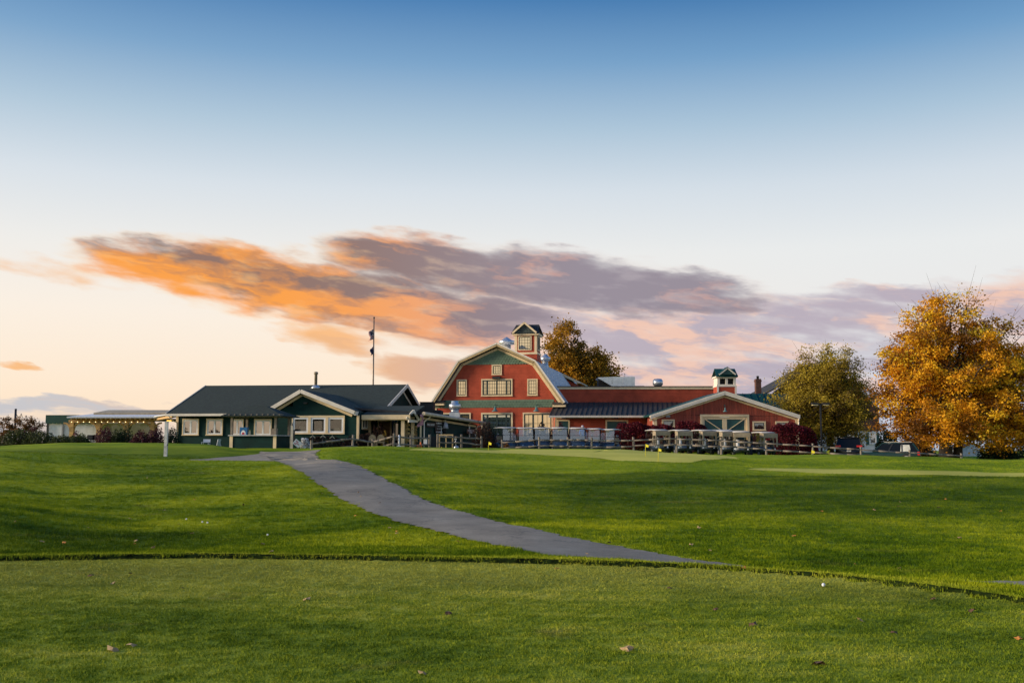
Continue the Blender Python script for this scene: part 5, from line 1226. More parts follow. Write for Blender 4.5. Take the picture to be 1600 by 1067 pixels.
# ------------------------------------------------------------------ timber patio pavilion with lights, and the canopy tent
def patio():
    Y = 74.0; g = 1.05; F = WORLD_AT(Y)
    P = lambda px, py, q=0.0: (PT(px, py, Y+q).x, PT(px, py, Y+q).z)
    T = thing('patio_pavilion', 'honey timber patio pavilion with low white roof edge and string lights', 'pavilion', (P(180, 690)[0], Y, g))
    x0, x1 = P(110, 660)[0], P(241, 660)[0]; zb0, zb1 = P(180, 660.2)[1], P(180, 656)[1]
    MB().box(x0-.1, x1, Y-.12, Y+.12, zb0, zb1).build('beam', TIMBER, T)
    for px in (112, 154, 197.5, 238.5):
        x = P(px, 680)[0]; MB().box(x-.15, x+.15, Y-.13, Y+.13, g, zb0-.002).build('post', TIMBER, T)
        for s in (-1, 1):
            b = MB(); pr = [(x+s*(.13+.5*(1-math.cos(t))), zb0-.52+.5*math.sin(t)) for t in np.linspace(0, math.pi/2, 5)]
            for p, q in zip(pr[:-1], pr[1:]): b.beam((p[0], Y, p[1]), (q[0], Y, q[1]), .12, .12)
            b.build('knee_brace', TIMBER, T)
        MB().box(x-.12, x+.12, Y+5.9, Y+6.1, g, zb0).build('rear_post', TIMBER, T)
    ra, rz_ = P(104, 650.8, -.9); rb, rz2 = P(243, 650.6, -.9)
    m_ = MB(); m_.slab((ra, Y-.9, rz_), (rb+1.2, Y-.9, rz2), (rb+1.2, Y+6.6, rz_+.55), (ra, Y+6.6, rz_+.55), .10); m_.build('roof', M('white_membrane', (.75, .76, .78), .5, .05), T)
    for k in range(18):
        x = ra+.3+(rb-ra-.4)*k/17; MB().box(x-.05, x+.05, Y-.8, Y+6.4, zb1+.005, zb1+.16).build('rafter', TIMBER, T)
    u0, uz = P(146, 644.8, 2.2); u1, _ = P(264, 644, 2.2)
    m_ = MB(); m_.slab((u0, Y+2.2, uz), (u1, Y+2.2, uz), (u1, Y+5, uz+.3), (u0, Y+5, uz+.3), .16); m_.build('upper_roof', M('tan_trim2', (.42, .34, .22), .6, .15), T)
    # angled bay joining the clubhouse
    a = P(241, 655, 0); b_ = P(269, 650.5, -2.2)
    m_ = MB(); m_.beam((a[0], Y-.3, a[1]), (b_[0], Y-2.2, b_[1]), .12, .22); m_.build('bay_beam', TIMBER, T)
    m_ = MB(); m_.slab((rb-.1, Y-.95, rz2+.03), (b_[0]+.2, Y-2.6, b_[1]+.22), (b_[0]+.6, Y+3, b_[1]+.5), (rb-.1, Y+3, rz2+.35), .07); m_.build('bay_roof', MATS['white_membrane'], T)
    # vinyl sheets between the posts at the back
    VIN = clear_mat('clear_vinyl', (.97, .97, .97), .08, .85, (.86, .86, .85))
    ps = [112, 154, 197.5, 238.5]
    for a, b in zip(ps[:-1], ps[1:]):
        xa, xb = P(a, 680, 5.8)[0], P(b, 680, 5.8)[0]
        MB().box(xa+.2, xb-.2, Y+5.85, Y+5.87, g+.6, zb0+.1).build('vinyl_sheet', VIN, T)
    # string lights along the beam
    S = thing('string_lights', 'string of small warm bulbs along the patio pavilion beam', 'string lights', (x0, Y-.2, zb1))
    wire = MB(); bulbs = []; n = 14; pts = []
    for k in range(n*3+1):
        u = k/(n*3); x = x0+(x1-x0)*u; sag = .05*math.sin((u*n % 1)*math.pi); pts.append((x, Y-.17, (zb0+zb1)/2+.04-sag))
        if k % 3 == 1 and k < n*3-2: bulbs.append(pts[-1])
    wire.pipe(pts, .008, 4); wire.build('wire', BLACK, S)
    BULB = emit_mat('warm_bulb', (1.0, .72, .36), 4.0)
    for p in bulbs: MB().ball((p[0], p[1], p[2]-.05), .026, 5).build('bulb', BULB, S)
    L = PT(264, 657.3, 71.0); LM = thing('eave_lamp', 'small glowing amber lamp under the clubhouse eave corner', 'lamp', L)
    MB().box(L.x-.12, L.x+.12, L.y-.05, L.y+.1, L.z+.05, L.z+.1).build('bracket', BLACK, LM); MB().box(L.x-.15, L.x+.15, L.y-.04, L.y+.06, L.z-.04, L.z+.045).build('lens', emit_mat('amber_lens', (1, .5, .08), 1.5), LM)
    # canopy tent
    Yt = 77.0; Q = lambda px, py: (PT(px, py, Yt).x, PT(px, py, Yt).z)
    C = thing('canopy_tent', 'dark green canopy tent with scalloped valance and clear vinyl walls', 'canopy', (Q(90, 690)[0], Yt, g))
    a, z1 = Q(71.3, 648.3); b, z0 = Q(112, 660.8)
    v = MB(); n = 14
    prof = [(a, z1), (b+2, z1)]
    for k in range(n*4, -1, -1): prof.append((a+(b+2-a)*k/(n*4), z0-.06*abs(math.sin(k/4*math.pi))))
    v.prism(prof, Yt, Yt+.04); v.build('valance', M('canopy_green', (.008, .06, .045), .7, .15), C)
    sv = MB(); sv.box(a, a+.04, Yt+.04, Yt+6, z0, z1); sv.build('side_valance', MATS['canopy_green'], C)
    tp = MB(); tp.slab((a, Yt+.04, z1), (b+2, Yt+.04, z1), (b+2, Yt+6, z1+.1), (a, Yt+6, z1+.1), .03); tp.build('canopy_top', MATS['canopy_green'], C)
    for px in (72.5, 96.5): x = Q(px, 680)[0]; MB().box(x-.06, x+.06, Yt+.06, Yt+.18, g, z0+.1).build('pole', BLACK if px < 80 else M('grey_pole', (.3, .3, .3), .5), C)
    MB().box(a+.1, b+1.8, Yt+.2, Yt+.22, g+.5, z0+.1).build('vinyl_wall', VIN, C)
    # dark patio chairs
    for k, px in enumerate((203/11.43+60+62, 146.5)):
        pass
    for k, px in enumerate((139.5, 148)):
        x = P(px, 690, -1.2)[0]; zc = H(x, Y-1.2)
        K = thing('patio_chair', 'black metal patio chair behind the shrubs by pavilion post', 'chair', (x, Y-1.2, zc), group='patio chairs')
        fr = MB()
        for dx in (-.24, .24):
            for dy in (-.22, .22): fr.box(x+dx-.02, x+dx+.02, Y-1.2+dy-.02, Y-1.2+dy+.02, zc, zc+(.9 if dy > 0 else .62))
            fr.box(x+dx-.02, x+dx+.02, Y-1.42, Y-.98, zc+.60, zc+.64)
        fr.build('frame', BLACK, K)
        MB().box(x-.26, x+.26, Y-1.44, Y-.96, zc+.42, zc+.46).build('seat', BLACK, K); MB().box(x-.24, x+.24, Y-1.0, Y-.97, zc+.55, zc+.92).build('backrest', BLACK, K)
patio()

# ------------------------------------------------------------------ driving range net
def net():
    Y = 92.0; p0 = PT(24.5, 638.5, Y); p1 = PT(72, 657.5, Y+34)
    T = thing('range_net', 'driving range net sagging from a dark pole behind the bushes', 'net', (p0.x, Y, .9))
    MB().tube((p0.x, Y, .6), (p0.x, Y, p0.z), .13, .10, 8).build('pole', BLACK, T)
    m, t, b = new_mat('range_netting')
    tr = t.new('ShaderNodeBsdfTransparent'); mx = t.new('ShaderNodeMixShader'); mx.inputs[0].default_value = .16
    b.inputs['Base Color'].default_value = (.06, .08, .12, 1); t.link(tr.outputs[0], mx.inputs[1]); t.link(b.outputs[0], mx.inputs[2]); t.link(mx.outputs[0], m.node_tree.nodes['Material Output'].inputs[0])
    n = 7; top = []
    for k in range(n*6+1):
        u = k/(n*6); q = p0.lerp(p1, u); f = (u*n) % 1
        top.append(Vector((q.x, q.y, q.z-.25-.9*math.sin(f*math.pi)**.8*(0.45 if k > 0 else 0))))
    mb = MB()
    for a, b_ in zip(top[:-1], top[1:]): mb.add([a, b_, (b_.x, b_.y, .3), (a.x, a.y, .3)], [(0, 1, 2, 3)])
    mb.build('netting', m, T)
    c = MB(); c.pipe(top, .025, 4); c.build('cable', BLACK, T)
net()

# ------------------------------------------------------------------ posts, flagpole, street lamp
def posts():
    b = GP(258.5, 713); z = PT(258.5, 659.5, b.y).z
    T = thing('white_post', 'tall weathered white post standing alone on the grass mound', 'post', b)
    WP = M('peeling_white_paint', (.66, .64, .58), .7, .3, 3, .2)
    p = MB(); p.box(b.x-.075, b.x+.075, b.y-.07, b.y+.07, b.z-.1, z); p.build('shaft', WP, T); MB().box(b.x-.09, b.x+.09, b.y-.085, b.y+.085, z+.002, z+.04).build('cap', WP, T); MB().box(b.x+.078, b.x+.11, b.y-.03, b.y+.03, b.z+.55, b.z+.62).build('hook', BLACK, T)
    Y = 60.2; a = PT(455.6, 702, Y); z = PT(455.6, 665, Y).z
    T = thing('signpost', 'pale wooden post beside the kiosk with dark strip', 'post', (a.x, Y, H(a.x, Y)))
    MB().box(a.x-.07, a.x+.07, Y-.06, Y+.06, H(a.x, Y)-.1, z).build('shaft', M('bleached_wood', (.55, .48, .38), .8, .2, 3, .2), T); MB().lathe((a.x, Y, z), [(.05, 0), (.06, .05), (.03, .12), (.01, .2)], 8).build('finial', OLDWOOD, T)
    MB().box(a.x+.09, a.x+.16, Y, Y+.08, z-1.1, z-.25).build('side_strip', BLACK, T); MB().box(a.x+.06, a.x+.1, Y+.01, Y+.06, z-.5, z-.45).build('strip_clip', BLACK, T)
    # flagpole behind the clubhouse
    Y = 92.0; b = PT(582, 640, Y); tz = PT(584.4, 497.5, Y)
    T = thing('flagpole', 'tall bronze flagpole rising behind the clubhouse roof', 'flagpole', (tz.x, Y, 1.1))
    s = MB(); s.tube((tz.x, Y, 1.0), (tz.x, Y, tz.z), .10, .05, 10); s.build('pole', M('bronze_pole', (.16, .13, .10), .4, .1, metal=.4), T)
    MB().ball((tz.x, Y, tz.z+.06), .09, 6).build('finial', BLACK, T)
    def flag(py0, py1, w, mat, nm, lab, par):
        z1, z0 = PT(584, py0, Y).z, PT(584, py1, Y).z; nx, nz = 10, 14; v = []
        for j in range(nz+1):
            for i in range(nx+1):
                u, q = i/nx, j/nz; fold = math.sin(u*9+q*2.2)*.16*u
                v.append((tz.x-.06-w*u*(1-.25*q*(1-q)*2)-.06*math.sin(q*7)*u, Y-fold, z1+(z0-z1)*q-.28*u*(1-.4*q)))
        fs = [(j*(nx+1)+i, j*(nx+1)+i+1, (j+1)*(nx+1)+i+1, (j+1)*(nx+1)+i) for j in range(nz) for i in range(nx)]
        G = MB(); G.add(v, fs, True, True); o = G.build(nm, mat, None); tag(o, lab, 'flag')
        me = o.data; uv = me.uv_layers.new(name='uv')
        for p in me.polygons:
            for li in p.loop_indices:
                k = me.loops[li].vertex_index; uv.data[li].uv = ((k % (nx+1))/nx, 1-(k//(nx+1))/nz)
        return o
    m, t, b_ = new_mat('striped_flag')
    uvn = t.new('ShaderNodeUVMap'); sp = t.new('ShaderNodeSeparateXYZ'); t.link(uvn.outputs[0], sp.inputs[0])
    st = t.m('GREATER_THAN', t.m('MODULO', t.m('MULTIPLY', sp.outputs[1], 13.0), 2.0), 1.0)
    c = t.mix(st, (.33, .015, .02, 1), (.6, .58, .58, 1))
    can = t.m('MULTIPLY', t.m('LESS_THAN', sp.outputs[0], .62), t.m('GREATER_THAN', sp.outputs[1], 6/13))
    vo = t.new('ShaderNodeTexVoronoi'); vo.inputs['Scale'].default_value = 11; vo.inputs['Randomness'].default_value = 0; t.link(uvn.outputs[0], vo.inputs['Vector'])
    star = t.m('LESS_THAN', vo.outputs[0], .20)
    c = t.mix(can, c, t.mix(star, (.012, .018, .06, 1), (.6, .6, .6, 1)))
    t.link(c, b_.inputs['Base Color']); b_.inputs['Roughness'].default_value = .8
    flag(514, 530, .42, m, 'striped_flag', 'limp red white and blue striped flag on the flagpole', T)
    flag(541.5, 553.5, .26, M('navy_flag_cloth', (.02, .03, .09), .8, .3, 6), 'navy_flag', 'limp navy blue flag hanging below the striped flag', T)
    # parking lot lamp
    Y = 77.0; b = PT(1284, 700, Y); t_ = PT(1284, 632, Y); g = H(b.x, Y)
    T = thing('lot_lamp', 'dark twin head parking lot lamp in front of olive tree', 'street lamp', (b.x, Y, g))
    MB().box(b.x-.055, b.x+.055, Y-.055, Y+.055, g-.1, t_.z+.05).build('pole', BLACK, T); MB().box(b.x-.3, b.x+.3, Y-.04, Y+.04, t_.z-.02, t_.z+.04).build('crossarm', BLACK, T)
    for s in (-1, 1):
        x = b.x+s*.42; h = MB().box(min(x-.25, x+.25), x+.25, Y-.2, Y+.2, t_.z+.0, t_.z+.14).build('lamp_head', BLACK, T)
        MB().box(x-.2, x+.2, Y-.17, Y+.17, t_.z-.07, t_.z-.002).build('lens', M('lamp_lens', (.75, .62, .32), .3), T)
posts()

# ------------------------------------------------------------------ split-rail fences
def fence(nm, lab, pts, rails=(0.82, 0.45), h=1.05):
    """pts: (pixel x, post-top row, distance)"""
    w = [PT(a, b, c) for a, b, c in pts]
    T = thing(nm, lab, 'fence', (w[0].x, w[0].y, H(w[0].x, w[0].y)))
    r = random.Random(len(pts)); top = []
    for p in w:
        g = H(p.x, p.y); q = MB(); a = .075
        n = 7; ring = [(a*(1+r.uniform(-.15, .15))*math.cos(6.283*k/n), a*(1+r.uniform(-.15, .15))*math.sin(6.283*k/n)) for k in range(n)]
        ln = (r.uniform(-.03, .03), r.uniform(-.03, .03))
        q.add([(p.x+x, p.y+y, g-.15) for x, y in ring]+[(p.x+x*.95+ln[0], p.y+y*.95+ln[1], p.z+r.uniform(-.03, .03)) for x, y in ring], [tuple(range(n))[::-1], tuple(range(n, 2*n))]+[(i, (i+1) % n, (i+1) % n+n, i+n) for i in range(n)])
        q.build('post', OLDWOOD, T)
    for a, b in zip(w[:-1], w[1:]):
        if (a-b).length > 5.5: continue
        for f in rails:
            q = MB(); dz = (f-1)*1.05
            A = Vector((a.x, a.y-.03, a.z+dz+r.uniform(-.03, .03))); B = Vector((b.x, b.y-.03, b.z+dz+r.uniform(-.03, .03)))
            m1 = A.lerp(B, .35)+Vector((0, 0, r.uniform(-.03, .02))); m2 = A.lerp(B, .7)+Vector((0, 0, r.uniform(-.03, .02)))
            for s0, s1, r0, r1 in ((A, m1, .045, .062), (m1, m2, .062, .062), (m2, B, .062, .045)): q.tube(s0, s1, r0, r1, 6)
            q.build('rail', OLDWOOD, T)
    return T
fence('rail_fence', 'split rail fence between the golf carts and the putting green',
      [(785, 687, 65.0), (843, 682.5, 65.0), (888, 683, 65.2), (924, 683.5, 65.4), (990, 683, 65.6), (1057, 681, 65.6), (1127, 684, 65.4), (1197, 688, 65.2), (1270, 693, 65.0), (1345, 698, 65.0), (1421, 703, 65.4), (1502, 708, 66.5)])
fence('entrance_fence', 'short split rail fence along the clubhouse entrance walk',
      [(486.5, 688, 56.0), (551, 679.5, 57.5), (582, 685.5, 61.0), (615, 677, 60.2), (642, 680, 62.0), (671, 679, 63.0)], rails=(.80, .40))
fence('gate_fence', 'dark split rail fence in front of the pro shop wall', [(683.5, 678, 64.0), (721.5, 679, 64.6), (752, 682, 65.0)], rails=(.84, .48))

# ------------------------------------------------------------------ small things around the entrance
def smalls():
    def gz(x, y): return H(x, y)
    # wooden frame gate leaning at the pro shop
    Y = 64.8; a, b = PT(686.5, 679.5, Y), PT(707, 699.5, Y); g = gz(a.x, Y); T = thing('wood_frame', 'pale new wood frame with four openings by the pro shop', 'frame', ((a.x+b.x)/2, Y, g))
    PINE = M('fresh_pine', (.60, .42, .20), .7, .15)
    for x in (a.x, (a.x+b.x)/2, b.x): MB().box(x-.04, x+.04, Y-.03, Y+.03, g, a.z-.045).build('stile', PINE, T)
    for z in (g+.04, a.z): MB().box(a.x-.04, b.x+.04, Y-.035, Y+.035, z-.043, z+.043).build('rail', PINE, T)
    # white notice on the fence
    Y = 62.9; a, b = PT(662, 684, Y), PT(667.5, 694, Y); T = thing('white_notice', 'blank white notice sheet hung on the entrance fence rail', 'notice', ((a.x+b.x)/2, Y, b.z)); MB().box(a.x, b.x, Y-.09, Y-.07, b.z, a.z).build('sheet', WHITE, T); MB().box(a.x, b.x, Y-.069, Y-.05, a.z-.06, a.z+.01).build('batten', OLDWOOD, T)
    # cone
    x = PT(657.3, 697, 62.5).x; g = gz(x, 62.5); T = thing('traffic_cone', 'orange traffic cone at the foot of the entrance fence', 'cone', (x, 62.5, g)); OR = M('orange_plastic', (.75, .16, .02), .5)
    MB().box(x-.16, x+.16, 62.34, 62.66, g, g+.03).build('base', OR, T); MB().lathe((x, 62.5, g+.03), [(.12, 0), (.03, .42), (.02, .43)], 12).build('cone_body', OR, T)
    x = PT(654, 697, 62.3).x; g = gz(x, 62.3); T = thing('clay_pot', 'small terracotta pot beside the orange cone', 'pot', (x, 62.3, g)); MB().lathe((x, 62.3, g), [(.09, 0), (.13, .2)], 12).build('pot_body', M('terracotta', (.35, .13, .06), .8), T); MB().lathe((x, 62.3, g+.202), [(.15, 0), (.15, .05)], 12).build('rim', MATS['terracotta'], T)
    # galvanised tub with pump
    x = PT(713, 695, 65.3).x; g = gz(x, 65.3); T = thing('metal_tub', 'round galvanised tub with upright handle by the pro shop wall', 'tub', (x, 65.3, g)); MB().lathe((x, 65.3, g), [(.17, 0), (.19, .25), (.18, .30), (.10, .36)], 14).build('tub_body', STEEL, T); q = MB(); q.tube((x-.02, 65.3, g+.36), (x-.06, 65.3, g+.75), .03); q.box(x-.14, x+.02, 65.25, 65.35, g+.75, g+.85); q.build('handle', STEEL, T)
    x = PT(690, 697, 64.4).x; g = gz(x, 64.4); T = thing('yellow_marker', 'small yellow marker at the foot of the wood frame', 'marker', (x, 64.4, g)); MB().box(x-.09, x+.09, 64.32, 64.48, g, g+.05).build('foot', M('yellow_plastic', (.75, .5, .03), .5), T); MB().lathe((x, 64.4, g+.05), [(.07, 0), (.05, .15), (.01, .22)], 8).build('marker_body', MATS['yellow_plastic'], T)
    # white bollard
    x = PT(623.3, 690, 60.5).x; g = gz(x, 60.5); z = PT(623, 679.5, 60.5).z; T = thing('white_bollard', 'slim white bollard beside the porch post', 'bollard', (x, 60.5, g)); MB().tube((x, 60.5, g), (x, 60.5, z), .05, .05, 10).build('tube', WHITE, T); MB().box(x-.13, x+.13, 60.4, 60.6, g, g+.18).build('base', WHITE, T)
    # barrel-back chairs by the porch
    for px in (581, 594.3):
        Yc = 63.5; x = PT(px, 690, Yc).x; g = gz(x, Yc); z = PT(px, 678.5, Yc).z
        T = thing('wicker_chair', 'round backed wicker chair in the planting by the porch', 'chair', (x, Yc, g), group='wicker chairs by the porch'); WK = M('wicker', (.30, .23, .13), .8, .4, 12, .4)
        MB().prism([(x+.24*math.cos(t), z-.34+.34*math.sin(t)) for t in np.linspace(-.2, math.pi+.2, 11)], Yc+.18, Yc+.24).build('backrest', WK, T); MB().box(x-.25, x+.25, Yc-.25, Yc+.18, g+.38, g+.46).build('seat', WK, T)
        for dx, dy in ((-.22, -.22), (.22, -.22), (-.22, .18), (.22, .18)): MB().tube((x+dx, Yc+dy, g), (x+dx, Yc+dy, g+.38), .025).build('leg', WK, T)
    # corn-stalk bundles tied to the porch posts
    r = random.Random(3)
    for px, yo, lab in ((634, 66.4, 'dried corn stalk bundle tied to the front porch post'), (649, 66.9, 'dried corn stalk bundle tied to the inner porch post')):
        x = PT(px, 690, yo).x; g = gz(x, yo); o = MB()
        for k in range(26):
            a, q = r.uniform(-.16, .16), r.uniform(-.1, .1); h = r.uniform(1.2, 2.0); o.tube((x+a*.6, yo+q, g), (x+a, yo+q, g+h), .012, .006, 4)
            for _ in range(4): z = r.uniform(.3, h); s = r.uniform(-.2, .2); o.add([(x+a*z/h, yo+q, g+z), (x+a*z/h+s, yo+q+r.uniform(-.1, .1), g+z+.06), (x+a*z/h+s*1.3, yo+q, g+z-.12)], [(0, 1, 2)])
        T = thing('corn_stalks', lab, 'corn stalks', (x, yo, g)); tag(o.build('stalks', M('dry_corn', (.38, .26, .10), .8, .4, 9), T), kind='stuff'); MB().lathe((x, yo, g+.9), [(.16, 0), (.16, .05)], 10).build('twine', OLDWOOD, T)
    # tilted white sign with red lettering
    Y = 59.2; c = PT(464.4, 692.5, Y); F = Frame(c.x, Y, R(20)); T = thing('tilted_sign', 'white notice board with red lettering leaning beside the path', 'sign', (c.x, Y, gz(c.x, Y)))
    rot = R(-38); co, si = math.cos(rot), math.sin(rot); w, h = .22, .17
    q = lambda a, b, d: (a*co-b*si, d, c.z+a*si+b*co)
    m_ = MB(F); m_.add([q(-w, -h, 0), q(w, -h, 0), q(w, h, 0), q(-w, h, 0), q(-w, -h, .02), q(w, -h, .02), q(w, h, .02), q(-w, h, .02)], [(0, 1, 2, 3), (7, 6, 5, 4), (0, 4, 5, 1), (1, 5, 6, 2), (2, 6, 7, 3), (3, 7, 4, 0)]); m_.build('board', WHITE, T)
    rr = random.Random(8); RED = M('red_lettering', (.55, .03, .06), .5)
    m_ = MB(F)
    for (b0, b1, a0, a1) in ((.04, .10, -.16, .02), (-.04, .01, -.06, .14), (-.12, -.06, -.16, -.02)):
        a = a0
        while a < a1: s = rr.uniform(.02, .035); m_.add([q(a, b0, -.006), q(a+s*.7, b0, -.006), q(a+s*.7, b1, -.006), q(a, b1, -.006)], [(0, 1, 2, 3)]); a += s
    o = m_.build('lettering', RED, T); o['kind'] = 'stuff'
    MB(F).tube((0, .05, gz(c.x, Y)-.05), (0.0, .03, c.z), .02).build('stake', OLDWOOD, T)
    # pale wire chairs / white garden chairs by the wall
    for px, Y, w, h, lab in ((321.5, 67.5, .24, .32, 'white garden chair sitting low beside the clubhouse wall'), (338.5, 66.8, .10, .34, 'white folding board leaning beside the kiosk')):
        a = PT(px, 692, Y); z1 = PT(px, 686, Y).z; T = thing('white_chair' if w > .2 else 'white_board', lab, 'chair' if w > .2 else 'board', (a.x, Y, gz(a.x, Y)))
        g = gz(a.x, Y)
        if w > .2:
            MB().box(a.x-w, a.x+w, Y+.2, Y+.24, g+.3, z1).build('backrest', WHITE, T); MB().box(a.x-w, a.x+w, Y-.25, Y+.2, g+.30, g+.34).build('seat', WHITE, T)
            for dx in (-w+.02, w-.02):
                for dy in (-.2, .18): MB().box(a.x+dx-.02, a.x+dx+.02, Y+dy-.02, Y+dy+.02, g, g+.30).build('leg', WHITE, T)
        else:
            m_ = MB(); m_.slab((a.x-.04, Y, g), (a.x+.05, Y+.4, g), (a.x+.15, Y+.4, z1), (a.x+.06, Y, z1), .03); m_.build('panel', WHITE, T); MB().beam((a.x+.1, Y+.2, z1-.1), (a.x+.25, Y+.2, g), .03, .03).build('prop', WHITE, T)
    # golf-bag stand frames with pale A-frame tops
    for px, py in ((488.5, 680.5), (504.5, 680.2), (519, 681.5)):
        Y = 63.0; c = PT(px, py, Y); g = gz(c.x, Y); T = thing('bag_stand', 'golf bag stand with pale forked top in front of picture windows', 'bag stand', (c.x, Y, g), group='golf bag stands by the windows')
        MB().tube((c.x, Y, g), (c.x, Y, c.z-.02), .03, .03, 6).build('leg', BLACK, T)
        f = MB(); f.beam((c.x-.16, Y, c.z-.14), (c.x+.01, Y, c.z+.01), .03, .04); f.beam((c.x-.01, Y, c.z+.01), (c.x+.16, Y, c.z-.14), .03, .04); f.beam((c.x, Y, c.z), (c.x, Y, c.z+.08), .03, .03); f.build('fork', M('pale_wood', (.55, .5, .36), .7), T)
    # scarecrow on the wall
    F = FA; x, z1 = F.px(694.5, 650, -.2); _, z0 = F.px(694.5, 680.5, -.2)
    T = thing('scarecrow', 'scarecrow figure in pointed dark hat mounted on the green annex wall', 'scarecrow', F.W(x, -.2, z0))
    h = z1-z0; RAG = M('black_rag', (.02, .02, .022), .9, .3); GR = M('grey_rag', (.38, .38, .42), .9, .35, 9)
    MB(F).lathe((x, -.22, z0+h*.80), [(.30, 0), (.13, .03), (.08, .16), (.015, h*.22)], 12).build('hat', RAG, T); MB(F).ball((x, -.22, z0+h*.76), .11, 7).build('head', CLOTH, T)
    MB(F).lathe((x, -.2, z0+h*.36), [(.30, 0), (.26, h*.12), (.24, h*.25), (.10, h*.34)], 12).build('shirt', GR, T)
    for s in (-1, 1):
        MB(F).tube((x+s*.2, -.2, z0+h*.66), (x+s*.48, -.25, z0+h*.42), .08, .06, 8).build('sleeve', RAG, T); MB(F).tube((x+s*.1, -.2, z0+h*.36), (x+s*.13, -.2, z0+h*.08), .09, .07, 8).build('trouser_leg', RAG, T)
        MB(F).box(x+s*.36-.05, x+s*.36+.05, -.12, -.06, z0-.1, z0+h*.5).build('frame_leg', WHITE, T)
    MB(F).box(x-.41, x+.41, -.05, -.01, z0+h*.1, z0+h*.16).build('crossbar', WHITE, T)
    # small porch flag
    Y = 66.3; c = PT(661.8, 652, Y); v = [(c.x+.10*math.sin(j*.9)*(i)*.6-.08*i, Y-.1-.05*i, c.z+.28-.13*j-.05*i) for j in range(7) for i in range(4)]
    m_ = MB(); m_.add(v, [(j*4+i, j*4+i+1, (j+1)*4+i+1, (j+1)*4+i) for j in range(6) for i in range(3)], True); T = thing('porch_flag', 'small faded red and white flag hanging from the annex corner', 'flag', (c.x, Y, c.z)); m_.build('cloth', M('faded_flag', (.42, .20, .24), .8, .4, 8), T); MB().tube((c.x+.03, Y-.05, c.z+.32), (c.x+.03, Y+.3, c.z+.2), .015).build('staff', OLDWOOD, T)
    # flags on the practice greens
    YF_ = M('yellow_flag', (.85, .72, .03), .6, .1)
    for px, py, hpx, lab in ((763, 704, 14, 'yellow pin flag at the back of the practice green near the bush'), (1008.5, 712.5, 19, 'yellow pin flag on the practice green in front of fence post'), (1028.5, 721, 21, 'yellow pin flag nearest the front edge of practice green'),
                        (1268, 709, 6, 'low yellow pin flag beyond the mound beside fence post'), (1295.5, 709, 6, 'low yellow pin flag beyond the mound by the black car')):
        b = GP(px, py) if hpx > 10 else Vector(PT(px, py, 58)); b.z = H(b.x, b.y); z = PT(px, py-hpx, b.y).z
        T = thing('pin_flag', lab, 'pin flag', b); MB().tube((b.x, b.y, b.z), (b.x+.02, b.y, z), .012, .010, 6).build('pin', YF_, T)
        f = MB(); s = b.y/FPX; k = 1 if px != 1295.5 else -1
        f.add([(b.x+.02, b.y, z), (b.x+.02+4.3*s*k, b.y-.05, z-2.0*s), (b.x+.02+4.0*s*k, b.y-.06, z-5.2*s), (b.x+.02, b.y, z-4.6*s), (b.x+.02, b.y+.006, z), (b.x+.02+4.3*s*k, b.y-.044, z-2.0*s), (b.x+.02+4.0*s*k, b.y-.054, z-5.2*s), (b.x+.02, b.y+.006, z-4.6*s)], [(0, 1, 2, 3), (7, 6, 5, 4), (0, 4, 5, 1), (1, 5, 6, 2), (2, 6, 7, 3), (3, 7, 4, 0)]); f.build('flag_cloth', YF_, T)
    # shed beyond the maple
    Y = 96.0; a, b = PT(1500, 713, Y), PT(1534, 701, Y); T = thing('white_shed', 'small white gabled shed beyond the maple trunk', 'shed', ((a.x+b.x)/2, Y, .2)); m = (a.x+b.x)/2+.3
    MB().prism([(a.x, .1), (b.x, .1), (b.x, 1.0), (m, 1.55), (a.x, 1.0)], Y, Y+3).build('wall', M('pale_shed', (.62, .68, .74), .6), T); q = MB(); q.slab((a.x-.1, Y-.1, .97), (m, Y-.1, 1.6), (m, Y+3.1, 1.6), (a.x-.1, Y+3.1, .97), .06); q.slab((m, Y-.1, 1.6), (b.x+.1, Y-.1, .97), (b.x+.1, Y+3.1, .97), (m, Y+3.1, 1.6), .06); q.build('roof', DARKROOF2, T)
smalls()
# ------------------------------------------------------------------ golf carts
NAVY = M('navy_gloss', (0.035, 0.055, 0.085), 0.18, 0.12, 2, 0.02, spec=0.7)
ROOFW = M('cart_roof', (0.60, 0.58, 0.55), 0.35, 0.06, 2, 0.02)
BEIGE = M('beige_vinyl', (0.33, 0.265, 0.18), 0.6, 0.15, 4, 0.1)
RUB = M('tyre_rubber', (0.016, 0.016, 0.017), 0.8, 0.2)
RIM = M('wheel_rim', (0.55, 0.56, 0.58), 0.3, 0.1, metal=0.6)
CHROME = M('chrome', (0.75, 0.76, 0.78), 0.15, 0.05, metal=0.9)
WSH = clear_mat('windscreen', (0.74, 0.78, 0.84), 0.17)
BAGS = [M('bag_navy', (0.02, 0.03, 0.09), .6), M('bag_rose', (.35, .08, .12), .6), M('bag_white', (.6, .6, .62), .5), M('bag_black', (.02, .02, .02), .5)]
def wheel_part(par, c, r, w, axis=(1, 0, 0)):
    t = MB(); t.wheel(c, r, w, axis, 18); o = t.build('wheel', RUB, par)
    h = MB(); a = Vector(axis).normalized()
    h.wheel(Vector(c), r*.58, w+.03, axis, 14); h.build('rim', RIM, o)
    return o
def loft(secs, closed=True):
    """secs: list of equal-length rings of points"""
    m_ = MB(); n = len(secs[0]); m_.add([p for s in secs for p in s], [(j*n+i, j*n+(i+1) % n, (j+1)*n+(i+1) % n, (j+1)*n+i) for j in range(len(secs)-1) for i in range(n)]+[tuple(range(n))[::-1], tuple((len(secs)-1)*n+i for i in range(n))], True, True)
    return m_
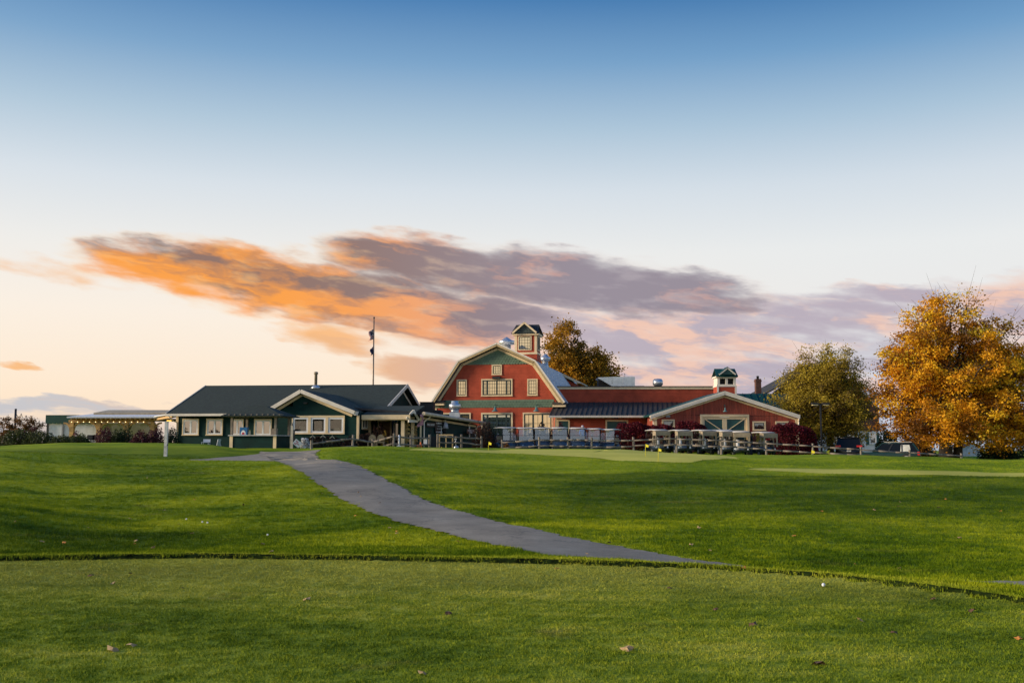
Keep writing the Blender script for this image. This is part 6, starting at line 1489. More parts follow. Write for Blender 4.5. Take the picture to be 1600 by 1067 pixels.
def cart(covered):
    """front towards +y; built at the origin, copied out afterwards"""
    T = thing('golf_cart', 'x', 'golf cart', (0, 0, 0))
    def ring(y, w, z0, z1, k=.8): return [(-w, y, z0), (-w, y, z0+(z1-z0)*.6), (-w*k, y, z1), (w*k, y, z1), (w, y, z0+(z1-z0)*.6), (w, y, z0)]
    loft([ring(1.22, .34, .28, .52), ring(1.12, .50, .26, .68), ring(.85, .57, .26, .80), ring(.62, .57, .26, .86, .9), ring(.55, .57, .26, .84, .9)]).build('cowl', NAVY, T)
    MB().box(-.57, .57, -.2, .55, .24, .33).build('floor', BLACK, T)
    loft([ring(-.1, .56, .26, .62, .95), ring(-.3, .58, .26, .70, .95), ring(-.9, .58, .30, .74, .95), ring(-1.12, .52, .36, .66, .9)]).build('rear_body', NAVY, T)
    MB().box(-.5, .5, 1.2, 1.27, .26, .36).build('bumper', BLACK, T)
    for s in (-1, 1): MB().ball((s*.36, 1.13, .54), .075, 6, .7).build('headlight', CHROME, T)
    s_ = MB(); s_.box(-.52, .52, -.52, -.02, .72, .84); s_.build('seat', BEIGE, T, bevel=.03)
    s_ = MB(); s_.box(-.52, .52, -.60, -.50, .90, 1.22); s_.build('backrest', BEIGE, T, bevel=.03)
    st = MB(); st.pipe([(-.26, .6, .75), (-.26, .36, .98)], .02); 
    rr = .17; c = Vector((-.26, .34, 1.0)); pts = []
    for k in range(13): a = 6.283*k/12; pts.append((c.x+rr*math.cos(a), c.y+rr*.6*math.sin(a), c.z+rr*.8*math.sin(a)))
    st.pipe(pts, .016); st.build('steering_wheel', BLACK, T)
    rf = loft([[(-.58, y, z), (-.58, y, z+.03), (-.40, y, z+.075), (.40, y, z+.075), (.58, y, z+.03), (.58, y, z)] for y, z in ((.68, 1.79), (.60, 1.815), (0, 1.835), (-.75, 1.825), (-1.0, 1.80))]); rf.build('roof', ROOFW, T)
    for s in (-1, 1):
        MB().tube((s*.54, .64, .80), (s*.53, .50, 1.80), .022).build('front_strut', BLACK, T)
        m_ = MB(); m_.pipe([(s*.55, -.62, .72), (s*.55, -.80, 1.3), (s*.53, -.78, 1.80)], .024); m_.build('rear_strut', BEIGE if covered else BLACK, T)
    w = MB(); w.slab((-.52, .63, .86), (.52, .63, .86), (.50, .52, 1.76), (-.50, .52, 1.76), .012); w.build('windscreen', WSH, T)
    f = MB(); f.beam((-.52, .635, .87), (.52, .635, .87), .03, .03); f.beam((-.52, .59, 1.3), (.52, .59, 1.3), .02, .02); f.build('screen_frame', BLACK, T)
    for s in (-1, 1):
        for y in (.80, -.62): wheel_part(T, (s*.50, y, .23), .23, .18)
    bs = MB(); bs.box(-.5, .5, -1.22, -.92, .42, .46); bs.build('bag_deck', BLACK, T)
    for k, s in enumerate((-1, 1)):
        b = MB(); b.tube((s*.26, -1.06, .46), (s*.26, -.92, 1.22), .12, .13, 10); bo = b.build('golf_bag', BAGS[(k+(1 if covered else 0)*2) % 4], T)
        for q in range(5): a = 1.2*q; x, y = s*.26+.07*math.cos(a), -.92+.07*math.sin(a); MB().tube((x, y, 1.2), (x*1.02, y+.03, 1.40+.05*(q % 3)), .012, .03 if q % 2 else .018, 6).build('club', CHROME if q % 2 else BLACK, bo)
    MB().box(-.12, .12, .53, .56, 1.62, 1.74).build('number_card', M('card', (.7, .62, .5), .6), T)
    if covered:
        c = MB()
        c.box(-.56, .56, -1.34, -1.31, 1.42, 1.74); c.slab((-.56, -1.34, 1.74), (.56, -1.34, 1.74), (.56, -.7, 1.80), (-.56, -.7, 1.80), .02)
        for s in (-1, 1): c.box(min(s*.56, s*.53), max(s*.56, s*.53), -1.31, -.75, 1.42, 1.74)
        c.build('bag_cover', BEIGE, T)
        for s in (-1, 1):
            for y in (-1.3, -.8): MB().box(s*.5-.06, s*.5+.06, y-.02, y+.02, .74, 1.42).build('cover_strap', BEIGE, T)
    for s in (-1, 1): MB().box(s*.42-.05, s*.42+.05, -1.16, -1.125, .46, .62).build('tail_lamp', WHITE, T)
    return T
protoA, protoB = cart(False), cart(True)
la = ['golf cart facing the green, beside the twiggy dark bush', 'golf cart facing the green, second from the dark bush', 'golf cart facing the green, third from the dark bush', 'golf cart facing the green, fourth from the dark bush',
      'golf cart facing the green, in front of the person in blue', 'golf cart facing the green, second from the maroon hedge', 'golf cart facing the green, parked next to the maroon hedge']
A_ = [(791, 71.9, 204), (819, 71.5, 193), (846, 71.7, 184), (873, 71.3, 186), (902, 71.6, 178), (928, 72.1, 166), (953, 72.4, 157)]
for k, (px, Y, rz) in enumerate(A_):
    x = PT(px, 690, Y).x; z = H(x, Y)
    o = protoA if k == 0 else copy_tree(protoA, (0, 0, 0))
    o.location = (x, Y, z); o.rotation_euler = (0, 0, R(rz)); o.scale = (1, 1, .94); tag(o, la[k], 'golf cart', 'carts facing the practice green')
lb = ['golf cart with beige bag cover, parked next to the maroon hedge', 'golf cart with beige bag cover, second from the maroon hedge', 'golf cart with beige bag cover, third from the maroon hedge', 'golf cart with beige bag cover, in front of the teal sliding door',
      'golf cart with beige bag cover, beside the person in black', 'golf cart with beige bag cover, just beyond the person in black', 'golf cart with beige bag cover in the row behind, against the sliding door']
B_ = [(1025, 72.6, 14), (1061, 72.3, 10), (1096, 72.6, 16), (1129, 72.2, 11), (1156, 71.9, -6), (1190, 72.8, 15), (1121, 75.6, 96)]
for k, (px, Y, rz) in enumerate(B_):
    x = PT(px, 690, Y).x; z = H(x, Y)
    o = protoB if k == 0 else copy_tree(protoB, (0, 0, 0))
    o.location = (x, Y, z); o.rotation_euler = (0, 0, R(rz)); o.scale = (1, 1, .93); tag(o, lb[k], 'golf cart', 'carts with beige bag covers')

# ------------------------------------------------------------------ cars in the lot
CARGLASS = glass_mat('car_glass', (0.75, 0.85, 0.9), (0.006, 0.007, 0.008), refl=0.015)
def car(name, label, paint, loc, rz, L, W, Hh, tail, wagon=True, white_panel=False, trim=None):
    """front towards +y"""
    T = thing(name, label, 'car', (0, 0, 0))
    w = W/2; hl = L/2
    def ring(y, wd, z0, zs, z1, k=.93): return [(-wd*.96, y, z0), (-wd, y, (z0+zs)/2), (-wd*.98, y, zs), (-wd*k, y, z1), (wd*k, y, z1), (wd*.98, y, zs), (wd, y, (z0+zs)/2), (wd*.96, y, z0)]
    belt = Hh*.56
    loft([ring(-hl, w*.90, .38, belt*.85, belt*.98), ring(-hl+.12, w*.98, .26, belt*.86, belt), ring(-hl*.5, w, .24, belt*.88, belt), ring(hl*.22, w, .24, belt*.88, belt), ring(hl*.42, w, .24, belt*.84, belt*.98), ring(hl*.8, w*.97, .26, belt*.76, belt*.88), ring(hl*.97, w*.86, .32, belt*.6, belt*.72), ring(hl, w*.80, .36, belt*.5, belt*.6)]).build('body', paint, T)
    r0, r1, f0, f1 = -hl+.02, -hl+.42, hl*.44, hl*.12                       # rear glass foot/top, windscreen foot/top
    gw, tw = w*.90, w*.74; zr = Hh-.06
    g = MB(); g.add([(-gw, r0, belt), (gw, r0, belt), (gw, f0, belt*.97), (-gw, f0, belt*.97), (-tw, r1, zr), (tw, r1, zr), (tw, f1, zr), (-tw, f1, zr)], [(0, 1, 5, 4), (1, 2, 6, 5), (2, 3, 7, 6), (3, 0, 4, 7), (4, 5, 6, 7)]); g.build('glasshouse', CARGLASS, T)
    rf = loft([[(-tw-.03, y, zr-.02), (-tw, y, zr+.035), (-tw*.6, y, Hh), (tw*.6, y, Hh), (tw, y, zr+.035), (tw+.03, y, zr-.02)] for y in (r1-.08, (r1+f1)/2, f1+.05)]); rf.build('roof', paint, T)
    for s in (-1, 1):
        for (ya, yb, th) in ((r0, r1, .10), (f0, f1, .06)): m_ = MB(); m_.beam((s*gw, ya, belt), (s*(tw+.01), yb, zr), .07, th, up=(0, 1, 0)); m_.build('pillar', trim or paint, T)
        for q in (.36, .66):
            yb, yt = r0+(f0-r0)*q, r1+(f1-r1)*q; m_ = MB(); m_.beam((s*(gw+.004), yb, belt), (s*(tw+.012), yt, zr), .05, .08, up=(0, 1, 0)); m_.build('pillar', BLACK, T)
        if wagon: m_ = MB(); m_.beam((s*tw*.9, r1+.1, Hh+.04), (s*tw*.9, f1-.1, Hh+.04), .04, .04); m_.build('roof_rail', CHROME, T)
        for y in (-hl*.60, hl*.62): wheel_part(T, (s*(w-.10), y, .34), .34, .22)
        t = MB(); a, b = (s*(w-.42), s*(w-.03)) if tail == 'bar' else (s*(w-.18), s*(w-.03))
        z0, z1 = (belt*1.04, belt*1.17) if tail == 'bar' else (belt*.72, belt*1.0)
        t.box(min(a, b), max(a, b), -hl-.03, -hl+.14, z0, z1); t.build('tail_light', M('red_tail_lens', (.6, .012, .02), .25), T)
        m_ = MB(); m_.box(min(s*w, s*(w+.16)), max(s*w, s*(w+.16)), f0-.22, f0-.10, belt+.02, belt+.16); m_.build('mirror', paint, T)
        MB().box(min(s*(w-.35), s*(w-.1)), max(s*(w-.35), s*(w-.1)), hl-.12, hl-.0, belt*.56, belt*.68).build('headlight', CHROME, T)
    MB().box(-w*.86, w*.86, -hl-.07, -hl+.05, .36, .58).build('bumper', trim or BLACK, T)
    MB().box(-.16, .16, -hl-.045, -hl-.005, belt*.70, belt*.80).build('number_plate', M('plate', (.62, .60, .55), .5), T)
    MB().box(-.13, .13, -hl-.04, -hl-.003, belt*.88, belt*.92).build('badge', CHROME, T)
    if white_panel:
        y0, y1 = r0+(f0-r0)*.17, r0+(f0-r0)*.40
        xa = lambda z: gw+(tw-gw)*(z-belt)/(zr-belt)+.012
        z0, z1 = belt+.02, zr-.10; m_ = MB()
        m_.slab((-xa(z0), y0, z0), (-xa(z0), y1, z0), (-xa(z1), y1-.06, z1), (-xa(z1), y0+.1, z1), -.008); m_.slab((xa(z0), y0, z0), (xa(z0), y1, z0), (xa(z1), y1-.06, z1), (xa(z1), y0+.1, z1), -.008)
        m_.build('window_shade', M('pale_shade', (.55, .55, .50), .6), T)
    T.location = loc; T.rotation_euler = (0, 0, rz)
    return T
def at(px, Y): x = PT(px, 690, Y).x; return (x, Y, H(x, Y))
p = (25.95, 77.1, H(25.95, 77.1)); car('parked_suv', 'black sport utility car seen from behind with red tail lights', M('black_paint', (.008, .008, .010), .2, .1, 2, 0, spec=.4), p, R(-19), 4.7, 1.95, 1.76, 'bar', trim=None)
p = at(1386, 71.6); car('parked_wagon', 'dark teal station wagon with pale shade in its side window', M('teal_paint_gloss', (.012, .035, .036), .25, .1, 2, 0, spec=.3), p, R(66), 4.3, 1.72, 1.46, 'tall', white_panel=True)

# ------------------------------------------------------------------ people
def person(label, loc, rz, height, shirt, trousers, hairmat, cap=None, skin=(0.42, 0.22, 0.15)):
    k = height/1.78
    J = {'pel': (0, 0, .96), 'wst': (0, .01, 1.10), 'chs': (0, .01, 1.32), 'nck': (0, .0, 1.49), 'hd0': (0, .02, 1.57), 'hd1': (0, .035, 1.66), 'hd2': (0, .01, 1.735)}
    Rr = {'pel': (.15, .115), 'wst': (.14, .10), 'chs': (.165, .115), 'nck': (.06, .06), 'hd0': (.072, .085), 'hd1': (.078, .098), 'hd2': (.066, .08)}
    E = [('pel', 'wst'), ('wst', 'chs'), ('chs', 'nck'), ('nck', 'hd0'), ('hd0', 'hd1'), ('hd1', 'hd2')]
    for s, t in ((-1, 'l'), (1, 'r')):
        for n, p, r in (('hip', (.10*s, 0, .90), .095), ('kne', (.11*s, .02, .50), .06), ('ank', (.11*s, -.02, .09), .042), ('toe', (.12*s, .15, .035), .032),
                        ('sho', (.19*s, .0, 1.43), .06), ('elb', (.25*s, -.02, 1.15), .042), ('wri', (.25*s, .10, .93), .03), ('plm', (.245*s, .14, .86), .034)):
            J[n+t] = p; Rr[n+t] = (r, r)
        E += [('pel', 'hip'+t), ('hip'+t, 'kne'+t), ('kne'+t, 'ank'+t), ('ank'+t, 'toe'+t), ('chs', 'sho'+t), ('sho'+t, 'elb'+t), ('elb'+t, 'wri'+t), ('wri'+t, 'plm'+t)]
        for q, (dx, ln) in enumerate(((-.026, .065), (-.009, .075), (.009, .07), (.026, .055))):
            J[f'f{q}a{t}'] = (.245*s+dx*s*.3, .15+dx, .83); J[f'f{q}b{t}'] = (.24*s, .155+dx, .83-ln); Rr[f'f{q}a{t}'] = Rr[f'f{q}b{t}'] = (.009, .009)
            E += [('plm'+t, f'f{q}a{t}'), (f'f{q}a{t}', f'f{q}b{t}')]
        J['tha'+t] = (.22*s, .17, .85); J['thb'+t] = (.205*s, .19, .815); Rr['tha'+t] = Rr['thb'+t] = (.011, .011); E += [('plm'+t, 'tha'+t), ('tha'+t, 'thb'+t)]
    names = list(J); me = bpy.data.meshes.new('person'); me.from_pydata([Vector(J[n])*k for n in names], [(names.index(a), names.index(b)) for a, b in E], [])
    o = bpy.data.objects.new('person', me); COL.objects.link(o)
    o.modifiers.new('skin', 'SKIN'); sv = me.skin_vertices[0].data
    for i, n in enumerate(names): sv[i].radius = (Rr[n][0]*k, Rr[n][1]*k); sv[i].use_root = (n == 'pel')
    o.modifiers.new('sub', 'SUBSURF').levels = 2
    bpy.context.view_layer.update()
    m2 = bpy.data.meshes.new_from_object(o.evaluated_get(bpy.context.evaluated_depsgraph_get())); bpy.data.objects.remove(o)
    o = bpy.data.objects.new('person', m2); COL.objects.link(o)
    m2.materials.clear(); SK = M('skin_tone', skin, .55, .08)
    for m_ in (SK, shirt, trousers, RUB): m2.materials.append(m_)
    for p in m2.polygons:
        c = p.center/k; p.use_smooth = True
        p.material_index = 3 if c.z < .085 else 2 if (c.z < .98 and abs(c.x) < .215 and not (c.z > .78 and abs(c.x) > .2)) else 1 if (c.z < 1.475 and not (c.z < 1.02 and abs(c.x) > .2)) else 0
    o.location = loc; o.rotation_euler = (0, 0, rz); tag(o, label, 'person')
    hp = MB(); c = Vector((0, .02, 1.665))*k
    for s in (-1, 1): hp.ball((s*.03*k, .125*k, 1.67*k), .010*k, 5)
    hp.f, hp.v, hp.sm = hp.f, hp.v, hp.sm
    def child(mb, nm, mt):
        q = mb.build(nm, mt, None); q.parent = o; return q
    for s in (-1, 1): child(MB().ball((s*.031*k, .118*k, 1.668*k), .011*k, 5), 'eye', BLACK); child(MB().ball((s*.083*k, .02*k, 1.645*k), .022*k, 5), 'ear', SK)
    child(MB().ball((0, .13*k, 1.642*k), .016*k, 5), 'nose', SK); child(MB().box(-.022*k, .022*k, .108*k, .122*k, 1.598*k, 1.606*k), 'mouth', M('lips', (.25, .08, .07), .6))
    hr = MB(); n = 12
    hr.lathe((0, -.005*k, 1.665*k), [(.094*k, 0), (.096*k, .03*k), (.085*k, .075*k), (.05*k, .105*k), (.005*k, .112*k)], n); child(hr, 'hair' if not cap else 'cap', cap or hairmat)
    if cap: b = MB(); b.slab((-.07*k, .07*k, 1.70*k), (.07*k, .07*k, 1.70*k), (.055*k, .175*k, 1.685*k), (-.055*k, .175*k, 1.685*k), .01); child(b, 'cap_brim', cap); h2 = MB(); h2.lathe((0, -.02*k, 1.60*k), [(.075*k, 0), (.088*k, .06*k)], 10); child(h2, 'hair', hairmat)
    return o
x = PT(910.5, 690, 77.4).x
person('person in bright blue shirt and pale cap standing behind the carts', (x, 77.4, H(x, 77.4)+.0), R(200), 1.86, M('blue_shirt', (.03, .22, .62), .8), M('khaki_trousers', (.3, .25, .17), .8), M('grey_hair', (.4, .4, .4), .8), cap=M('pale_cap', (.62, .65, .7), .7))
x = PT(1172.5, 690, 71.9).x
person('person in black hooded jacket standing between two golf carts', (x, 71.9, H(x, 71.9)), R(110), 1.74, M('black_jacket', (.012, .012, .015), .8), M('dark_jeans', (.02, .025, .05), .8), M('dark_hair', (.02, .015, .01), .7))
# ------------------------------------------------------------------ trees and shrubs
BARK = M('bark', (0.05, 0.04, 0.032), 0.9, 0.35, 4.0, 0.6, 18, stretch=(4, 4, 0.7))
def leaf_quads(c, size, rs, spread_up=0.35):
    """c (N,3) leaf centres -> pointed quads with random attitudes"""
    n = len(c); a = rs.normal(size=(n, 3)); a[:, 2] *= .6; a /= np.linalg.norm(a, axis=1)[:, None]
    b = rs.normal(size=(n, 3)); b[:, 2] += spread_up; b -= (b*a).sum(1)[:, None]*a; b /= np.linalg.norm(b, axis=1)[:, None]
    s = size*rs.uniform(.6, 1.25, (n, 1))
    p = np.stack([c-a*s*.5, c+b*s*.42-a*s*.05, c+a*s*.62, c-b*s*.42+a*s*.02], 1)
    return p.reshape(-1, 3), np.arange(n*4).reshape(n, 4)
def tubes(name, segs, mat, par):
    """segs: (p, q, r0, r1) tapered limbs, 5-sided"""
    V, Fs = [], []; n = 5
    ang = np.linspace(0, 2*math.pi, n, endpoint=False)
    P = np.array([s[0] for s in segs]); Q = np.array([s[1] for s in segs]); r0 = np.array([s[2] for s in segs]); r1 = np.array([s[3] for s in segs])
    d = Q-P; d /= np.maximum(np.linalg.norm(d, axis=1), 1e-6)[:, None]
    ref = np.where(np.abs(d[:, 2:3]) < .9, np.array([[0, 0, 1.]]), np.array([[1., 0, 0]])); a = np.cross(d, ref); a /= np.linalg.norm(a, axis=1)[:, None]; b = np.cross(d, a)
    ring = a[:, None]*np.cos(ang)[None, :, None]+b[:, None]*np.sin(ang)[None, :, None]
    v = np.concatenate([P[:, None]+ring*r0[:, None, None], Q[:, None]+ring*r1[:, None, None]], 1).reshape(-1, 3)
    base = (np.arange(len(segs))*2*n)[:, None, None]; i = np.arange(n)
    f = np.stack([i, (i+1) % n, (i+1) % n+n, i+n], 1)[None]+base
    return raw_mesh(name, v, f.reshape(-1, 4), mat, par, smooth=True)
def tree(name, label, base, H_, lobes, nclump, nleaf, lsize, mat, seed, trunk=.35, limbs=8, fork=.22, crad=.65, flat=.6, bare=0, thin_fn=None, trunks=((0, 0),), tint_fn=None, low=.12):
    """lobes: (dx, dy, dz, rx, ry, rz) ellipsoids of the crown, relative to the base"""
    rs = np.random.RandomState(seed); T = thing(name, label, 'tree', base); B = np.array(base)
    L = np.array(lobes, float); vol = L[:, 3]*L[:, 4]*L[:, 5]
    cl = []
    while len(cl) < nclump:
        k = rs.choice(len(L), p=vol/vol.sum()); d = rs.normal(size=3); d /= np.linalg.norm(d); r = rs.rand()**.42
        p = L[k, :3]+d*r*L[k, 3:]
        if p[2] < H_*low: continue
        if thin_fn is not None and rs.rand() > thin_fn(p): continue
        cl.append(p)
    cl = np.array(cl)
    segs = []; nodes = []
    for ti, (tx, ty) in enumerate(trunks):
        fz = H_*fork*(1+.25*ti); pts = [np.array([tx, ty, -.2]), np.array([tx*1.05+rs.normal()*.05, ty, fz*.5]), np.array([tx*1.1+rs.normal()*.08, ty, fz])]
        tr = trunk*(1-.35*ti); segs += [(pts[0], pts[1], tr*1.25, tr*.95), (pts[1], pts[2], tr*.95, tr*.8)]
        nl = max(3, limbs-2*ti)
        for k in range(nl):
            az = 2*math.pi*(k+rs.rand()*.6)/nl; tgt = cl[np.argmax(cl @ np.array([math.cos(az)*.8, math.sin(az)*.8, .25+1.1*(k % 3)/2])+rs.rand(len(cl))*1.2)]*.92
            p = pts[2].copy(); n = 7; prev = p; rr = tr*.55
            for j in range(1, n+1):
                u = j/n; q = pts[2]*(1-u)+tgt*u; q[2] += .14*H_*u*(1-u)*(1 if tgt[2] > fz else -.3); q += rs.normal(size=3)*.10*(1 if j < n else 0)
                r1 = max(.02, tr*.55*(1-u*.93)); segs.append((prev, q, rr, r1)); nodes.append((q, r1)); prev, rr = q, r1
    NP = np.array([q for q, _ in nodes]); NR = np.array([r for _, r in nodes])
    for c in cl:
        dd = np.linalg.norm(NP-c, axis=1)+np.maximum(0, NP[:, 2]-c[2])*1.0; i = int(np.argmin(dd)); s = NP[i]; r = min(NR[i]*.6, .05)
        m1 = s*.5+c*.5+rs.normal(size=3)*.18+np.array([0, 0, .12]); segs += [(s, m1, r, r*.6), (m1, c, r*.6, .010)]
        for _ in range(2+bare): e = c+rs.normal(size=3)*crad*(.75 if bare == 0 else 1.0)+np.array([0, 0, .25 if bare else 0]); segs.append((c, e, .012, .005))
    tubes('trunk', [(a+B, b+B, r0, r1) for a, b, r0, r1 in segs], BARK, T)
    n = nleaf*len(cl); ci = np.repeat(np.arange(len(cl)), nleaf)
    jit = rs.normal(size=(n, 3))*crad*.55*np.array([1, 1, flat])*rs.uniform(.6, 1.25, len(cl))[ci][:, None]
    c = cl[ci]+jit
    if thin_fn is not None: keep = rs.rand(n) < np.array([min(1., thin_fn(p)+.15) for p in cl])[ci]; c = c[keep]; ci = ci[keep]
    v, f = leaf_quads(c+B, lsize, rs)
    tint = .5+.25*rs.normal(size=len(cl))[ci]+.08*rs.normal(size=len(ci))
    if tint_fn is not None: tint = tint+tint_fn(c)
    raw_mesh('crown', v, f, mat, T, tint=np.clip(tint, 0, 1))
    return T
MAPLE = leaf_mat('maple_leaves', [(0, (.16, .065, .008)), (.25, (.46, .19, .010)), (.5, (.78, .38, .014)), (.8, (.88, .54, .022)), (1, (.60, .48, .03))])
OLIVE = leaf_mat('olive_leaves', [(0, (.12, .08, .014)), (.35, (.30, .215, .024)), (.65, (.48, .36, .035)), (1, (.68, .52, .06))])
BRONZE = leaf_mat('bronze_leaves', [(0, (.04, .045, .008)), (.3, (.14, .10, .010)), (.55, (.40, .20, .014)), (1, (.62, .32, .02))])
WINE = leaf_mat('wine_leaves', [(0, (.03, .003, .007)), (.5, (.105, .007, .014)), (1, (.25, .018, .03))], .25)
DARKTW = leaf_mat('dark_twig_leaves', [(0, (.012, .008, .006)), (.5, (.04, .018, .012)), (1, (.10, .04, .02))], .2)
SHRUBG = leaf_mat('shrub_leaves', [(0, (.015, .025, .010)), (.5, (.05, .07, .018)), (1, (.14, .14, .04))], .25)
PLUM = leaf_mat('plum_leaves', [(0, (.025, .008, .012)), (.5, (.08, .02, .03)), (1, (.18, .06, .06))], .25)
RUSSET = leaf_mat('russet_leaves', [(0, (.06, .03, .012)), (.5, (.18, .08, .02)), (1, (.34, .17, .04))], .3)
DKGREEN = leaf_mat('evergreen_leaves', [(0, (.008, .018, .008)), (.5, (.02, .04, .014)), (1, (.05, .08, .02))], .2)

# big maple on the right
Y = 77.0; bx = PT(1480, 690, Y).x; bz = H(bx, Y)
def thin_maple(p):                                       # the top right of the crown is already shedding
    t = max(0, (p[2]-7.4)/4.5)*max(.0, min(1, (p[0]+1.2)/3.0)); core = max(0, 1-math.hypot(p[0]+.3, p[2]-7.3)/1.9)*(1 if p[1] < 1 else 0)
    return max(.12, 1-.85*t-.6*core)
tree('maple_tree', 'big orange yellow maple with bare twigs near its top', (bx, Y, bz), 13.7,
     [tuple(1.09*q for q in L_) for L_ in [(0.6, 0, 4.4, 5.4, 5.0, 3.2), (0.9, 0, 7.4, 4.7, 4.4, 3.2), (.9, 0, 9.8, 3.2, 3.2, 2.2), (4.4, 0, 4.3, 4.0, 4.0, 3.4), (-2.2, -.5, 6.6, 2.4, 2.6, 2.6), (3.6, 0, 8.0, 3.2, 3.2, 2.6), (-2.3, 0, 2.3, 2.3, 2.4, 1.5), (.6, -2.2, 2.3, 2.4, 1.6, 1.3), (4.0, -.5, 2.2, 3.2, 2.6, 1.6)]],
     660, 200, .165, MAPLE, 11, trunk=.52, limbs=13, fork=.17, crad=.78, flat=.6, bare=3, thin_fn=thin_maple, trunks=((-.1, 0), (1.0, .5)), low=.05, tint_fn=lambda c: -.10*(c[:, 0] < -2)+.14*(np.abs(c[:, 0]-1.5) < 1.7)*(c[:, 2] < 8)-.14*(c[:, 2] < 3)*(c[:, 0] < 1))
# olive tree before the white house
Y = 90.0; bx = PT(1298, 690, Y).x; bz = H(bx, Y)
tree('olive_tree', 'rounded olive brown tree between the carriage barn and maple', (bx, Y, bz), 10.4,
     [(0, 0, 4.8, 4.1, 4.0, 3.2), (-1.2, 0, 7.1, 2.2, 2.4, 2.4), (.9, 0, 7.5, 2.3, 2.4, 2.6), (2.0, 0, 4.4, 2.4, 2.4, 2.4), (-2.7, 0, 4.6, 2.4, 2.2, 2.6), (0, 0, 2.2, 3.6, 3.2, 1.8)],
     420, 150, .14, OLIVE, 23, trunk=.30, limbs=10, fork=.18, crad=.75, flat=.8, low=.06)
# bronze tree behind the barn
Y = 122.0; bx = PT(905, 690, Y).x
tree('bronze_tree', 'bronze and dark green tree rising behind the red barn', (bx, Y, 1.0), 15.6,
     [(-2.0, 0, 11.0, 3.0, 3.2, 4.4), (1.3, 0, 9.6, 3.6, 3.4, 3.2), (-.6, 0, 8.0, 4.4, 4, 3.2), (3.0, 0, 8.4, 2.3, 2.4, 2.2)],
     380, 110, .24, BRONZE, 31, trunk=.4, limbs=10, fork=.25, crad=.85, flat=.8, low=.3)
def shrub(name, label, base, size, n, ls, mat, seed, group=None, cat='shrub', stems=9, sq=1.0, spiky=0.0):
    """rx, ry, h mound of leaves on real stems"""
    rs = np.random.RandomState(seed); rx, ry, h = size; T = thing(name, label, cat, base, group); B = np.array(base)
    d = rs.normal(size=(n, 3)); d[:, 2] = np.abs(d[:, 2]); d /= np.linalg.norm(d, axis=1)[:, None]
    if sq < .75: d = d/((np.abs(d)**3.0).sum(1)**(1/3.0))[:, None]        # clipped hedge: squarer shoulders
    lump = 1+(.16 if sq > .75 else .05)*np.sin(d[:, 0]*5+seed)*np.cos(d[:, 1]*4+seed*2)+(.10 if sq > .75 else .03)*np.sin(d[:, 2]*7+d[:, 0]*9)+spiky*rs.rand(n)*np.abs(d[:, 2])
    r = rs.rand(n)**(.10 if sq < .75 else .22)*lump
    c = d*r[:, None]*np.array([rx, ry, h])
    segs = []
    for k in range(stems):
        a = rs.uniform(0, 6.283); q = np.array([rx*.75*math.cos(a)*rs.rand(), ry*.75*math.sin(a)*rs.rand(), h*rs.uniform(.6, .95*(1+spiky*.4))]); s = q*np.array([.35, .35, 0])-np.array([0, 0, .1]); m1 = s*.5+q*.5+rs.normal(size=3)*.05
        segs += [(s+B, m1+B, .03, .022), (m1+B, q+B, .022, .006)]
    tubes('stem', segs, BARK, T)
    v, f = leaf_quads(c+B, ls, rs); tint = np.clip(.45+.2*rs.normal(size=n)+.25*(c[:, 2]/h-.5)*.4, 0, 1)
    raw_mesh('foliage', v, f, mat, T, tint=tint)
    return T
def sh(px, Y, wpx, top, name, label, n, ls, mat, seed, group=None, dy=None, **kw):
    """shrub by its centre column, half-width in pixels and top row"""
    x = PT(px, 690, Y).x; g = H(x, Y); s = Y/FPX; h = (PT(px, top, Y).z-g)*(1.05 if kw.get('sq', 1) < .75 else 1)
    return shrub(name, label, (x, Y, g), (wpx*s, dy or wpx*s*.7, h/1.08), n, ls, mat, seed, group, **kw)
# maroon hedges by the barns
sh(990, 77.5, 36, 659.5, 'maroon_hedge', 'rounded maroon hedge below the red wing door', 9500, .12, WINE, 1, sq=.55, dy=1.0)
sh(1034, 76.8, 26, 662.5, 'maroon_hedge', 'low maroon hedge at the seam between wing and carriage barn', 6500, .12, WINE, 2, sq=.55, dy=1.0)
sh(1078, 76.5, 31, 657, 'maroon_hedge', 'tall maroon hedge left of the teal sliding doors', 8500, .12, WINE, 3, sq=.55, dy=1.0)
sh(1234, 75.5, 42, 661, 'maroon_hedge', 'dark wine red hedge below the carriage barn small windows', 11500, .12, WINE, 4, sq=.5, dy=1.2)
sh(875, 79.5, 22, 663.5, 'red_shrub', 'bright red low shrub behind the carts by the wing door', 2200, .11, WINE, 5, dy=.8)
sh(843, 80.5, 20, 661.0, 'dark_shrub', 'dark leafy shrub under the barn ground floor window', 2200, .12, DARKTW, 6, dy=.9)
sh(757, 66.6, 19, 663, 'twiggy_bush', 'tall brown twiggy bush at the corner of the pro shop', 4200, .08, DARKTW, 7, stems=60, spiky=.35, dy=.8)
sh(790, 65.8, 8, 690, 'grass_clump', 'small yellowing clump at the end of the rail fence', 600, .08, RUSSET, 8, dy=.35)
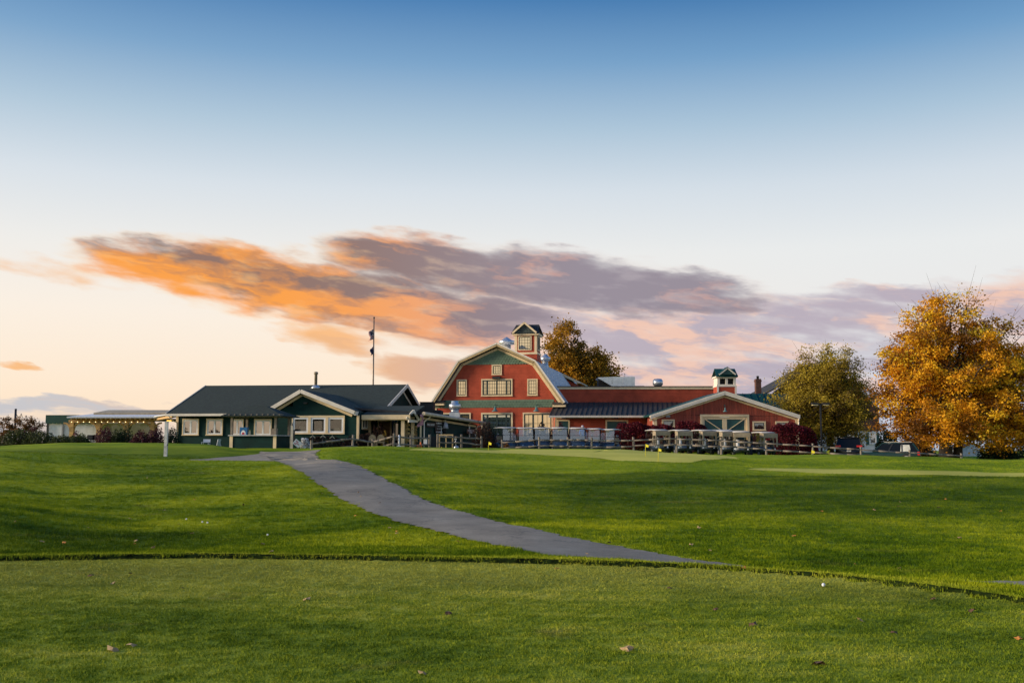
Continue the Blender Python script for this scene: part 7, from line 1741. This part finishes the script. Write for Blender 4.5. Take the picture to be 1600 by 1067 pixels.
# clubhouse entrance planting
sh(575, 64.5, 22, 676, 'dark_shrub', 'dark shrub mass in front of the porch side window', 2200, .09, DARKTW, 9, dy=.6)
sh(592, 66.0, 14, 667, 'dark_shrub', 'upright dark shrub beside the porch door', 1500, .09, DARKTW, 10, spiky=.3, dy=.5)
sh(601, 64.2, 6.5, 673, 'gold_shrub', 'golden leaved small shrub beside the wicker chairs', 500, .08, leaf_mat('gold_leaves', [(0, (.12, .07, .01)), (1, (.45, .28, .03))]), 11, dy=.3)
sh(505, 64.2, 34, 681, 'low_hedge', 'dark low hedge below the three picture windows', 2600, .09, DARKTW, 12, dy=.5, sq=.7)
sh(545, 63.6, 12, 682, 'low_hedge', 'small dark hedge at the front wing corner', 900, .09, DARKTW, 13, dy=.5)
WHITEF = leaf_mat('silver_leaves', [(0, (.35, .36, .38)), (.5, (.55, .57, .6)), (1, (.75, .76, .8))], .2)
sh(476.5, 59.6, 8.5, 683, 'silver_plant', 'silvery white leafed plant beside the tilted sign', 420, .13, WHITEF, 14, dy=.3)
# shrubs before the patio
for k, (px, Y, w, top, m_, lab) in enumerate([
    (28, 68.0, 26, 668, SHRUBG, 'olive green shrub below the range net pole'), (62, 67.5, 26, 670, SHRUBG, 'olive green shrub left of the canopy tent'), (48, 68.6, 14, 666, PLUM, 'reddish shrub among olive shrubs near the range net'),
    (98, 67.0, 24, 677, SHRUBG, 'low green shrub in front of the canopy tent'), (124, 67.0, 16, 676, SHRUBG, 'low green shrub under the first pavilion bay'), (119, 67.6, 6, 671, PLUM, 'thin purple shrub near the first pavilion post'),
    (164, 66.8, 14, 664, PLUM, 'purple leaved shrub below the second pavilion post'), (183, 67.0, 10, 668, SHRUBG, 'green shrub between two purple shrubs at the pavilion'), (196, 67.2, 12, 664, DKGREEN, 'dark green upright shrub at the third pavilion post'),
    (219, 66.6, 14, 671, PLUM, 'plum coloured shrub below the last pavilion bay'), (243, 66.8, 14, 665, PLUM, 'tall plum shrub at the pavilion corner'), (268, 67.2, 13, 666, DKGREEN, 'dark green shrub beside the white post'),
    (2, 69.0, 20, 672, RUSSET, 'russet shrub at the end of the shrub row')]):
    sh(px, Y, w, top+4.5, 'border_shrub', lab, int(110*w), .095, m_, 40+k, 'shrubs along the patio', spiky=.25, stems=14, dy=.8)
Y = 82.0; bx = PT(20, 690, Y).x
tree('russet_tree', 'small russet tree behind the shrubs by the range net', (bx, Y, 1.0), 2.7, [(0, 0, 1.9, 2.4, 1.2, .85), (1.0, 0, 1.7, 1.5, 1, .7)], 70, 40, .13, RUSSET, 5, trunk=.10, limbs=6, fork=.3, crad=.28, low=.2)
# dark planting right of the cars and below the maple
for k, (px, Y, w, top, m_, lab) in enumerate([(1386, 84, 18, 668, DKGREEN, 'dark evergreen shrub beside the white house'), (1425, 80, 24, 672, RUSSET, 'rusty shrub behind the wagon under the maple'), (1560, 80, 30, 690, DKGREEN, 'dark shrub behind the maple right of the shed'), (1440, 86, 20, 676, DKGREEN, 'dark shrub left of the maple trunk'), (1600, 90, 55, 676, DKGREEN, 'wide dark thicket far behind the maple')]):
    sh(px, Y, w, top, 'background_shrub', lab, 2600, .16, m_, 60+k, 'shrubs behind the maple', dy=1.2)

# ------------------------------------------------------------------ fallen leaves, clods and balls on the grass
def litter():
    r = random.Random(21)
    mats = [M('leaf_tan', (.45, .30, .14), .8, .3), M('leaf_orange', (.55, .22, .04), .8, .3), M('leaf_brown', (.12, .06, .03), .8, .3)]
    meshes = []
    for q in range(3):
        mb = MB(); n = 9
        ring = [(.06*math.cos(6.283*k/n)*(1 if k % 2 else .62), .06*math.sin(6.283*k/n)*(1 if k % 2 else .62), .012+.014*math.sin(k*2.1+q)) for k in range(n)]
        mb.add(ring+[(0, 0, .03)], [(k, (k+1) % n, n) for k in range(n)])
        me = bpy.data.meshes.new('fallen_leaf'); me.from_pydata(mb.v, [], mb.f); me.materials.append(mats[q]); meshes.append(me)
    spots = [(1164, 889, 1), (1458, 937, 2), (1519, 956, 2), (1406, 888, 0), (176, 913, 0), (210, 852, 1), (100, 850, 1), (203, 812, 0), (380, 790, 2), (715, 848, 1), (870, 889, 1), (480, 938, 0), (1118, 953, 2), (1177, 978, 2), (980, 1016, 0), (142, 901, 2), (204, 897, 2), (1046, 920, 2), (1080, 853, 0), (1092, 826, 0), (1296, 831, 0), (1241, 839, 1), (1366, 798, 0), (1397, 990, 2), (1280, 1040, 2), (700, 960, 2), (205, 1010, 0), (175, 1017, 0), (1600-8, 999, 1), (1336, 883, 1), (1500, 842, 0), (1478, 781, 1), (620, 835, 0), (300, 835, 0), (560, 770, 0)]
    for _ in range(36): spots.append((r.uniform(20, 1590), r.uniform(735, 870) if r.random() < .85 else r.uniform(890, 1060), r.choice((0, 0, 1, 2))))
    names = ('pale tan fallen leaf lying on the lawn', 'orange fallen leaf lying on the lawn', 'dark brown fallen leaf lying on the lawn')
    for px, py, q in spots:
        g = GP(px, py); o = bpy.data.objects.new('fallen_leaf', meshes[q]); COL.objects.link(o); s = r.uniform(.45, 1.0)
        o.location = (g.x, g.y, g.z+(.004 if py > 885 else .02)); o.rotation_euler = (r.uniform(-.5, .5), r.uniform(-.5, .5), r.uniform(0, 6.28)); o.scale = (s, s, s); tag(o, names[q], 'leaf', ('tan leaves', 'orange leaves', 'brown leaves')[q]+' on the lawn')
    BW = M('ball_white', (.8, .8, .8), .35, .03); me = MB().ball((0, 0, .021), .0213, 8).build('golf_ball', BW); bm = me.data; bpy.data.objects.remove(me)
    for px, py in ((291, 813), (316, 817.5), (324, 818.5), (418, 838), (1287, 918)):
        g = GP(px, py); o = bpy.data.objects.new('golf_ball', bm); COL.objects.link(o); o.location = (g.x, g.y, g.z+.012); tag(o, 'white golf ball lying in the grass', 'golf ball', 'golf balls on the grass')
litter()
